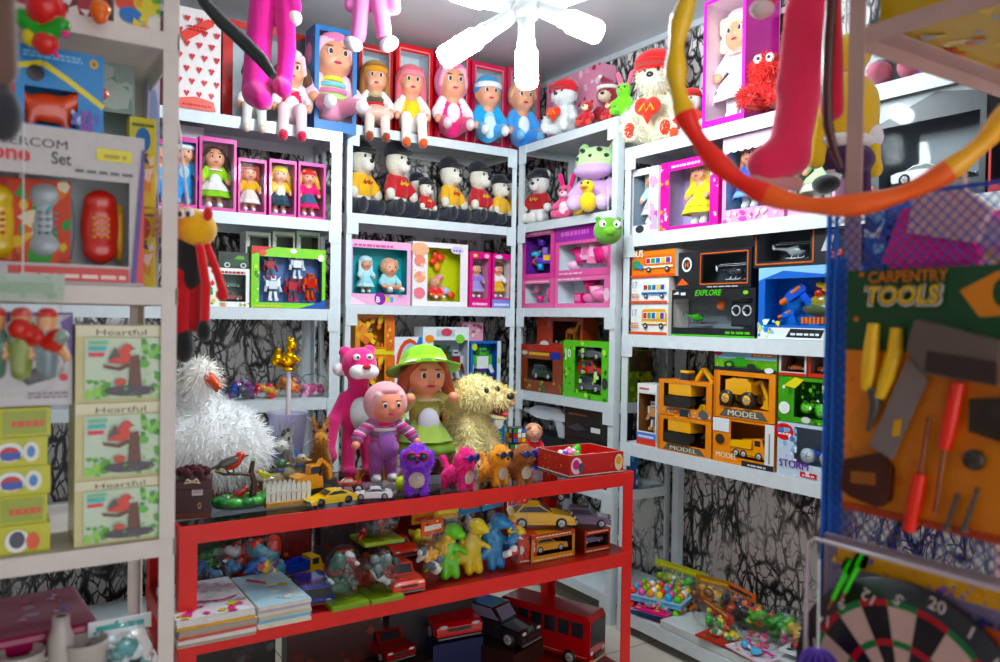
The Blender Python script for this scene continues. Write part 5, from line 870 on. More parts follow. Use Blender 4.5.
for k, (px, py, c, lab, w_, h_, d_, cd) in enumerate(bags):
    (x, y, z), dp = at_z(px, py, BZ+.01); x = min(max(x, WR+.08), WR+.26); bag('toy_bag', lab, 'toy bag', (x, y, BZ+.001), w_*1.5, h_*1.5, d_*1.3, c, -PI/2+rnd.uniform(-.5, .5), 0, cd, seed=40+k, things=11)

packs = [(655, 606, 'e8508a', ['f090b8', '40b0a0', 'f0d040'], 'pink flat card pack at the far front of the display board', .16, .1, .3), (690, 600, 'e86a28', ['f0b040', 'd83a28', 'f4e8d0'], 'orange flat card pack beside the egg trays', .15, .11, -.2), (708, 640, 'c8342a', ['e8c83a', '3a8a4a', 'f0e8e0'], 'red flat card pack hanging over the front edge of the display board', .17, .11, .15), (738, 655, 'f0d8e4', ['e84a9a', 'f08a3a', '5ab0d8'], 'pale pink flat card pack at the display board front', .18, .11, -.1), (765, 600, '8aa820', ['c8d840', '4a7a1a', 'f0e8a0'], 'olive flat card pack lying against the marble wall', .2, .1, .1), (745, 618, '3a3a3e', ['c8c8cc', 'e86a28', '7a7a80'], 'black flat card pack in the middle of the toy heap', .16, .11, .4), (790, 632, '5ab8c8', ['e8f0f0', 'e84a6a', '3a7a98'], 'light blue flat card pack in the toy heap', .16, .1, -.3), (812, 655, 'e8ecf0', ['2a2628', 'c83a30', '8a90a0'], 'white and black flat card pack near the dart board', .2, .13, .2), (725, 585, '7a3aa0', ['a86ac8', 'f0d040', '3a9a5a'], 'violet flat card pack behind the green domed pack', .14, .1, .0), (820, 615, '3a8a5a', ['e8b040', '8ac878', 'd84a7a'], 'green flat card pack by the marble wall near the dart board', .17, .1, -.15)]
for k, (px, py, c, cols, lab, w_, d_, a_) in enumerate(packs):
    (x, y, z), dp = at_z(px, py, BZ+.02); x = min(max(x, WR+.05), WR+.3); r = thing('card_pack', lab, 'toy pack', (x, y, BZ+.0015+.003*k), -PI/2+a_, None, rnd.uniform(-.12, .05)*0); m = MB(); m.box(-w_/2, w_/2, -d_/2, d_/2, 0, .006, c); m.build('card', 'card', r)
    m = MB(Matrix.Translation((0, -d_/2, .0065)) @ Matrix.Rotation(-PI/2, 4, 'X')); decals(m, w_, d_, 0, [('r', 0, 0, 1, 1, c), ('b', .03, .03, .97, .97, cols, 16, .12), ('r', .1, .72, .9, .9, cols[0])]); m.build('card_print', 'print', r)
    R = random.Random(k); 
    for i in range(4): m = MB(TM(R.uniform(-.3, .3)*w_, R.uniform(-.3, .15)*d_, .022, .026, R.uniform(0, 6))); m.sdf([('e', (0, 0, 0), (1, .6, .5), R.choice(cols)), ('e', (R.uniform(-.7, .7), .3, .3), (.5, .5, .4), R.choice(cols)), ('c', (0, 0, 0), (R.uniform(-1.2, 1.2), R.uniform(-.8, .8), 0), .3, .2, c)], 14, .15); m.build('small_toy', 'plastic', r)
    m = MB(); V, Q, _ = surf([('e', (0, -.05*d_, .018), (w_*.46, d_*.4, .028), 'fff')], 18, .01); V = V.copy(); V[:, 2] = np.maximum(V[:, 2], .007); m.add(V, Q, 'fff', True); m.build('blister', 'bagfilm', r)
# ================================================================ on the red table
def on(px, py, Z, dy=0):
    (x, y, z), dp = at_z(px, py, Z); return x, y+dy, dp/F
ZT = TZ+.0008
def tt(name, label, cat, px, py, rz=0, dy=0, group=None):
    x, y, s = on(px, py, TZ, dy); return thing(name, label, cat, (x, y, ZT), rz, group), s
# gift box with roses
r, s = tt('rose_box', 'dark maroon gift box with a burgundy rose bouquet at the table corner', 'gift box', 197, 519, -.25, .055); w = 36*s; h = 37*s
m = MB(); m.box(-w/2, w/2, -w/2, w/2, 0, .014, '6a2c18').box(-w/2, w/2, -w/2, w/2, .014, h, '3a0a12'); ring_ = decals(m, w, h, -w/2, [('r', .5, .62, .78, .84, 'd8c8cc'), ('x', .53, .68, .75, .8, '8a8088', 2), ('e', .7, .34, .05, .09, 'c89a80'), ('e', .7, .34, .03, .05, '5a2018')]); m.build('box_body', 'card', r)
m = MB(); m.box(-w*.52, w*.52, -w*.52, w*.52, h*.78, h+.002, '420c16'); m.build('lid', 'card', r, bevel=.002)
R = random.Random(2)
for i in range(7):
    a = i*1.05; q = 0 if i == 0 else .33*w; c = (q*math.cos(a), q*math.sin(a), h+.016+.006*(i == 0)); m = MB(TM(*c, 1, a)); 
    for k in range(4): m.lathe([(.002, -.012), (.012-.002*k, -.004), (.016-.0035*k, .008+.002*k), (.0145-.0035*k, .01+.002*k)], ('4a0e1c', '5a1222', '48101c', '661628')[k], (0, 0, 0), 12, .12, 3+k)
    m.build('rose', 'cloth', r)
m = MB(); 
for sg in (-1, 1): m.tube([(0, -w*.54, h), (sg*.012, -w*.56, h+.007), (sg*.02, -w*.55, h-.003), (0, -w*.54, h)], .0028, 'd8c8a8', 6)
m.build('ribbon_bow', 'cloth', r)
# bird sculpture
def songbird(parent, x, y, z, s, back, breast, rz=0):
    T = TM(x, y, z, s, rz); m = MB(T); m.sdf([('e', (0, 0, .3), (.32, .2, .2), breast, (0, -25, 0)), ('e', (-.1, 0, .38), (.34, .19, .13), back, (0, -20, 0)), ('e', (.26, 0, .52), (.15, .14, .14), breast), ('c', (-.3, 0, .28), (-.72, 0, .14), .09, .04, back), ('e', (.22, 0, .6), (.1, .1, .06), breast)], 32, .04); b = m.build('bird', 'plastic', parent)
    m = MB(T); m.lathe([(.05, 0), (.03, .08), (0, .16)], '2a2a2c', (.38, 0, .52), 10, axis='x'); m.build('beak', 'plastic', b)
    for sg in (-1, 1): m = MB(T); m.ell((.32, sg*.11, .56), .03, '101010'); m.build('eye', 'plastic', b); m = MB(T); m.tube([(.02, sg*.06, .16), (.04, sg*.06, -.02)], .015, '5a3a2a', 6); m.build('leg', 'plastic', b)
    for sg in (-1, 1): m = MB(T); m.sdf([('e', (-.14, sg*.17, .34), (.34, .05, .13), back, (0, -18, 0))], 18, .01); m.build('wing', 'plastic', b)
r, s = tt('bird_ornament', 'bird ornament with a red robin on a branch above a mossy base', 'ornament', 245, 512, -.1, .05)
m = MB(); m.sdf([('e', (0, 0, .012), (.075, .045, .014), '4a5450')]+[('e', (.06*math.cos(a), .036*math.sin(a), .024), (.02, .016, .012), ('3f9a4a', '5ab858', '2f7a3a')[int(a*3) % 3]) for a in np.arange(0, 6.2, .55)], 40, .006); m.build('mossy_base', 'plastic', r)
m = MB(); m.tube([(.035, .01, .02), (.04, .012, .07), (.03, .01, .1), (.036, .01, .13)], [.012, .009, .008, .006], '4a3020', 8); m.tube([(.034, .01, .09), (-.0, .0, .098), (-.045, -.004, .1), (-.07, -.004, .11)], [.006, .005, .004, .002], '54382a', 8); m.tube([(-.03, 0, .1), (-.05, .01, .125)], [.003, .001], '54382a', 6); m.build('branch', 'wood', r)
songbird(r, -.022, 0, .104, .085, '4a4440', 'd8381c', 0); songbird(r, .0, -.015, .03, .05, '8a2a20', 'b03828', .4); songbird(r, .062, -.012, .078, .045, 'a8b020', 'f0d428', PI)
for k, (x, y, z, a) in enumerate(((-.07, 0, .112, .6), (-.05, .01, .128, 1.2), (.064, -.01, .05, .2), (.052, -.02, .045, -.5), (.04, .01, .13, 1.8))):
    m = MB(TM(x, y, z, 1, a, .5)); m.add([(0, 0, 0), (.01, .005, .004), (.024, 0, .008), (.01, -.005, .004)], [(0, 1, 2, 3)], '5ab030'); m.add([(0, 0, -.001), (.01, -.005, .003), (.024, 0, .007), (.01, .005, .003)], [(0, 1, 2, 3)], '4a9a28'); m.build('leaf', 'plastic', r)
m = MB(); m.lathe([(.0, 0), (.012, .004), (.006, .004)], 'f0d428', (-.062, -.006, .108), 10, .3, 5); m.build('flower', 'plastic', r)
# planter, ducks, donkey, horse
r, s = tt('picket_planter', 'small white picket planter box on a light wooden plank', 'ornament', 290, 507, -.05, .03); w = 46*s
m = MB(); m.box(-w/2, w/2, -.03, .03, 0, .016, 'c89a5a'); m.build('plank', 'wood', r, bevel=.002); m = MB()
for i in range(9): x = -w*.44+w*.11*i; m.prism([(x-.006, .016), (x+.006, .016), (x+.006, .062), (x, .07), (x-.006, .062)], -.022, -.018, 'e8e8e0').prism([(x-.006, .016), (x+.006, .016), (x+.006, .062), (x, .07), (x-.006, .062)], .018, .022, 'e8e8e0')
m.box(-w*.48, w*.48, -.018, .018, .016, .03, '5a4632').box(-w*.48, w*.48, -.0235, -.022, .04, .047, 'dcdcd4'); m.build('picket_fence', 'plastic', r)
for k, (px, py, lab, c) in enumerate(((284, 487, 'grey brown duck figurine behind the white picket planter', '8a7a60'), (302, 480, 'blue collared duck figurine beside the donkey toy', '9a8a6a'))):
    r, s = tt('duck_figurine', lab, 'figurine', px, py+14, .4-k, .12); h = 34*s; T = TM(0, 0, 0, h); m = MB(T); m.sdf([('e', (0, 0, .3), (.45, .26, .3), c), ('c', (.25, 0, .45), (.32, 0, .75), .14, .12, c), ('e', (.36, 0, .85), (.18, .16, .16), '4a6a4a' if k == 0 else 'b8a888'), ('c', (-.35, 0, .4), (-.6, 0, .5), .12, .05, c)], 30, .05); m.build('body', 'plastic', r)
    m = MB(T); m.sdf([('e', (.56, 0, .82), (.12, .09, .04), 'd89a3a')], 14, .01); m.build('bill', 'plastic', r); m = MB(T); m.lathe([(.13, -.03), (.17, 0), (.13, .03)], '3a6ac0', (.31, 0, .66), 14); m.build('collar', 'cloth', r)
    for sg in (-1, 1): m = MB(T); m.ell((.44, sg*.12, .9), .03, '101010'); m.build('eye', 'plastic', r)
def equine(root, h, c, mane, muz, ear=.2):
    T = TM(0, 0, 0, h); pr = [('e', (-.05, 0, .34), (.26, .17, .2), c), ('c', (.12, 0, .42), (.22, 0, .72), .13, .11, c), ('e', (.26, 0, .8), (.15, .12, .13), c), ('e', (.4, 0, .72), (.13, .1, .09), muz)]
    for a in (-.2, .12):
        for b in (-.1, .1): pr.append(('c', (a, b, .28), (a+.02, b*1.1, .05), .08, .065, c))
    for b in (-1, 1): pr.append(('c', (.2, b*.09, .9), (.18, b*.13, .9+ear), .045, .02, c))
    fur_part('body', pr, root, 34, .04, T, 900, .06, .008); m = MB(T); m.sdf([('c', (.12, 0, .95), (.0, 0, .6), .05, .04, mane), ('c', (.3, 0, .95), (.36, 0, .9), .05, .04, mane)], 18, .03); m.build('mane', 'fur', root); m = MB(T); m.tube([(-.28, 0, .42), (-.38, 0, .3), (-.38, 0, .12)], [.04, .035, .05], mane, 7); m.build('tail', 'fur', root)
    for b in (-1, 1): m = MB(T); m.ell((.35, b*.105, .84), (.03, .02, .035), '0c0c0c'); m.build('eye', 'plastic', root); m = MB(T); m.ell((.51, b*.04, .73), (.012, .014, .014), '2a2020'); m.build('nostril', 'plastic', root)
r, s = tt('plush_donkey', 'small grey plush donkey with blue saddle standing by the brown horse', 'plush toy', 302, 489, PI+.9, .12); equine(r, 58*s, '8e8a88', '3a3838', 'd8d4cc', .22); m = MB(TM(s=58*s)); m.sdf([('e', (-.05, 0, .4), (.16, .19, .17), '3a6ab8')], 18, .01); m.build('saddle', 'cloth', r)
r, s = tt('plush_horse', 'brown plush horse with dark mane beside the grey donkey', 'plush toy', 338, 489, PI+1.2, .16); equine(r, 66*s, 'a0601c', '3c2412', 'c88a40', .12)
# construction toys and cars at the front edge
r, s = tt('toy_excavator', 'orange yellow toy excavator behind the yellow sports car', 'toy vehicle', 316, 504, .25, .07); digger(r, 0, 0, 0, 58*s, 'e8960c', 0, True)
r, s = tt('toy_tractor', 'small red and white toy tractor behind the white sports car', 'toy vehicle', 354, 496, PI-.3, .05); car(r, 0, 0, 0, 32*s, 'c83a28', 'monster', 0, True, rim='e8e0d8', glass='e8e8e4', wr=.16)
r, s = tt('toy_car', 'yellow toy sports car at the front edge of the table', 'toy car', 334, 506, PI+.08, .03); car(r, 0, 0, .001, 50*s, 'f0c404', 'sports', 0, True, rim='3a3a3c')
r, s = tt('toy_car', 'white toy sports car with both doors swung open', 'toy car', 376, 501, PI-.35, .03); L_ = 40*s; car(r, 0, 0, .001, L_, 'e8eaec', 'sports', 0, True, rim='9a9a9e')
for sg in (-1, 1): m = MB(TM(.06*L_, sg*.2*L_, 0, L_, sg*.9)); m.prism([(-.28, .08), (-.28, .2), (-.2, .26), (-.05, .2), (0, .18), (0, .08)], -.012, .012, 'e8eaec'); m.build('door', 'gloss', r)
r, s = tt('ball', 'small yellow green ball between the white car and the purple puppy', 'ball', 405, 492, 0, .02); m = MB(); m.ell((0, 0, 7.5*s), 7.5*s, 'c8dc20', nu=20, nv=12); m.build('ball_body', 'plastic', r)
# baby doll, girl doll
r, s = tt('baby_doll', 'standing baby doll in purple overalls with striped knit sleeves and pink headscarf', 'doll', 379, 481, -.12, -.03); h = 94*s
doll(r, 0, 0, .002, h, dict(style=None, hair='b07858', top='d86aa0', sleeve='d070a8', bot='a85ea8', shoe='e8e4e0', hat='hood', hatc='f0b0b8', hat2='f4c8cc', stripe=('d04a80', 'e8d8e0', '6a7a8a', 'e070a8', 'f0e0e8', '7a6a90'), apron='b070c0', head=1.2, skin='f0a088', arms='wide', turn=.03), 0, 0, True, 50)
m = MB(TM(0, 0, .002, h)); m.sdf([('e', (0, -.01, .37), (.165, .135, .13), 'bc70ba'), ('c', (-.06, -.1, .5), (-.09, -.03, .66), .022, .02, 'bc70ba'), ('c', (.06, -.1, .5), (.09, -.03, .66), .022, .02, 'bc70ba'), ('e', (0, -.11, .48), (.09, .03, .07), 'c880c4')], 40, .02); m.build('overalls', 'cloth', r)
T = TM(0, 0, .002, h)
for sg in (-1, 1):
    m = MB(T); P0, P1 = Vector((sg*.13, 0, .62)), Vector((sg*.27, -.04, .52)); P2 = Vector((sg*.33, -.12, .42))
    for i in range(7):
        t = i/6; p = P0.lerp(P1, t*1.4) if t < .7 else P1.lerp(P2, (t-.7)*1.6); m.tube([p+Vector((0, 0, .007)), p+Vector((sg*.007, -.004, -.006))], .07, ('6a7a8a', 'f0dce4', 'd04a80')[i % 3], 12)
    m.build('sleeve_stripe', 'cloth', r)
r, s = tt('girl_doll', 'red haired doll in green checked ruffled hat and olive dress', 'doll', 421, 470, -.15, -.02); h = 116*s
doll(r, 0, 0, .002, h, dict(style='pig', hair='a8481c', top='b8b060', sleeve='b8b468', skirt='98b058', skirt2='7a9a3a', bot='e8e4d8', shoe='6a3a28', apron='d8d8e4', trim='d8d8a0', hat='brim', hatc='8ccc30', hat2='a8dc50', arms='up', flare=1.1, skin='f0a888', head=1.05), 0, 0, True, 52)
m = MB(TM(0, 0, .002, h) @ Matrix.Translation((0, .02, .81)) @ Matrix.Rotation(-.32, 4, 'X')); 
for i in range(14): a = 2*PI*i/14; m.add([(.318*math.cos(a+e)*q, .318*math.sin(a+e)*q, z) for e, q, z in ((-.16, 1.02, .058), (.16, 1.02, .058), (.16, .72, .1), (-.16, .72, .1))], [(0, 1, 2, 3)], 'f0f4e0' if i % 2 else '4a9a20')
m.build('hat_check_pattern', 'cloth', r)
# plush dog
r, s = tt('plush_dog', 'big cream plush dog sitting with open mouth behind the small puppies', 'plush dog', 473, 467, .15, .03); h = 86*s; T = TM(0, 0, .012, h); cr, cd = 'f8e8b4', 'f2dca0'
pr = [('e', (0, .05, .25), (.3, .28, .27), cr), ('e', (-.02, .0, .46), (.24, .22, .2), cr), ('e', (.06, -.06, .78), (.27, .24, .2), cr), ('e', (.2, -.25, .74), (.15, .16, .1), 'ead8a4'), ('e', (.06, -.02, .95), (.16, .15, .06), cr)]
for sg in (-1, 1): pr += [('c', (sg*.13, -.14, .4), (sg*.15, -.26, .1), .1, .085, cr), ('e', (sg*.15, -.31, .06), (.1, .12, .06), cr), ('c', (sg*.22, .0, .14), (sg*.3, -.2, .09), .13, .1, cd)]
pr += [('c', (-.16, -.02, .88), (-.36, -.08, .72), .085, .1, cd), ('c', (.26, .0, .88), (.5, -.08, .76), .085, .09, cd)]
fur_part('body', pr, r, 56, .045, T, 9000, .065, .007)
m = MB(T); m.ell((.28, -.4, .79), (.055, .04, .04), '17130f'); m.build('nose', 'plastic', r)
for p in ((.02, -.275, .86), (.19, -.27, .87)): m = MB(T); m.ell(p, (.033, .025, .038), '120e0c'); m.build('eye', 'plastic', r)
m = MB(T); m.sdf([('e', (.2, -.31, .62), (.11, .09, .07), '6a2018', (25, 0, 0)), ('e', (.21, -.36, .6), (.06, .07, .025), 'd86a6a', (20, 0, 0))], 26, .01); m.build('mouth', 'cloth', r)
m = MB(T); m.sdf([('e', (.18, -.3, .565), (.12, .12, .035), 'e4d29c', (15, 0, 0))], 22, .01); m.build('lower_jaw', 'fur', r)
m = MB(T); m.ell((.52, -.14, .72), (.05, .05, .09), 'c07a58'); m.build('ear_lining', 'cloth', r)
# four puppies with sunglasses
def puppy(root, h, c, gl, frame, rz=0, tag_=True, tailc=None):
    T = TM(0, 0, 0, h, rz); pr = [('e', (0, .1, .34), (.22, .34, .2), c), ('e', (0, -.16, .4), (.2, .18, .22), c), ('e', (0, -.24, .73), (.24, .21, .22), c), ('e', (0, -.42, .66), (.12, .1, .08), c), ('e', (0, -.2, .9), (.16, .14, .1), c)]
    for sg in (-1, 1):
        pr += [('c', (sg*.13, -.22, .3), (sg*.14, -.25, .06), .09, .085, c), ('c', (sg*.13, .3, .3), (sg*.14, .33, .06), .1, .085, c), ('e', (sg*.25, -.2, .68), (.08, .11, .19), c)]
    pr += [('c', (0, .38, .44), (0, .52, .66), .06, .07, tailc or c)]
    fur_part('body', pr, root, 40, .04, T, 2600, .06, .008, down=.1)
    m = MB(T); m.ell((0, -.52, .69), (.045, .03, .035), '141114'); m.build('nose', 'plastic', root)
    f = MB(T); f.tube([(-.23, -.33, .8), (-.15, -.46, .79), (0, -.49, .79), (.15, -.46, .79), (.23, -.33, .8)], .02, frame, 6); o = f.build('sunglasses', 'plastic', root)
    for sg in (-1, 1): m = MB(T); m.ell((sg*.11, -.475, .775), (.09, .03, .075), gl); m.build('lens', 'plastic', o); m = MB(T); m.lathe([(.085, -.012), (.105, 0), (.085, .012)], frame, (sg*.11, -.48, .775), 16, axis='y'); m.build('rim', 'plastic', o)
    if tag_: m = MB(T); m.lathe([(0, -.012), (.15, -.012), (.16, 0), (.15, .012), (0, .012)], ['8a7a6a', '8a7a6a', 'c8b8a8', 'c8b8a8'], (0, -.335, .3), 20, axis='y'); m.build('round_tag', 'plastic', root)
for px, py, yt, c, lab, gl, fr_, rz in ((425, 496, 443, '9c58e0', 'purple toy puppy in red sunglasses at the front edge of the table', '1a2a40', 'd8303a', -.45), (468, 492, 448, 'ff4a92', 'hot pink toy puppy in blue sunglasses with raised tail', '161c5a', '2a3a9a', .3), (504, 487, 445, 'ffa81e', 'orange toy puppy in dark sunglasses between the pink and brown puppies', '14163c', '23264a', .12), (528, 486, 444, 'a8602a', 'brown toy puppy in blue sunglasses beside the red tray box', '16246a', '2a3a8a', .08)):
    r, s = tt('toy_puppy', lab, 'toy dog', px, py, 0, .06, 'toy puppies in sunglasses'); puppy(r, (py-yt-2)*s*1.02, c, gl, fr_, rz)
# red tray box of small toys
x, y, s = on(586, 482, TZ); r = thing('tray_box', 'open red printed display box of small colourful toys on the table corner', 'display box', (1.82, 2.26, ZT), -.04); w, d, h = .24, .2, .075
m = MB(); m.box(-w/2, w/2, -d/2, d/2, 0, .004, 'f0f0ea'); t = .003
for a in ((-w/2, w/2, -d/2, -d/2+t), (-w/2, w/2, d/2-t, d/2), (-w/2, -w/2+t, -d/2+t, d/2-t), (w/2-t, w/2, -d/2+t, d/2-t)): m.box(*a, .004, h, ['c8201c', 'e8e4e0', 'c8201c', 'e8e8e4' if a[3] > 0 and a[2] > 0 else 'e8e4e0', 'c8201c', 'c8201c'])
m.build('carton', 'card', r); m = MB(); ring(m, w, h, -d/2-.0003, 'c8201c'); decals(m, w, h, -d/2-.0005, [('b', .0, .05, 1, .95, ['e8502a', 'd83a1c', 'a82030', 'e8803a'], 26, .05), ('e', .12, .5, .1, .4, 'f0d8e0'), ('e', .11, .55, .06, .24, 'd83a8a'), ('e', .2, .4, .05, .22, '4a4a5a'), ('e', .9, .5, .08, .4, 'f0d4b0'), ('e', .9, .58, .05, .2, 'e8a03a')])
mm_ = Matrix.Rotation(-PI/2, 4, 'Z'); m.M = Matrix.Translation((-w/2, 0, 0)) @ mm_; ring(m, d, h, -.0003, 'c8201c'); decals(m, d, h, -.0005, [('b', .05, .1, .95, .9, ['e8803a', 'f0d8c0', 'a82030', '7a4aa0', 'e8c040'], 16, .09)]); m.build('front_print', 'print', r)
R = random.Random(4)
for i in range(34):
    c = R.choice(['e83a6a', '5ac040', '40b0c8', 'f0a030', 'e84a2a', '8a4ac0', 'c0e048', 'f48ab0']); m = MB(TM(R.uniform(-.42, .1)*w, R.uniform(-.38, .38)*d, R.uniform(.025, .068), R.uniform(.013, .021), R.uniform(0, 6))); m.sdf([('e', (0, 0, 0), (1, .8, .8), c), ('e', (.6, .3, .5), (.5, .5, .5), R.choice(['f0f0e8', c]))], 12, .2); o = m.build('small_toy', 'plastic', None); o.location = (1.82, 2.26, ZT); o.rotation_euler = (0, 0, -.04); tag(o, 'small glossy toy piece lying in the open red display box', 'small toy', 'small toys in the red display box')
r, s = tt('small_doll', 'tiny baby doll in red and white suit sitting behind the brown puppy', 'doll', 548, 462, -.4, .1); doll(r, 0, 0, .01, .16, dict(style='cap', hair='c89070', top='d81c20', bot='e8e4e0', sleeve='d81c20', head=1.3, trim='fff'), 1, 0, True, 32)
r, s = tt('ball', 'small violet ball behind the red display box', 'ball', 570, 468, 0, .2); m = MB(); m.ell((0, 0, .022), .022, '5a3ac0', nu=18, nv=10); m.build('ball_body', 'plastic', r)
# cube puzzles behind the dog
def puzzle(label, x, y, z, a, rz):
    r = thing('puzzle_cube', label, 'puzzle cube', (x, y, z), rz); m = MB(); m.box(-a/2, a/2, -a/2, a/2, 0, a, '16161a'); m.build('cube_core', 'plastic', r, bevel=.003); R = random.Random(7); q = MB(); cs = ['f4f4f0', 'e02a28', '2a6ac8', '3aa848', 'f0d020', 'f08020']
    for rot in (0, PI/2, PI, -PI/2):
        q.M = Matrix.Rotation(rot, 4, 'Z'); decals(q, a, a, -a/2-.0004, [('r', .05+.31*i, .05+.31*j, .33+.31*i, .33+.31*j, R.choice(cs)) for i in range(3) for j in range(3)])
    q.build('sticker_pattern', 'plastic', r); return r
for k, (lab, dz) in enumerate((('colourful puzzle cube, lower of the two behind the plush dog', 0), ('colourful puzzle cube stacked on another behind the plush dog', .062))): puzzle(lab, 1.745, 2.58, ZT+dz, .06, -.3+.3*k)
x, y = 1.84, 2.57; r = thing('toy_car', 'dark toy car with yellow roof stripe standing beside the puzzle cubes', 'toy car', (x, y, ZT), -.2); car(r, 0, 0, .001, .1, '2a2e3a', 'suv', 0, True, acc='c8c020')
# long limbed pink plush leaning at the back
o3, s = on(360, 474, TZ, 0), 0; x, y, s = on(357, 474, TZ); r = thing('plush_cat', 'long limbed pink plush cat with white muzzle and belly standing behind the baby doll', 'plush toy', (x, 2.57, ZT), -.1); h = 128*s*1.02; T = TM(0, 0, 0, h); pc = 'ee5a90'
pr = [('e', (0, .0, .45), (.13, .1, .2), pc), ('c', (0, 0, .6), (0, -.01, .74), .08, .08, pc), ('e', (0, -.02, .84), (.135, .12, .13), pc), ('e', (-.1, .02, .93), (.05, .03, .05), pc), ('e', (.09, .02, .94), (.05, .03, .05), pc), ('e', (-.15, 0, .8), (.05, .04, .05), 'f0dce4')]
pr += [('c', (-.1, 0, .58), (-.19, -.02, .42), .055, .05, pc), ('c', (-.19, -.02, .42), (-.24, -.05, .2), .05, .05, pc), ('e', (-.24, -.06, .16), (.07, .06, .06), pc), ('c', (.1, 0, .58), (.2, -.03, .46), .055, .05, pc), ('c', (.2, -.03, .46), (.26, -.08, .3), .05, .05, pc), ('c', (-.06, 0, .3), (-.08, -.02, .04), .06, .05, pc), ('c', (.06, 0, .3), (.09, -.02, .04), .06, .05, pc), ('e', (-.08, -.06, .035), (.06, .1, .04), pc), ('e', (.09, -.06, .035), (.06, .1, .04), pc)]
fur_part('body', pr, r, 60, .025, T, kind='plush'); m = MB(T); m.sdf([('e', (0, -.075, .47), (.085, .04, .13), 'dfe6e8')], 26, .01); m.build('belly_patch', 'plush', r)
m = MB(T); m.sdf([('e', (-.04, -.13, .79), (.07, .06, .055), 'f0eeee'), ('e', (.05, -.13, .79), (.07, .06, .055), 'f0eeee')], 24, .03); m.build('muzzle', 'plush', r); m = MB(T); m.ell((.01, -.185, .83), (.035, .02, .02), 'c8283a'); m.build('nose', 'plush', r)
for sg in (-1, 1): m = MB(T); m.ell((sg*.05, -.118, .9), (.03, .02, .025), 'f4f0f0'); e = m.build('eye', 'plastic', r); m = MB(T); m.ell((sg*.045, -.136, .9), .011, '181418'); m.build('pupil', 'plastic', e)
# white feathery toy
x, y, s = on(222, 489, TZ); r = thing('feather_toy', 'big fluffy white feathery toy with an orange beak standing behind the rose box', 'plush toy', (.562, 2.48, ZT), 0); T = TM(); W_, H_ = .175, .27
pr = [('e', (0, 0, .137), (W_, .13, .12), 'fff'), ('e', (-.02, 0, .18), (.15, .11, .1), 'fff'), ('c', (-.03, 0, .24), (-.04, -.01, .33), .045, .04, 'fff'), ('e', (-.04, -.015, .37), (.05, .045, .045), 'faf6ee')]
fur_part('body', pr, r, 44, .04, T, 5200, .032, .0022, kind='cloth', down=.25)
m = MB(); m.sdf([('c', (-.02, -.06, .36), (.0, -.095, .335), .018, .008, 'e0552a'), ('c', (-.02, -.06, .35), (-.005, -.085, .325), .012, .006, 'c83a20')], 16, .005); m.build('beak', 'plastic', r)
# pitcher with stick, golden figure
r = thing('black_carton', 'low black carton carrying the clear pitcher at the back of the table', 'box', (.85, 2.6, ZT), .0); m = MB(); m.box(-.09, .09, -.035, .035, 0, .055, '1c1c20'); decals(m, .18, .055, -.035, [('x', .1, .4, .8, .8, 'a8a8b0', 2)]); m.build('carton', 'card', r)
r = thing('pitcher', 'clear lilac tinted measuring pitcher on a black carton', 'pitcher', (.835, 2.6, ZT+.0565), .3); hp = .165
m = MB(); m.lathe([(0, .002), (.045, .002), (.05, .01), (.065, hp), (.067, hp), (.068, hp+.003), (.062, hp-.002), (.047, .014), (0, .008)], 'fff', n=28); m.build('jug', 'cup', r); m = MB(); m.tube([(.06, 0, hp*.9), (.1, 0, hp*.8), (.1, 0, hp*.4), (.052, 0, hp*.25)], .006, 'fff', 8); m.build('handle', 'cup', r)
m = MB(); m.lathe([(0, .016), (.046, .016), (.053, hp*.52), (0, hp*.52)], 'b0a0e0', n=24); m.build('violet_water', 'cup', r)
r = thing('golden_figure', 'shiny golden animal figure on a pale stick standing in the pitcher', 'figurine', (.837, 2.6, ZT+.0565+.012), .3); hz = .40
m = MB(); m.tube([(0, 0, 0), (0, 0, .3)], [.009, .008], 'd8ccd0', 10); m.build('stick', 'plastic', r); T = TM(0, 0, .295, .115); m = MB(T); m.sdf([('e', (0, 0, .3), (.22, .2, .28), 'e8b020'), ('e', (.05, -.05, .72), (.17, .16, .16), 'f0bc28'), ('e', (.0, 0, .92), (.06, .05, .09), 'e8b020'), ('e', (.13, 0, .9), (.05, .05, .08), 'e8b020'), ('c', (-.2, 0, .2), (-.42, 0, .32), .12, .17, 'e0a818'), ('c', (-.42, 0, .3), (-.36, 0, .6), .15, .08, 'e0a818'), ('c', (.12, -.14, .4), (.24, -.2, .3), .06, .05, 'f0bc28'), ('e', (0, 0, .04), (.2, .18, .05), 'e8b020')], 34, .04); m.build('gold_body', 'chrome', r)
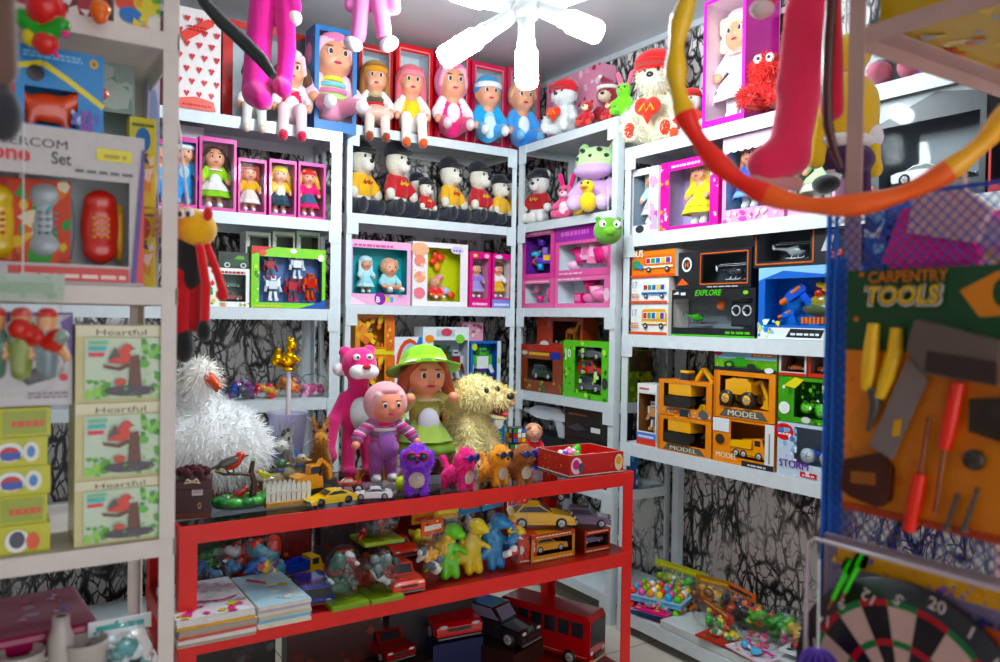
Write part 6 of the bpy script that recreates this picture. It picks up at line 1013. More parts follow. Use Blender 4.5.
# ================================================================ middle shelf of the table
Z2 = T2+.0012
ORD = 'lowest second third fourth fifth sixth seventh eighth ninth tenth eleventh twelfth thirteenth'.split()
def mag(label, x, y, z, rz, w, d, t, col, spine, pr, n):
    r = thing('colouring_book', label, 'book', (x, y, z), rz, 'colouring books in two piles'); m = MB(); m.box(-w/2, w/2, -d/2, d/2, 0, t, ['e8e4e0', col, spine, 'e8e4dc', spine, 'e8e4dc']); m.build('pages', 'card', r)
    if pr: m = MB(Matrix.Translation((0, -d/2, t)) @ Matrix.Rotation(-PI/2, 4, 'X')); decals(m, w, d, -.0004, pr); m.build('cover_print', 'print', r)
    return t
R = random.Random(6); z = Z2; x0, y0, s = on(240, 625, T2)
cpa = [('r', 0, 0, 1, 1, 'f0e8ec'), ('b', 0, .25, 1, 1, ['d8a8c0', 'c0b0d8', 'e8d0d8', 'a898c0', 'd8e0d8'], 40, .07), ('b', .0, .0, 1, .3, ['e8d040', 'f4e8ec', 'e05a90', 'd84a7a'], 22, .06), ('l', [(.15, .3), (.4, .36), (.7, .32), (.9, .38)], .03, 'c83a5a')]
cpb = [('r', 0, 0, 1, 1, 'bfe0ea'), ('p', [(.2, .8), (.5, .62), (.54, .7), (.25, .9)], 'd84a28'), ('b', .4, .1, .95, .6, ['d8e8ec', 'e8c040', '8ac0d8', 'f0f4f4'], 20, .07)]
for k in range(7):
    t = .0085; mag('thin children colouring book in the blue topped pile, %s' % ('lowest one' if k == 0 else 'topmost with the pale blue cover' if k == 6 else ORD[k]+' from the bottom'), .672+R.uniform(-.004, .004), 2.235+R.uniform(-.006, .004), z, .0+R.uniform(-.015, .015), .145, .28, t, 'bfe0ea', R.choice(['d8c8b0', '8ac0d8', 'e8e0d0', 'c0b8d0', 'e0a850']), cpb if k == 6 else None, k); z += t+.0004
z = Z2
for k in range(8):
    t = .0082; mag('children colouring book in the pink topped pile, %s' % ('lowest one' if k == 0 else 'topmost with the pink and lilac cover' if k == 7 else ORD[k]+' from the bottom'), .492+R.uniform(-.003, .003), 2.225+R.uniform(-.006, .004), z+.0002, R.uniform(-.012, .012), .195, .29, t, 'f0e8ec', R.choice(['d8d0cc', 'e8e4e0', 'd0a8b8', '8ab0b8', 'e8b040', 'b0a090', 'd86a5a']), cpa if k == 7 else None, k); z += t+.0004
def t2(name, label, cat, px, py, rz=0, dy=0, dz=0): x, y, s = on(px, py, T2+dz); return thing(name, label, cat, (x, y+dy, Z2+dz), rz), s
def t2bag(label, px, py, wpx, hpx, c, rz=0, dy=.04, d=.1, card=None, base=None, dz=0, seed=1, th=8, rx=0):
    x, y, s = on(px, py, T2+dz); return bag('toy_bag' if not base else 'blister_pack', label, 'toy bag', (x, y+dy, Z2+dz), wpx*s, hpx*s, d, c, rz, rx, card, None, base, seed, th)
t2bag('green leafy toy bag at the dark end of the middle shelf', 212, 588, 50, 46, ['2a7a3a', '1a4a2a', '5ab050', 'c8d0c8'], dy=.05, seed=61)
t2bag('blue toy tray bag behind the colouring books', 225, 606, 60, 40, ['3a6a9a', '5a90b8', '2a3a4a'], dy=.12, seed=62, d=.12)
t2bag('red centred clear toy bag beside the colouring books', 248, 595, 42, 60, ['d83a2a', 'c8c8cc', '4a5a6a', 'e84a38'], dy=.1, seed=63, dz=.0)
t2bag('pointed clear bag of blue and red small toys', 292, 618, 48, 80, ['3a6ab0', 'd8483a', '8a9ab0', 'e8c040', '4a8a9a'], dy=.25, seed=64, th=12, card=['d8e0e4', '9ab0c0', 'c8d0d8'])
for lab, px, py, L_, c, kind, rz, dy, dz, kw in (('red toy car in the back row beside the clear bag', 268, 562, 48, 'f03c24', 'suv', -PI/2+.3, .0, .0, {}), ('yellow and blue toy loader behind the blue toy truck', 302, 582, 46, 'f0c018', 'truck', .2, .02, 0, dict(acc='2a4ab8')), ('blue toy truck with red front panel at the shelf edge', 319, 607, 46, '2a3aa0', 'bus', -PI/2-.1, .06, 0, dict(acc='d8402a', W=.34, light='d8e0f0')),
        ('orange red toy car in the back row above the blue truck', 334, 556, 44, 'f8582c', 'suv', -PI/2+.2, .0, 0, {}), ('light red toy car at the edge of the middle shelf', 411, 596, 58, 'f04a3c', 'suv', -PI/2-.05, .09, 0, dict(W=.3)), ('dark red toy car on top of a box behind the light red car', 408, 560, 46, 'd83028', 'sedan', -PI/2, .08, .05, dict(W=.3)),
        ('yellow taxi style toy car on a stacked toy box', 550, 530, 68, 'f0b810', 'sedan', -.5, .06, .1, dict(acc='e88a20')), ('dark silver toy car tilted on a pack near the table leg', 592, 527, 44, '7a6a88', 'suv', -.7, .02, .085, dict(rim='c8c0d8')), ('dark toy car behind the yellow taxi car', 572, 508, 44, '3a3430', 'suv', -.6, .16, .1, {})):
    r, s = t2('toy_car', lab, 'toy car', px, py, rz, dy, dz); car(r, 0, 0, .001, L_*s, c, kind, 0, True, **kw)
(x, y, s) = on(408, 560, T2+.05); r = thing('toy_carton', 'plain red carton under the dark red toy car', 'box', (x, y+.08, Z2), 0); m = MB(); m.box(-.05, .05, -.08, .08, 0, .048, '6a1a18'); m.build('carton', 'card', r)
for k, (lab, px, py, c) in enumerate((('orange yellow vehicle box under the yellow toy car', 550, 530, 'd88a14'), ('orange printed vehicle box beneath the dark silver car', 594, 527, 'b03a24'))):
    (x, y, s) = on(px, py, T2+(.1, .085)[k]); w = (.19, .12)[k]; q = carton('vehicle_box', lab, 'boxed toy', ((x, max(y-.02, 2.16), Z2), w, (.096, .08)[k], 0), .19, c, [('x', .05, .04, .95, .16, 'f0d8a0', 1), ('r', 0, .84, 1, 1, 'c83a28'), ('x', .1, .88, .9, .97, 'f0e0c0', 1)], (.06, .22, .94, .8), inner='5a4230', side='8a3a20'); car(q, 0, -.05, .022, w*.8, ('f0a81a', '8a7a98')[k], 'sedan')
gb = '7a9a18'
t2bag('dark toy car blister on olive base, nearest the blue toy truck', 350, 609, 40, 62, ['3a5a50', '4a6a60', 'c8d0d0', '8a4a4a', '5a3a3a'], dy=.05, base=gb, seed=71, d=.12, th=14)
t2bag('dark robot blister on olive base beside the light red car', 387, 602, 36, 54, ['3a4448', '6a7a78', '9a3a3a', 'c8ccd0'], dy=.05, base=gb, seed=72, d=.12, th=14)
t2bag('dark red robot blister stacked on top of another blister', 386, 599, 44, 44, ['8a2a30', '5a4a50', '3a3a40', 'c84a48'], dy=.07, base='8aa020', seed=73, d=.12, th=12); last().location.z += .158
t2bag('orange carded figure bag next to the light red car', 436, 588, 30, 66, ['e8803a', 'd8d8d0', '5a6a7a', 'f0b050'], dy=.03, card=['e05a28', 'f4e8d8', 'f0a040', '3a2a28'], seed=74, d=.06, rz=.2)
for k, (px, c, cc, lab) in enumerate(((455, ['6ad020', '50b018', 'f0c020', '8ae040'], ['d8a020', 'f0e040', 'e85a2a'], 'clear bag with a bright green dinosaur toy'), (478, ['e8c820', 'f0d840', '3a6a9a'], ['3a7ab0', 'e85a2a', 'f0d040'], 'clear bag with a yellow dinosaur toy'), (500, ['4a90c8', '6ab0d8', '3a6aa0'], ['5a9ac8', 'e8e8e0', 'e05a2a'], 'clear bag with a light blue dinosaur toy'))):
    t2bag(lab, px, 584-5*k, 34, 80, c, dy=.05, card=cc, seed=80+k, d=.08, th=5, rz=.15*k)
    q = last(); 
    x, y, s = on(px, 584-5*k, T2); hh = 39*s; m = MB(TM(0, -.005, .012, hh*1.25)); cc_ = c[0]; m.sdf([('e', (0, 0, .5), (.22, .18, .3), cc_), ('e', (.05, -.1, .95), (.2, .2, .17), cc_), ('e', (.12, -.26, .9), (.12, .12, .09), cc_), ('c', (-.15, .05, .35), (-.5, .1, .15), .14, .04, cc_), ('c', (.1, -.05, .3), (.12, -.1, .04), .11, .1, cc_), ('c', (-.1, 0, .3), (-.1, -.05, .04), .11, .1, cc_), ('c', (.15, -.12, .6), (.28, -.25, .5), .06, .05, cc_)], 26, .05); m.build('toy_dinosaur', 'plastic', q)
t2bag('clear hanging bag with bright printed strip over the shelf edge', 522, 572, 24, 84, ['e84a4a', 'f0d040', '4a8ac8', 'f0f0f0'], dy=.03, card=['d83a3a', 'f0e040', '3a8ac8', 'f4f4f0'], seed=90, d=.05, th=8)
t2bag('clear bag of grey wheels and parts in the middle of the shelf', 470, 545, 60, 52, ['8a9098', 'c8ccd0', '4a5058', '2a6a50'], dy=.16, seed=91, d=.12, dz=.06)
t2bag('pile of blue and yellow flat packs behind the red cars', 415, 540, 70, 30, ['4a7ab8', 'e8d040', 'd8483a', 'e8e8e0'], dy=.24, seed=92, d=.14, dz=.12)
r, s = t2('toy_carton', 'red flat vehicle carton in the back row under the pink puppy', 'box', 505, 545, .05, .2); m = MB(); w, h = .2, .13; m.box(-w/2, w/2, -.06, .06, 0, h, '9a2420'); decals(m, w, h, -.06, [('b', 0, 0, 1, 1, ['c83a30', '7a1818', 'd86a4a', '4a3a3a'], 20, .1)]); m.build('carton', 'card', r)
r, s = t2('toy_carton', 'red truck box near the yellow toy car', 'box', 530, 563, -.2, .05); m = MB(); w, h = .07, .1; m.box(-w/2, w/2, -.05, .05, 0, h, 'c8281c'); decals(m, w, h, -.05, [('b', .1, .2, .9, .9, ['2a2426', 'e84a30', 'e8e0d8'], 12, .16), ('x', .1, .05, .9, .14, 'f0e8d8', 1)]); m.build('carton', 'card', r)
# ================================================================ bottom shelf of the table
Z3 = T3+.0012
def t3(px, py, zz, dy=0): (x, y, z), dp = at_z(px, py, zz); return x, y+dy, dp/F
for k, (lab, px, py, L_, c, kind, zz, rz, kw) in enumerate((('big red toy sports car in a clear bag under the table', 462, 640, 76, 'dc2024', 'suv', .22, -PI/2-.1, dict(W=.3, light='e8e8f0')), ('red toy car in shadow at the near end under the table', 364, 657, 56, 'b01c1a', 'suv', .2, -PI/2, dict(W=.34)), ('red and chrome toy truck in a bag under the table', 404, 668, 46, '9a2020', 'suv', .2, -PI/2+.1, dict(W=.3)), ('big red toy bus in a clear bag beside the table leg', 574, 657, 150, 'c01c20', 'bus', .15, -PI/2+.38, dict(acc='e8c8a0', light='e8e0f0')), ('black toy car with silver windows lying under the table', 520, 650, 74, '26262e', 'suv', .19, -PI/2+.35, dict(glass='8a88a0')))):
    x, y, s = t3(px, py, zz, .1); L0 = L_*s*(1.25 if kind in ('sedan', 'suv') else 1); r = thing('toy_car' if kind != 'bus' else 'toy_bus', lab, 'toy car', (x, y+.04, Z3), rz); dz = zz-T3 if zz > .16 else 0
    if dz: m = MB(); m.box(-.14, .14, -.1, .1, 0, dz-.003, '26305a' if k == 0 else '3a2420'); m.build('display_tray', 'card', r); r['label'] = lab
    car(r, 0, 0, dz, min(L0, .4 if kind == 'bus' else .3), c, kind, 0, True, **kw)
    W_ = {'bus': .34}.get(kind, .36)

# back rows that fill the middle and bottom shelves
for k, (x, w, hh, c, cols, lab) in enumerate(((.56, .2, .16, '2a3a30', ['3a6a4a', '1a2a20', '8a3a2a'], 'dark green printed carton at the back of the middle table shelf'), (.8, .22, .19, '7a1c18', ['a83028', '4a1410', 'd8803a'], 'dark red printed carton at the back of the middle table shelf'), (1.05, .22, .17, '3a3230', ['5a4a40', '8a2a20', '2a4a6a'], 'brown black printed carton at the back of the middle table shelf'), (1.3, .2, .2, '8a201c', ['c8403a', '5a1a18', 'e8b060'], 'red and cream printed carton behind the bagged dinosaurs'), (1.53, .2, .15, '2c2a30', ['4a4a5a', '7a2a2a', '1a1a20'], 'black grey printed carton behind the red truck box'))):  # added dark cartons stand in for the shade behind the toys
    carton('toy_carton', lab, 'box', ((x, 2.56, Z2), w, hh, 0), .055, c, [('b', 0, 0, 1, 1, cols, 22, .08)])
for k, (x, w, hh, c, cols, lab) in enumerate(((.62, .34, .3, '1c1a1c', ['2a2628', '3a2a28', '4a4a50'], 'black carton at the back of the bottom table shelf under the books'), (1.0, .34, .27, '3a1412', ['5a1c18', '2a1010', '7a3a2a'], 'dark brown red carton behind the red cars under the table'), (1.38, .36, .3, '201c22', ['3a3038', '5a2020', '2a2a3a'], 'black violet carton behind the black car under the table'))):  # near-black cartons stand for the boxes here and the shade around them
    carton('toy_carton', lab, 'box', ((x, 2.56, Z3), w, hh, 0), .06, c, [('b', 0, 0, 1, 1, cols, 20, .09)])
for lab, px, py, wp, hp, c, dy, dz, seed, cd in (('clear bag of red and silver toy parts hanging over the back of the blue truck', 322, 560, 44, 40, ['d83a28', 'c8ccd0', '3a4a6a'], .24, .06, 111, None), ('clear bag of silver toy wheels under the purple puppy', 430, 540, 46, 40, ['a8b0b8', '6a7078', 'd8dce0'], .2, .06, 112, None), ('clear bag of white and black toys under the pink puppy', 466, 535, 44, 44, ['e8e8e8', '3a3a40', '8a9298'], .2, .08, 113, None), ('orange and yellow toy bag beside the green dinosaur bag', 440, 560, 30, 40, ['f0a028', 'e86028', 'f0d840'], .12, .03, 114, ['f0a028', 'e84a28', 'f4e8d0']), ('green purple leafy toy bag behind the colouring books', 240, 575, 50, 40, ['3a8a4a', '6a3a7a', '2a5a3a'], .24, .06, 115, None)):
    t2bag(lab, px, py+dz/.003, wp, hp+dz/.0032, c, 0, dy, .09, cd, None, 0, seed, 9)
# ================================================================ rack beside the entrance
F1, F2, F3, F4 = FL[:4]
q = carton('intercom_box', 'white intercom telephone set box with a red and a grey handset in its window', 'boxed toy', sh('F', -58, 143, 127, F2, .01), .1, 'c8c2c0', [('t', 'INTERCOM', .38, .865, .42, '34343a', {'bold': .012, 'h': .055}), ('t', 'Phone', .25, .765, .31, 'd8202a', {'bold': .03, 'h': .1}), ('t', 'Set', .56, .765, .1, '3a3a40', {'bold': .015, 'h': .08}), ('r', .74, .82, .93, .9, 'e8d820'), ('x', .78, .84, .9, .88, 'b09a20', 1), ('x', .63, .73, .95, .76, '5a5a60', 1), ('p', [(.955, .02), (1, .02), (1, .72)], 'd83a28'), ('p', [(.93, .02), (.957, .02), (1, .75), (1, .92), (.985, .92)], '5a3a90'), ('r', .3, .02, .92, .11, 'd03028'), ('x', .36, .04, .9, .08, 'f4d8d0', 1), ('r', .0, .02, .3, .11, 'c8c4c8')],
       (.06, .13, .92, .69), inner='c8ccce', side='d04030'); w, h, d = DIM[q.name]
def handset(parent, x, z, hh, c, c2, y=0):
    T = TM(x, y, z, hh); m = MB(T); m.sdf([('e', (0, 0, .5), (.23, .14, .5), c), ('e', (0, -.06, .82), (.2, .12, .16), c), ('e', (0, -.06, .2), (.21, .12, .17), c)], 34, .05); b = m.build('toy_telephone', 'gloss', parent); m = MB(T)
    for i in range(3):
        for j in range(4): m.ell((-.08+.08*i, -.155, .36+.08*j), (.028, .02, .022), c2, nu=8, nv=5)
    m.build('key_buttons', 'plastic', b); m = MB(T); m.sdf([('e', (.24, .05, .45), (.06, .12, .42), c2)], 18, .01); m.build('side_grip', 'plastic', b)
handset(q, .28*w, .14*h, .52*h, 'd8281a', 'f0b020'); handset(q, .0*w, .14*h, .54*h, 'a8b0b4', '8a9498'); handset(q, -.26*w, .14*h, .5*h, 'e8c020', 'd8402a')
top_ = F2+h+.002; pl = sh('F', 14, 102, 50, F2, .03)
q = carton('fishing_box', 'blue printed box with an orange horse toy standing on the intercom box', 'boxed toy', ((pl[0][0], pl[0][1], top_), pl[1], pl[0][2]+pl[2]-top_, 0), .07, '2a8ad0', [('l', [(0, .72), (.3, .8), (.6, .62), (1, .35)], .07, 'e8d838'), ('x', .08, .86, .75, .95, '9ad0f0', 2), ('e', .88, .88, .05, .06, 'f0a030'), ('e', .88, .88, .025, .03, '3a8a3a'), ('e', .22, .66, .1, .1, '2a2430'), ('b', .62, .05, .95, .3, ['8a5ab0', '5a6ac0', 'a8c8e0'], 12, .06), ('p', [(.72, .02), (.74, .3), (.8, .1), (.84, .34), (.88, .02)], '7a4aa8')], (.1, .04, .7, .5), inner='3a90d0'); w, h, d = DIM[q.name]
m = MB(TM(-.05*w, -.02, .03*h, h*.62)); m.sdf([('e', (-.1, 0, .4), (.5, .16, .3), 'e84818'), ('c', (.2, 0, .5), (.68, 0, .82), .2, .14, 'ea4e1c'), ('e', (.78, 0, .86), (.2, .13, .15), 'ea4e1c'), ('c', (-.4, .0, .3), (-.44, 0, .04), .12, .1, 'd84014'), ('c', (.15, 0, .3), (.2, 0, .04), .12, .1, 'd84014'), ('c', (-.5, 0, .5), (-.7, 0, .7), .1, .12, 'e84818')], 36, .06); m.build('toy_horse', 'gloss', q)
for k, (a, b_, t_, yb, lab, c) in enumerate(((128, 156, 208, 290, 'yellow printed pack standing beside the intercom box', 'e0d020'), (128, 155, 118, 206, 'yellow printed pack with blue picture, upper of the two beside the intercom box', 'e4d428'))):
    pl = sh('F', a, b_, t_, F2, .14)
    if k: pl = ((pl[0][0], pl[0][1], zt_), pl[1], pl[0][2]+pl[2]-zt_, 0)
    else: pl = (pl[0], pl[1], pl[2], 0)
    carton('yellow_pack', lab, 'box', pl, .04, c, [('e', .5, .75, .28, .14, ('c04a28', '3a7ab8')[k]), ('b', .1, .1, .9, .6, ['f0e8d0', '3a3a3a', 'c8b818', 'e8a020'], 12, .12), ('x', .1, .9, .9, .95, '4a4a30', 1)]); zt_ = pl[0][2]+pl[2]+.002
q = carton('clear_gift_box', 'pale translucent box with lilac cup standing at the back of the entrance rack', 'boxed toy', sh('F', 92, 133, 50, F2, .24), .1, 'a8bcb8', [('b', .05, .75, .95, .98, ['c8d8d0', '8aa89a', 'd8e0d0'], 12, .1)], (.06, .06, .94, .74), inner='b8ccc8'); w, h, d = DIM[q.name]; m = MB(); m.lathe([(0, 0), (.2*w, 0), (.26*w, .3*h), (.24*w, .3*h), (0, .04)], 'a088c8', (-.05*w, 0, .1*h), 16); m.build('toy_cup', 'plastic', q)
carton('purple_pack', 'white and purple round patterned pack at the end of the entrance rack', 'box', sh('F', 146, 158, 78, F2, .3), .06, 'c8c0d8', [('e', .5, .3, .45, .25, '5a3090'), ('e', .5, .75, .4, .2, '8a9ac8'), ('e', .5, .5, .3, .1, 'f0f0f4')])
carton('toy_carton', 'white carton with red green and blue shapes on the top entrance shelf', 'box', sh('F', 114, 160, -50, F1, .02), .12, 'e4e0d8', [('e', .3, .3, .28, .12, 'd8482a'), ('e', .35, .16, .25, .1, '3a7ac8'), ('e', .7, .35, .3, .16, 'd8c828'), ('b', .4, .02, 1, .5, ['5aa03a', 'e8d040', 'e4a030'], 10, .1)])
carton('toy_carton', 'dark red carton on the top entrance shelf behind the orange balls', 'box', sh('F', 10, 108, -40, F1, .06), .12, 'a82838', [('b', 0, 0, 1, 1, ['c83a48', 'e8d8d0', '5a1a24'], 16, .12)])
# bird boxes
bd = [('r', .0, .86, 1, 1, 'e4e0c0'), ('t', 'Heartful', .52, .875, .58, '4a4a40', {'h': .075}), ('r', .1, .05, .98, .84, 'cfe0c8'), ('b', .75, .55, .98, .84, ['6ab84a', '8ad060', '4a9a38'], 14, .08), ('b', .1, .05, .4, .3, ['7ac048', '9ad858', '5aa83a'], 14, .08), ('b', .7, .05, .98, .4, ['8ad060', '5aa83a', 'b8e090'], 12, .08), ('r', .14, .68, .34, .73, '4ac0c0'), ('r', .14, .6, .32, .65, 'e85a6a'), ('r', .14, .76, .36, .8, '7ad0a0'),
      ('p', [(.3, .5), (.48, .46), (.6, .52), (.62, .47), (.5, .41), (.32, .45)], '6a4028'), ('p', [(.6, .14), (.62, .6), (.72, .62), (.76, .14)], '6a3a28'), ('e', .62, .15, .3, .07, '4a3a48'), ('b', .34, .1, .9, .2, ['5a4a58', '3a5a38', '6a9a4a'], 16, .04), ('p', [(.36, .52), (.44, .66), (.56, .72), (.56, .58), (.5, .5)], 'd8301c'), ('e', .52, .6, .1, .1, 'e03a20'), ('e', .58, .71, .06, .055, 'e03a20'), ('p', [(.36, .56), (.44, .72), (.5, .6)], '5a4a44'), ('p', [(.63, .72), (.68, .7), (.63, .69)], '3a3a30'), ('e', .5, .27, .07, .05, 'c84a28'), ('e', .78, .5, .06, .05, '6ab84a')]
tops = [325, 402, 478]; z = F3+.0012
for k in (2, 1, 0):
    pl = sh('F', 74, 160, tops[k], F3, .012); pl = ((pl[0][0], pl[0][1], z), pl[1], pl[0][2]+pl[2]-z-.001, 0); carton('bird_box', 'cream box printed with a red robin on a branch, %s of the stack of three' % ('topmost', 'middle', 'lowest')[k], 'box', pl, .13, 'd8d09a', bd, group='robin ornament boxes'); z = pl[0][2]+pl[2]+.001
z = F3+.0012
for k in range(5):
    pl = sh('F', -40, 47 if k % 2 else 50, 0, F3, .02); hh = .0485; carton('yellow_box', 'yellow green printed box, %s of the pile beside the robin boxes' % ('lowest', 'second from the bottom', 'middle', 'second from the top', 'topmost')[k], 'box', ((pl[0][0], pl[0][1], z), pl[1], hh-.001, 0), .1, 'c8c81c', ([('r', .45, .1, .95, .9, '9aa81a'), ('x', .55, .35, .92, .7, 'e04a20', 1)] if k in (1, 4) else [('e', .55, .5, .16, .34, 'e8f0f0'), ('e', .55, .45, .12, .25, 'c8302a'), ('r', .45, .25, .68, .5, '3a5ab0'), ('e', .8, .5, .1, .36, 'e8e8d8'), ('e', .8, .5, .05, .2, '5a8ac8')] if k else [('e', .62, .45, .14, .4, 'f0f0e8'), ('e', .62, .5, .09, .3, '3a3a50'), ('e', .8, .4, .08, .3, 'e85a2a')]), group='yellow green boxes in a pile'); z += hh
pl = sh('F', -20, 71, 312, F3, .03); carton('helicopter_carton', 'white and violet carton with a dark toy picture on the yellow green boxes', 'box', ((pl[0][0], pl[0][1], z+.001), pl[1], pl[0][2]+pl[2]-z-.001, 0), .08, 'd4d0d4', [('p', [(0, .75), (.4, .95), (1, .98), (1, 1), (0, 1)], '5a3a90'), ('p', [(.86, .9), (1, .98), (1, .5)], '6a4aa0'), ('p', [(.4, .3), (.6, .42), (.85, .5), (.8, .3), (.5, .22)], '2a2a34'), ('e', .72, .42, .1, .12, 'd85a2a'), ('l', [(.3, .55), (.9, .62)], .02, '3a3a44'), ('x', .5, .08, .95, .16, '9a8a9a', 2), ('e', .9, .3, .05, .04, 'd83a3a')])
z = FL[3]+.0012
for k, (c, lab) in enumerate((('5a1030', 'dark magenta flat pack, lowest under the robin box shelf'), ('8a1848', 'magenta flat pack in the pile under the robin boxes'), ('a01850', 'bright magenta flat pack topmost under the robin box shelf'))):
    r = thing('flat_pack', lab, 'toy bag', (-.02-.01*k, 1.7, z), .04*k); m = MB(); m.box(-.2, .2, -.125, .125, 0, .036, c); m.build('packet', 'plastic', r, bevel=.011); decal = MB(Matrix.Translation((.06, 0, .0365)) @ Matrix.Rotation(-PI/2, 4, 'X')); decals(decal, .2, .2, 0, [('r', 0, -.4, 1, .4, c), ('b', 0, -.4, 1, .4, ['d84a8a', 'c8a0c0', '5a6ac0', 'e8c0d8'], 20, .08)]); decal.build('cover_print', 'print', r); z += .039
for k, (px, py, lab) in enumerate(((20, 640, 'white toy cup near the end of the low entrance shelf'), (82, 628, 'white toy cup lying on its side under the robin boxes'), (62, 650, 'white upright toy bottle at the shelf edge under the robin boxes'))):
    (x, y, zz), dp = at_z(px, py, FL[3]+.1); r = thing('toy_cup' if k < 2 else 'toy_bottle', lab, 'toy cup', (x, 1.555, FL[3]+.0012), 0)
    m = MB(TM(0, 0, .0, 1)); z0 = .03 if k < 2 else 0; H_ = .1 if k < 2 else .15
    m.lathe([(0, 0), (.03, 0), (.036, H_*.9), (.038, H_), (.034, H_), (.028, .01), (0, .01)] if k < 2 else [(0, 0), (.02, 0), (.021, H_*.75), (.014, H_*.88), (.014, H_), (.009, H_), (0, H_*.95)], 'b8b0aa', n=20); m.build('cup_body', 'plastic', r)
    if k < 2: m = MB(); m.tube([(.035, 0, .08), (.06, 0, .07), (.06, 0, .03), (.032, 0, .025)], .005, 'b8b0aa', 7); m.build('handle', 'plastic', r)
    else: m = MB(); m.lathe([(0, .15), (.008, .15), (.008, .148), (0, .147)], '5a4a3a'); m.build('spout', 'plastic', r)
bag('toy_bag', 'white printed plastic bag at the end of the low shelf beside the red table leg', 'toy bag', (.2, 1.58, FL[3]+.001), .11, .12, .1, ['e8eef0', '4a8a8a', '2a2a30'], seed=101, card=['e8eef0', '5ab0b0', 'f4f4f4'])
# things hanging at the entrance
def hung(name, label, cat, px, py, depth, prims, kind='plush', n=44, k=.012, extra=None, num=0, ln=.01):
    o = at_d(px, py, depth); r = thing(name, label, cat, o); fur_part('body', PX(o, depth, prims), r, n, k, None, num, ln, .002, kind); return r, o
def part_of(r, o, depth, name, prims, kind='plush', n=26, k=.004): m = MB(); m.sdf(PX(o, depth, prims), n, k); return m.build(name, kind, r)
def loop_of(r, o, depth, pts, name='hanging_cord', col='e0e0e0', rp=1.2): m = MB(); m.tube([tuple(np.array(at_d(a, b, depth))-np.array(o)) for a, b in pts], rp*depth/F, col, 6); return m.build(name, 'cloth', r)
D = 1.32; o = at_d(20, 190, D); r = thing('toy_card', 'orange and green toy card with small figures hanging before the intercom box', 'toy card', o, -.2); m = MB(); m.box(-.075, .075, 0, .003, -.17, .02, 'd84a28'); decals(m, .15, .19, 0, [('b', 0, .0, 1, 1, ['e8803a', '3a9a4a', 'f0e0c0', 'c8302a', '5ab0b8', 'e8c040'], 40, .09), ('e', .7, .3, .2, .2, 'e85a2a'), ('e', .7, .32, .12, .12, '4aa84a')], 0, -.17); m.build('card', 'card', r); loop_of(r, o, D, ((20, 178), (20, 60)))
b0 = bag('figure_bag', 'clear bag of three small painted figures hanging before the yellow green boxes', 'toy bag', at_d(22, 398, 1.2), .12, .19, .05, ['8a9a8a', 'c8302a', 'e0a030', 'd8d8d0', '4a8a3a'], -.3, seed=103, things=3, card=['c0ccc0', 'a8c0a8', 'd0c860'])
for i in range(3):
    x = -.035+.035*i; m = MB(TM(x, -.005, .03, .11)); m.sdf([('c', (0, 0, .1), (0, 0, .55), .13, .16, ('5a7a6a', '8a9a4a', '7a8a90')[i]), ('e', (0, 0, .78), (.13, .13, .15), 'e0a878'), ('e', (0, 0, .9), (.14, .14, .09), 'c8302a'), ('c', (-.12, 0, .5), (-.26, -.05, .25), .06, .06, 'e0a878'), ('c', (.12, 0, .5), (.26, -.05, .3), .06, .06, 'e0a878')], 22, .04); m.build('toy_figure', 'plastic', b0)
m = MB(); m.tube([(0, 0, .19), (0, 0, .42)], .0012, 'ddd', 5); m.build('hanging_cord', 'cloth', b0)
r, o = hung('ball_rattle', 'red and green ball rattle with pink spike hanging above the fishing box', 'toy', 45, 22, 1.25, [('e', (46, 8), (18, 18, 18), 'd8282a'), ('c', (22, 18), (44, 36), 9, 8, '2a9a30'), ('c', (44, 36), (62, 26), 8, 8, '2a9a30'), ('e', (32, 38), (9, 9, 9), 'e0c830'), ('e', (46, 44), (12, 11, 11), 'd83028')], 'plastic', 40, .004)
part_of(r, o, 1.25, 'pink_spike', [('c', (38, 10), (66, 34), 3, 4, 'ee4a9a'), ('c', (44, 40), (58, 57), 3.5, 2, 'ee4a9a')], 'plastic'); loop_of(r, o, 1.25, ((45, 0), (45, -60)))
r, o = hung('orange_ball', 'pair of small orange balls hanging beside the red and green rattle', 'toy', 100, 10, 1.3, [('e', (100, 9), (10, 9, 9), 'f0701c'), ('e', (100, 18), (7, 6, 6), 'e8641a')], 'plastic', 24, .004); loop_of(r, o, 1.3, ((100, 2), (100, -60)))
r, o = hung('plush_limb', 'brown and dark grey plush leg hanging closest to the entrance', 'plush toy', 2, 60, .8, [('c', (-2, -60), (2, 70), 14, 15, '6a5048'), ('e', (4, 115), (17, 16, 28), '2e2e34')], 'plush', 40, .01); loop_of(r, o, .8, ((0, -60), (0, -200)))
# doll with yellow head
D = 1.5; r, o = hung('hanging_doll', 'long limbed red and black plush doll with round yellow head hanging on the rack post', 'plush toy', 190, 250, D, [('c', (187, 246), (190, 280), 12, 12, '17171a'), ('c', (183, 274, -.01), (181, 330, -.01), 7.5, 7.5, 'cc1520'), ('e', (184, 346, -.01), (10, 11, 17), '17171a'), ('c', (196, 280), (195, 326), 6, 6, 'b8121c'), ('c', (200, 248, -.02), (206, 285, -.02), 4.5, 4.5, 'e01c26'), ('c', (206, 285, -.02), (205, 318, -.02), 4.5, 4.5, 'e01c26'), ('e', (204, 331, -.02), (7, 7, 11), '17171a'), ('c', (207, 246), (217, 272), 4, 4, 'e01c26'), ('c', (217, 272), (223, 292), 4, 4.5, 'e01c26'), ('e', (222, 295), (6, 5, 6), 'e01c26')], 'plush', 80, .0015)
part_of(r, o, D, 'head', [('e', (196, 229), (20, 19, 19), 'f0b400'), ('e', (186, 217), (12, 12, 10), 'f2bc10')], 'plush', 36, .01)
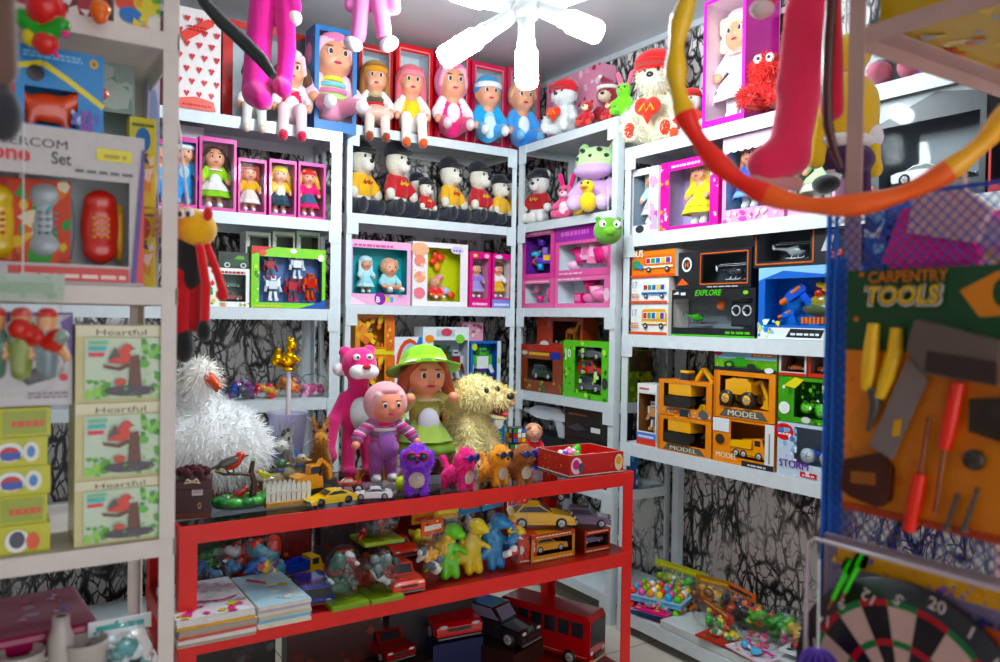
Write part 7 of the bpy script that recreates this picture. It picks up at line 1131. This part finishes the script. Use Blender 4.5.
for p in ((181, 214), (189, 213)): part_of(r, o, D, 'eye', [('e', p+(-.028,), (5, 3, 5), 'f4f4ee')], 'plastic', 14)
for p in ((180, 214), (188, 214)): part_of(r, o, D, 'pupil', [('e', p+(-.034,), (2, 2, 3), '141414')], 'plastic', 12)
part_of(r, o, D, 'nose', [('e', (208, 214, -.02), (4.5, 4.5, 7), 'd8281c')], 'plush', 14)
fur_part('hair_tuft', PX(o, D, [('e', (172, 222, .01), (12, 10, 16), 'd8cdb8')]), r, 20, .01, None, 500, .02, .0015); loop_of(r, o, D, ((188, 205), (178, 120), (172, -80)))
# dark tube and pink plush cats under the ceiling
o = at_d(235, 30, 1.9); r = thing('toy_snake', 'dark green black rubber toy snake hanging in front of the heart carton', 'toy snake', o); m = MB(); m.tube([tuple(np.array(at_d(a, b, 1.9))-np.array(o)) for a, b in ((170, -90), (190, -40), (204, 2), (222, 22), (244, 42), (262, 60), (273, 76))], [.008, .011, .014, .0165, .017, .016, .01], '1d211e', 12); m.build('body', 'plastic', r); loop_of(r, o, 1.9, ((172, -85), (172, -330)))
D = 2.75; pk_ = 'ee3f9c'; r, o = hung('plush_cat', 'pink plush cat hanging from the ceiling above the doll in grey trousers', 'plush toy', 268, -40, D, [('e', (270, -40), (26, 20, 40), pk_), ('c', (264, -10), (258, 50), 13, 13, pk_), ('c', (258, 50), (257, 92), 13, 15, pk_), ('c', (284, -10), (287, 50), 10, 9, pk_), ('c', (287, 50), (284, 84), 9, 8, pk_), ('c', (290, -20), (294, 8), 8, 8, pk_), ('c', (257, 94, -.02), (262, 100, -.06), 14, 10, pk_), ('c', (281, 86, -.02), (284, 90, -.05), 9, 8, pk_)], 'plush', 70, .004)
part_of(r, o, D, 'paw', [('e', (294, 18), (8, 8, 8), 'f4eef0')]); part_of(r, o, D, 'head', [('e', (270, -100), (28, 24, 26), pk_)]); loop_of(r, o, D, ((270, -120), (270, -255)))
D = 2.6; pk_ = 'f48ac8'; r, o = hung('plush_cat', 'pale pink plush cat dangling its legs above the brown haired doll', 'plush toy', 370, -40, D, [('e', (370, -40), (22, 18, 36), pk_), ('c', (363, -12), (358, 36), 9, 8, pk_), ('c', (377, -12), (384, 34), 9, 8, pk_), ('c', (352, -30), (350, 6), 6, 6, pk_), ('c', (390, -30), (394, 8), 7, 7, pk_)], 'plush', 60, .012)
part_of(r, o, D, 'foot', [('e', (353, 44), (10, 10, 7), 'f6e8f2', 20)]); part_of(r, o, D, 'foot', [('e', (389, 44), (10, 10, 7), 'f8f0f6', -25)]); part_of(r, o, D, 'head', [('e', (370, -95), (26, 22, 24), pk_)]); loop_of(r, o, D, ((370, -115), (370, -275)))
# ================================================================ open rack with netting near the entrance
KX, KY = 1.09, .725; PC = 'c8aaa2'  # white rack paint, its pinkish shaded tone put into the colour
rk = thing('display_rack', 'white metal display rack hung with blue netting, tools card and dart board', 'shelving unit', (1.35, .2, 0)); km = Matrix.Translation((-1.35, -.2, 0)); x0, x1, y0, y1 = KX, 1.6, -.35, KY
for px, sx in ((x0, 1), (x1, -1)):
    for py, sy in ((y0, 1), (y1, -1)):
        m = MB(km); a, b = sorted((px, px+sx*.026)); c, d = sorted((py, py+sy*.003)); m.box(a, b, c, d, 0, 2.12, PC); a, b = sorted((px, px+sx*.003)); c, d = sorted((py+sy*.003, py+sy*.026)); m.box(a, b, c, d, 0, 2.12, PC); m.build('post', 'paint', rk)
for z in (1.845, 1.30, .75, .2):
    m = MB(km)
    for sg, (a, b, c, d) in enumerate(((x0+.003, x1-.003, y1-.006, y1-.003), (x0+.003, x1-.003, y0+.003, y0+.006), (x0+.003, x0+.006, y0+.006, y1-.006), (x1-.006, x1-.003, y0+.006, y1-.006))): m.box(a, b, c, d, z-.026, z, PC)
    if z > 1.5: m.box(x0+.004, x0+.035, y0+.006, y1-.006, z-.004, z-.001, PC).box(x0+.035, x1-.006, y1-.04, y1-.006, z-.004, z-.001, PC)
    else: m.box(x0+.006, x1-.006, y0+.006, y1-.006, z-.004, z-.001, PC)
    m.build('shelf', 'paint', rk)
for k, (x, y, w_, d_, h_, c, cols, lab) in enumerate(((1.31, .55, .36, .3, .07, 'd8b828', ['f0d030', 'f07a28', 'a8aca8', 'e8582a', 'f0e0a0', 'b8b8a8'], 'yellow and orange printed flat pack lying on top of the netted rack'), (1.2, .26, .2, .22, .09, 'c82a24', ['e04a3a', 'f0d0c0', '8a1a1a'], 'red printed flat pack lying on top of the netted rack'), (1.43, .25, .2, .24, .05, '7a868c', ['a8b4b8', '5a6468', 'd8c040'], 'grey blister pack lying on top of the netted rack'))):
    r = thing('flat_pack', lab, 'toy bag', (x, y, 1.8495), .1*k); m = MB(); m.box(-w_/2, w_/2, -d_/2, d_/2, 0, h_, c); decals(m, w_, h_, -d_/2, [('b', 0, 0, 1, 1, cols, 16, .1)]); m.M = Matrix.Rotation(PI/2, 4, 'X'); decals(m, w_, d_, -.0005+.0, [('b', 0, 0, 1, 1, cols, 60, .07)], 0, -d_/2, .00002); m.build('carton', 'card', r)
# pink house behind the net
UNIT['K'] = ('x', 1.21)
pl = slot('K', 884, 975, 206, 1.30, 0); (x, y, z), w, h, t = pl; hw, hh = w, h
r = thing('toy_house', 'pink toy house with pale handle behind the blue netting', 'doll house', (x+.07, y, z), t); pk1 = 'f0349a'
m = MB(); m.box(-w/2, w/2, -.07, .07, 0, h*.72, pk1); m.prism([(-w*.54, h*.7), (w*.54, h*.7), (w*.3, h), (-w*.3, h)], -.078, .078, 'f45aa8'); b = m.build('walls', 'plastic', r, bevel=.003)
for i, (u, v, c) in enumerate(((-.28, .42, '8a3a9a'), (.1, .42, '9a3aa0'), (-.28, .1, 'c02890'), (.06, .1, '5a1a4a'))): m = MB(); m.box(u*w-.017, u*w+.017, -.074, -.066, v*h, v*h+.05, c); m.box(u*w-.021, u*w+.021, -.073, -.069, v*h-.004, v*h, 'f8a0d0'); m.build('window', 'plastic', r)
m = MB(); m.box(.3*w-.014, .3*w+.014, -.074, -.066, 0, .07, 'b83ac8'); m.build('door', 'plastic', r)
m = MB(); m.prism([(-.03, h*.86), (.07, h*.78), (.09, h*.95), (.055, h*1.06), (-.02, h*1.06)], -.085, -.068, 'e8c4c4'); m.tube([(.0, -.076, h*1.05), (.0, -.076, h*1.2), (.05, -.076, h*1.2), (.05, -.076, h*1.05)], .005, 'e8c4c4', 8); m.build('handle', 'plastic', r)
pl = slot('K', 978, 1060, 215, 1.30, 0.01); carton('doll_carton', 'pale pink patterned carton beside the pink toy house', 'box', pl, .1, 'e8a8cc', [('b', 0, 0, 1, 1, ['f490c0', 'c8c0d8', 'f8d8e8', 'a890b8', 'e8d040'], 36, .08)])
pl = slot('K', 862, 882, 196, 1.30, 0.0); carton('blue_pack', 'blue and white checked pack standing beside the pink toy house', 'box', (pl[0], pl[1], pl[2], pl[3]), .1, '2a6ac8', [('b', 0, 0, 1, 1, ['8ac0e8', '1a4a98', 'd8e8f4', '3a80d8'], 40, .1)])
# blue net on the aisle side
r = thing('rack_net', 'blue and violet diamond netting stretched over the side of the display rack', 'net', (1.078, .742, 0)); yl, zl, zh, sp = .62, .72, 1.585, .0165
m = MB()
n_ = int((yl+zh-zl)/sp)
for sgn in (1, -1):
    for i in range(n_+1):
        s0 = i*sp; a0 = max(0, s0-(zh-zl)); a1 = min(yl, s0)
        if a1-a0 < .004: continue
        za = zh-(s0-a0) if sgn > 0 else zl+(s0-a0); zb = zh-(s0-a1) if sgn > 0 else zl+(s0-a1)
        m.bar((.0012*sgn, -a0, za), (.0012*sgn, -a1, zb), .0017, .0012, '3a5ab8' if i % 3 else '5a4a9a', (1, 0, 0))
m.build('netting', 'cloth', r); m = MB(); m.box(.002, .004, -.028, -.001, zl, 1.5, '2f78d8'); m.build('blue_border', 'cloth', r); m = MB(); m.tube([(0, 0, zl), (0, 0, zh)], .004, '1f66d0', 8); m.tube([(0, 0, zh), (0, -yl, zh)], .003, '4a5ac0', 8); m.tube([(0, -.012, zl), (0, -.012, zh)], .003, '2a70d8', 8); m.build('hanging_rope', 'cloth', r)
# carpentry tools card
cw, ch = .34, .352; r = thing('tools_card', 'carpentry tools blister card with yellow pliers, grey saw and red screwdrivers', 'toy tool set', (1.066, .70-cw/2, 1.127), -PI/2)
m = MB(); m.box(-cw/2, cw/2, -.002, .002, 0, ch, ['f28a34', 'f28a34', 'f28a34', '9a7a5a', 'f28a34', 'f28a34'])
ux = lambda px: (px-846)/154*.61; vy = lambda py: 1-(py-270)/237
decals(m, cw, ch, -.002, [('b', 0, 0, .6, .66, ['f8984a', 'e8782c', 'e07434', 'f48c40'], 26, .03), ('r', 0, .67, 1, 1, '1a4a2a'), ('r', 0, 0, 1, .03, 'b84020'), ('p', [(ux(966), vy(292)), (ux(1000), vy(276)), (ux(1040), vy(276)), (ux(1040), vy(312)), (ux(985), vy(315))], 'e88a2a'), ('e', ux(1004), vy(294), .03, .05, '1a4a2a'), ('e', ux(864), vy(274), .012, .011, 'd87828'), ('e', ux(859), vy(318), .012, .011, 'd87828')])
decals(m, cw, ch, -.0085, [('t', 'CARPENTRY', ux(915), vy(283), .33, 'd87a38', {'bold': .02, 'h': .046}), ('t', 'TOOLS', ux(911), vy(306), .335, 'd8d0c0', {'bold': .085, 'shear': .15, 'h': .088}), ('t', 'TOOLS', ux(911), vy(304), .315, '3a2418', {'bold': .05, 'shear': .15, 'h': .078}), ('t', 'TOOLS', ux(911), vy(303), .3, 'f0c010', {'bold': .02, 'shear': .15, 'h': .07})])
m.build('card', 'card', r)
def CP(px, py, y=-.012): return ((ux(px)-.5)*cw, y, vy(py)*ch)
m = MB(); 
for a in (((882, 322), (880, 345), (878, 370), (876, 386)), ((907, 326), (906, 348), (898, 372), (890, 392))): m.tube([CP(*p) for p in a], [.008, .0105, .0105, .008], 'ffc400', 10)
o = m.build('plier_handle', 'plastic', r); o['label'] = 'yellow plier handles'
m = MB(); m.tube([CP(884, 384), CP(886, 400), CP(878, 425)], [.009, .008, .003], '4a4440', 8); m.build('plier_jaw', 'plastic', r)
m = MB(); P_ = [CP(920, 352), CP(940, 372), CP(905, 450), CP(880, 440)]; P_ = [(x, z) for x, _, z in P_]; m.prism(P_, -.012, -.008, '8a7a78'); o = m.build('saw_blade', 'plastic', r); m = MB(); P_ = [CP(*p) for p in ((907, 412), (915, 410), (913, 426), (905, 428))]; m.prism([(x, z) for x, _, z in P_], -.0135, -.012, 'f0a818'); m.build('blade_sticker', 'print', o)
m = MB(); P_ = [CP(*p) for p in ((853, 456), (893, 444), (906, 458), (904, 488), (892, 497), (862, 492), (849, 486))]; m.prism([(x, z) for x, _, z in P_], -.017, -.004, '4a1c10'); P_ = [CP(*p) for p in ((862, 466), (890, 464), (890, 476), (862, 478))]; m.prism([(x, z) for x, _, z in P_], -.0175, -.003, '9a5a24'); m.build('saw_handle', 'wood', r, bevel=.003)
m = MB(); P_ = [CP(*p) for p in ((925, 345), (933, 318), (1010, 335), (1010, 372), (942, 366))]; m.prism([(x, z) for x, _, z in P_], -.03, -.004, '6a5a54'); P_ = [CP(*p) for p in ((946, 345), (1010, 352), (1010, 372), (944, 364))]; m.prism([(x, z) for x, _, z in P_], -.031, -.028, '3a2c28'); m.build('toy_vice', 'plastic', r, bevel=.002)
for a, b_, c, d in ((970, 372, 958, 432), (935, 458, 925, 512)):
    m = MB(); m.tube([CP(a, b_), CP((a+c)/2, (b_+d)/2), CP(c, d)], [.0085, .0098, .0085], 'ff2c14', 12); o = m.build('screwdriver_handle', 'plastic', r)
    q_ = (958, 432, 951, 490) if a == 970 else (935, 458, 943, 405); m = MB(); m.tube([CP(q_[0], q_[1]), CP(q_[2], q_[3])], .003, 'a06a5a', 8); m.build('screwdriver_shaft', 'chrome', r)
for a, b_, c, d in ((972, 470, 962, 502), (990, 462, 978, 500)): m = MB(); m.tube([CP(a, b_), CP(c, d)], .0035, '5a4a44', 8); m.ell(CP(c, d), (.007, .004, .004), '6a5a50'); m.build('toy_bolt', 'plastic', r)
m = MB(); m.lathe([(0, -.006), (.012, -.006), (.014, 0), (.012, .006), (0, .006)], '3a2a24', CP(986, 438), 18, axis='y'); m.build('toy_nut', 'plastic', r)
m = MB(); P_ = [CP(*p) for p in ((980, 386), (1010, 382), (1010, 420), (980, 414))]; m.prism([(x, z) for x, _, z in P_], -.012, -.004, '33261f'); m.build('toy_square', 'plastic', r)
m = MB(); V, Q, _ = surf([('e', (.0, -.01, ch*.33), (cw*.47, .026, ch*.34), 'fff')], 30, .01); V = V.copy(); V[:, 1] = np.minimum(V[:, 1], -.0025); m.add(V, Q, 'fff', True); m.build('blister', 'film', r)
# dart board set
px_c, pz_c = at_d(0, 0, 1), 0
DX = 1.05
def on_x(px, py, X): d = ray(px, py); t = X/d[0]; return float(d[1]*t), float(d[2]*t+CAMH)
cy, cz = on_x(908, 702, DX); yl_, zt = on_x(822, 533, DX); dw = .40; r = thing('dart_set', 'dart board toy set in clear pack with bright green darts hanging below the tools card', 'dart board', (DX, yl_-dw/2, zt-.46), -PI/2); bx_, bz_ = -(cy-(yl_-dw/2)), cz-(zt-.46); DR = .152
m = MB(); m.box(-dw/2, dw/2, .004, .012, 0, .46, 'a8909a'); decals(m, dw, .46, .004, [('r', .02, .8, 1, .97, '8a7a9a'), ('r', .06, .915, 1, .97, 'f0a828'), ('b', .04, .9, 1, .98, ['f0b428', 'ffca40', 'e8982a', '9a6ab0'], 70, .014), ('r', .2, .83, 1, .865, 'e86a3a'), ('b', .2, .79, 1, .88, ['f05a30', 'f0704a', 'a86a9a'], 70, .014), ('b', .04, .8, 1, .97, ['6a5aa0', 'b88aa0', '8a7ab0'], 70, .01), ('x', .38, .87, .98, .895, '2a2a5a', 1), ('t', 'DART GAME', .62, .865, .42, '23245a', {'bold': .02, 'h': .028})], 0, 0, -.0003); m.build('backing_card', 'card', r)
B_ = MB(); cc = Vector((bx_, -.006, bz_)); black, cream, redc, grn = '17131a', 'e0b8b0', 'c02a38', '2a7a44'
B_.lathe([(0, -.01), (DR*1.07, -.01), (DR*1.09, 0), (DR*1.09, .01), (0, .01)], '1c1820', tuple(cc), 60, axis='y')
def wedge(r0, r1, a0, a1, y, c, n=5):
    pts = [(cc.x+r_*math.sin(a), y, cc.z+r_*math.cos(a)) for r_, rng in ((r1, range(n+1)), (r0, range(n, -1, -1))) for a in [a0+(a1-a0)*i/n for i in rng]]; B_.poly(pts, c)
nums = [20, 1, 18, 4, 13, 6, 10, 15, 2, 17, 3, 19, 7, 16, 8, 11, 14, 9, 12, 5]; off = math.radians(17); yb = cc.y-.0104
for i, nm in enumerate(nums):
    a = off+i*PI/10; a0, a1 = a-PI/20, a+PI/20; dk = i % 2 == 0
    wedge(.02, DR*.5, a0, a1, yb, black if dk else cream); wedge(DR*.5, DR*.56, a0, a1, yb, redc if dk else grn); wedge(DR*.56, DR*.85, a0, a1, yb, black if dk else cream); wedge(DR*.85, DR*.91, a0, a1, yb, redc if dk else grn)
    put_text(B_, str(nm), cc.x+DR*.97*math.sin(a), cc.z+DR*.97*math.cos(a), .017*text_mesh(str(nm), 0, .01)[2]/text_mesh(str(nm), 0, .01)[3], yb-.0004, 'f0d8d4', .017, ang=-a*.6, bold=.01)
wedge(0.0, .02, 0, 2*PI-.001, yb, redc, 24); B_.build('board_print', 'plastic', r)
for a, b_, s_ in ((846, 573, 1), (858, 566, 1)):
    y1_, z1_ = on_x(a, b_, DX-.02); y2_, z2_ = on_x(a-13, b_+26, DX-.02); P1, P2 = Vector((-(y1_-(yl_-dw/2)), -.02, z1_-(zt-.46))), Vector((-(y2_-(yl_-dw/2)), -.02, z2_-(zt-.46))); m = MB(); m.tube([P1, P2], [.004, .003], '50f030', 8); dv = (P1-P2).normalized(); pv = Vector((dv.z, 0, -dv.x))
    for sg in (-1, 1): m.add([tuple(P1-dv*.005), tuple(P1+dv*.004+pv*.011*sg), tuple(P1+dv*.022+pv*.009*sg), tuple(P1+dv*.024)], [(0, 1, 2, 3), (3, 2, 1, 0)], '60ff38')
    m.add([tuple(P1-dv*.005), tuple(P1+dv*.006+Vector((0, -.011, 0))), tuple(P1+dv*.024+Vector((0, -.009, 0))), tuple(P1+dv*.024)], [(0, 1, 2, 3), (3, 2, 1, 0)], '50f028'); m.tube([P2, P2-dv*.02], [.0025, .0008], 'b87a4a', 6); m.build('toy_dart', 'plastic', r)
m = MB(); m.box(-dw/2, dw/2, -.034, -.032, 0, .46, 'fff'); m.box(-dw/2, -dw/2+.002, -.032, .004, 0, .46, 'fff'); m.box(-dw/2, dw/2, -.032, .004, .458, .46, 'fff'); m.build('clear_cover', 'film', r)
m = MB(); m.tube([(-dw/2, -.034, 0), (-dw/2, -.034, .45), (-dw/2+.012, -.034, .459), (dw/2, -.034, .459)], .003, 'c8b8c0', 8); m.build('cover_edge', 'plastic', r); m = MB(); m.box(-.03, .03, .004, .006, .46, .5, 'd8d0d4'); m.build('hanging_tab', 'film', r)
r, o = hung('net_ball', 'violet netted ball hanging beside the dart board pack', 'toy', 818, 662, 1.12, [('e', (818, 668), (18, 16, 18), '3a2a78')], 'cloth', 24, .004)
m = MB()
for i in range(7):
    a = PI*i/7; rr = 19*1.12/F; c_ = np.array(at_d(818, 668, 1.12))-np.array(o); m.tube([tuple(c_+rr*np.array((math.cos(a)*math.cos(t), math.sin(a)*math.cos(t), math.sin(t)))) for t in np.linspace(0, 2*PI, 20)], .0016, '6a4ab0', 5)
m.build('netting', 'cloth', r); loop_of(r, o, 1.12, ((818, 650), (819, 560)))
# hoop, plush and cord in front of the rack
D = 1.06; o = at_d(843, 40, D); r = thing('hula_hoop', 'wavy sectioned hula hoop in yellow, red and orange hanging by the netted rack', 'hoop', o); Rr = 166*D/F; ey = CM[2]; ex, ez = CM[0]*math.cos(.4)-ey*math.sin(.4), -CM[1]
def hp(a): return tuple((ex*math.cos(a)+ez*math.sin(a))*Rr)
segs = [(165, 200, 'ffc800'), (200, 244, 'ff2c1a'), (244, 304, 'ff6418'), (304, 346, 'ffb010'), (346, 390, 'e8b810'), (390, 435, 'e02818'), (435, 480, 'f2521a'), (480, 525, 'f0c010')]
for a0, a1, c in segs:
    m = MB(); N_ = 26; m.tube([hp(math.radians(a0+(a1-a0)*i/N_)) for i in range(N_+1)], [.0135*(1+.16*math.cos(2*PI*i/N_*2)) for i in range(N_+1)], c, 14); m.build('hoop_section', 'plastic', r)
m = MB(); t_ = np.array(hp(PI/2)); q_ = np.array((KX-.008, KY-.01, 2.08))-np.array(o); m.tube([tuple(t_+[0, 0, .018]), tuple((t_+q_)/2+[0, 0, .05]), tuple(q_)], .003, '777', 6); m.build('hanging_hook', 'paint', r)
D = 1.35; pk_ = 'ff6480'; r, o = hung('plush_cat', 'large red pink plush cat hanging before the tall pink doll box', 'plush toy', 808, -60, D, [('e', (805, -60), (40, 34, 60), pk_), ('c', (812, -20), (804, 70), 21, 21, pk_), ('c', (804, 70), (790, 145), 20.5, 20, pk_), ('c', (788, 150), (764, 164), 20, 17, pk_), ('c', (792, 158), (770, 168), 18, 15, pk_), ('c', (795, 10), (786, 84), 10, 9, 'ff6480'), ('e', (786, 88), (10, 10, 13), 'ff6480'), ('c', (828, -10, .05), (832, 110, .05), 13, 12, 'd8244a'), ('c', (780, -50), (766, 0), 10, 11, 'ff6480')], 'plush', 64, .008)
part_of(r, o, D, 'paw', [('e', (762, 9), (12, 12, 9), 'f0dce0')]); part_of(r, o, D, 'foot_sole', [('c', (758, 179, -.004), (796, 184, -.004), 6, 7, 'e8a8a8')]); part_of(r, o, D, 'head', [('e', (805, -150), (44, 38, 40), pk_)]); loop_of(r, o, D, ((805, -180), (805, -520)))
D = 1.13; o = at_d(832, 60, D); r = thing('toy_snake', 'brown rubber toy snake hanging along the netted rack post', 'toy snake', o); m = MB(); m.tube([tuple(np.array(at_d(a, b, D))-np.array(o)) for a, b in ((836, -120), (834, -40), (832, 0), (829, 40), (827, 90), (828, 125), (834, 150), (841, 168))], [.004, .007, .0085, .0085, .008, .0075, .006, .004], '4a1c18', 10); m.build('body', 'plastic', r); loop_of(r, o, D, ((836, -118), (836, -200)))
D = 2.0; yw = 'e8b808'; r, o = hung('plush_figure', 'yellow plush figure with white cuffs, violet trousers and black shoe hanging behind the rack post', 'plush toy', 848, 90, D, [('e', (846, 108), (32, 26, 36), yw), ('c', (868, 95), (873, 165), 9, 8, yw), ('c', (822, 110), (816, 160), 9, 9, yw), ('e', (873, 170), (9, 9, 8), yw)], 'plush', 50, .01)
part_of(r, o, D, 'cuff', [('c', (871, 133), (872, 138), 11, 11, 'e8e4ea')]); part_of(r, o, D, 'belt', [('e', (845, 142), (29, 24, 9), 'e8e4e0')]); part_of(r, o, D, 'trousers', [('e', (848, 160), (26, 22, 18), '3a1448'), ('c', (836, 168), (832, 178), 9, 8, 'e8e8ea'), ('c', (860, 168), (862, 200), 10, 9, '3a1448')]); part_of(r, o, D, 'shoe', [('e', (826, 184), (13, 16, 9), '15151a')]); part_of(r, o, D, 'head', [('e', (846, 55), (24, 22, 20), yw)]); loop_of(r, o, D, ((846, 40), (846, -400)))
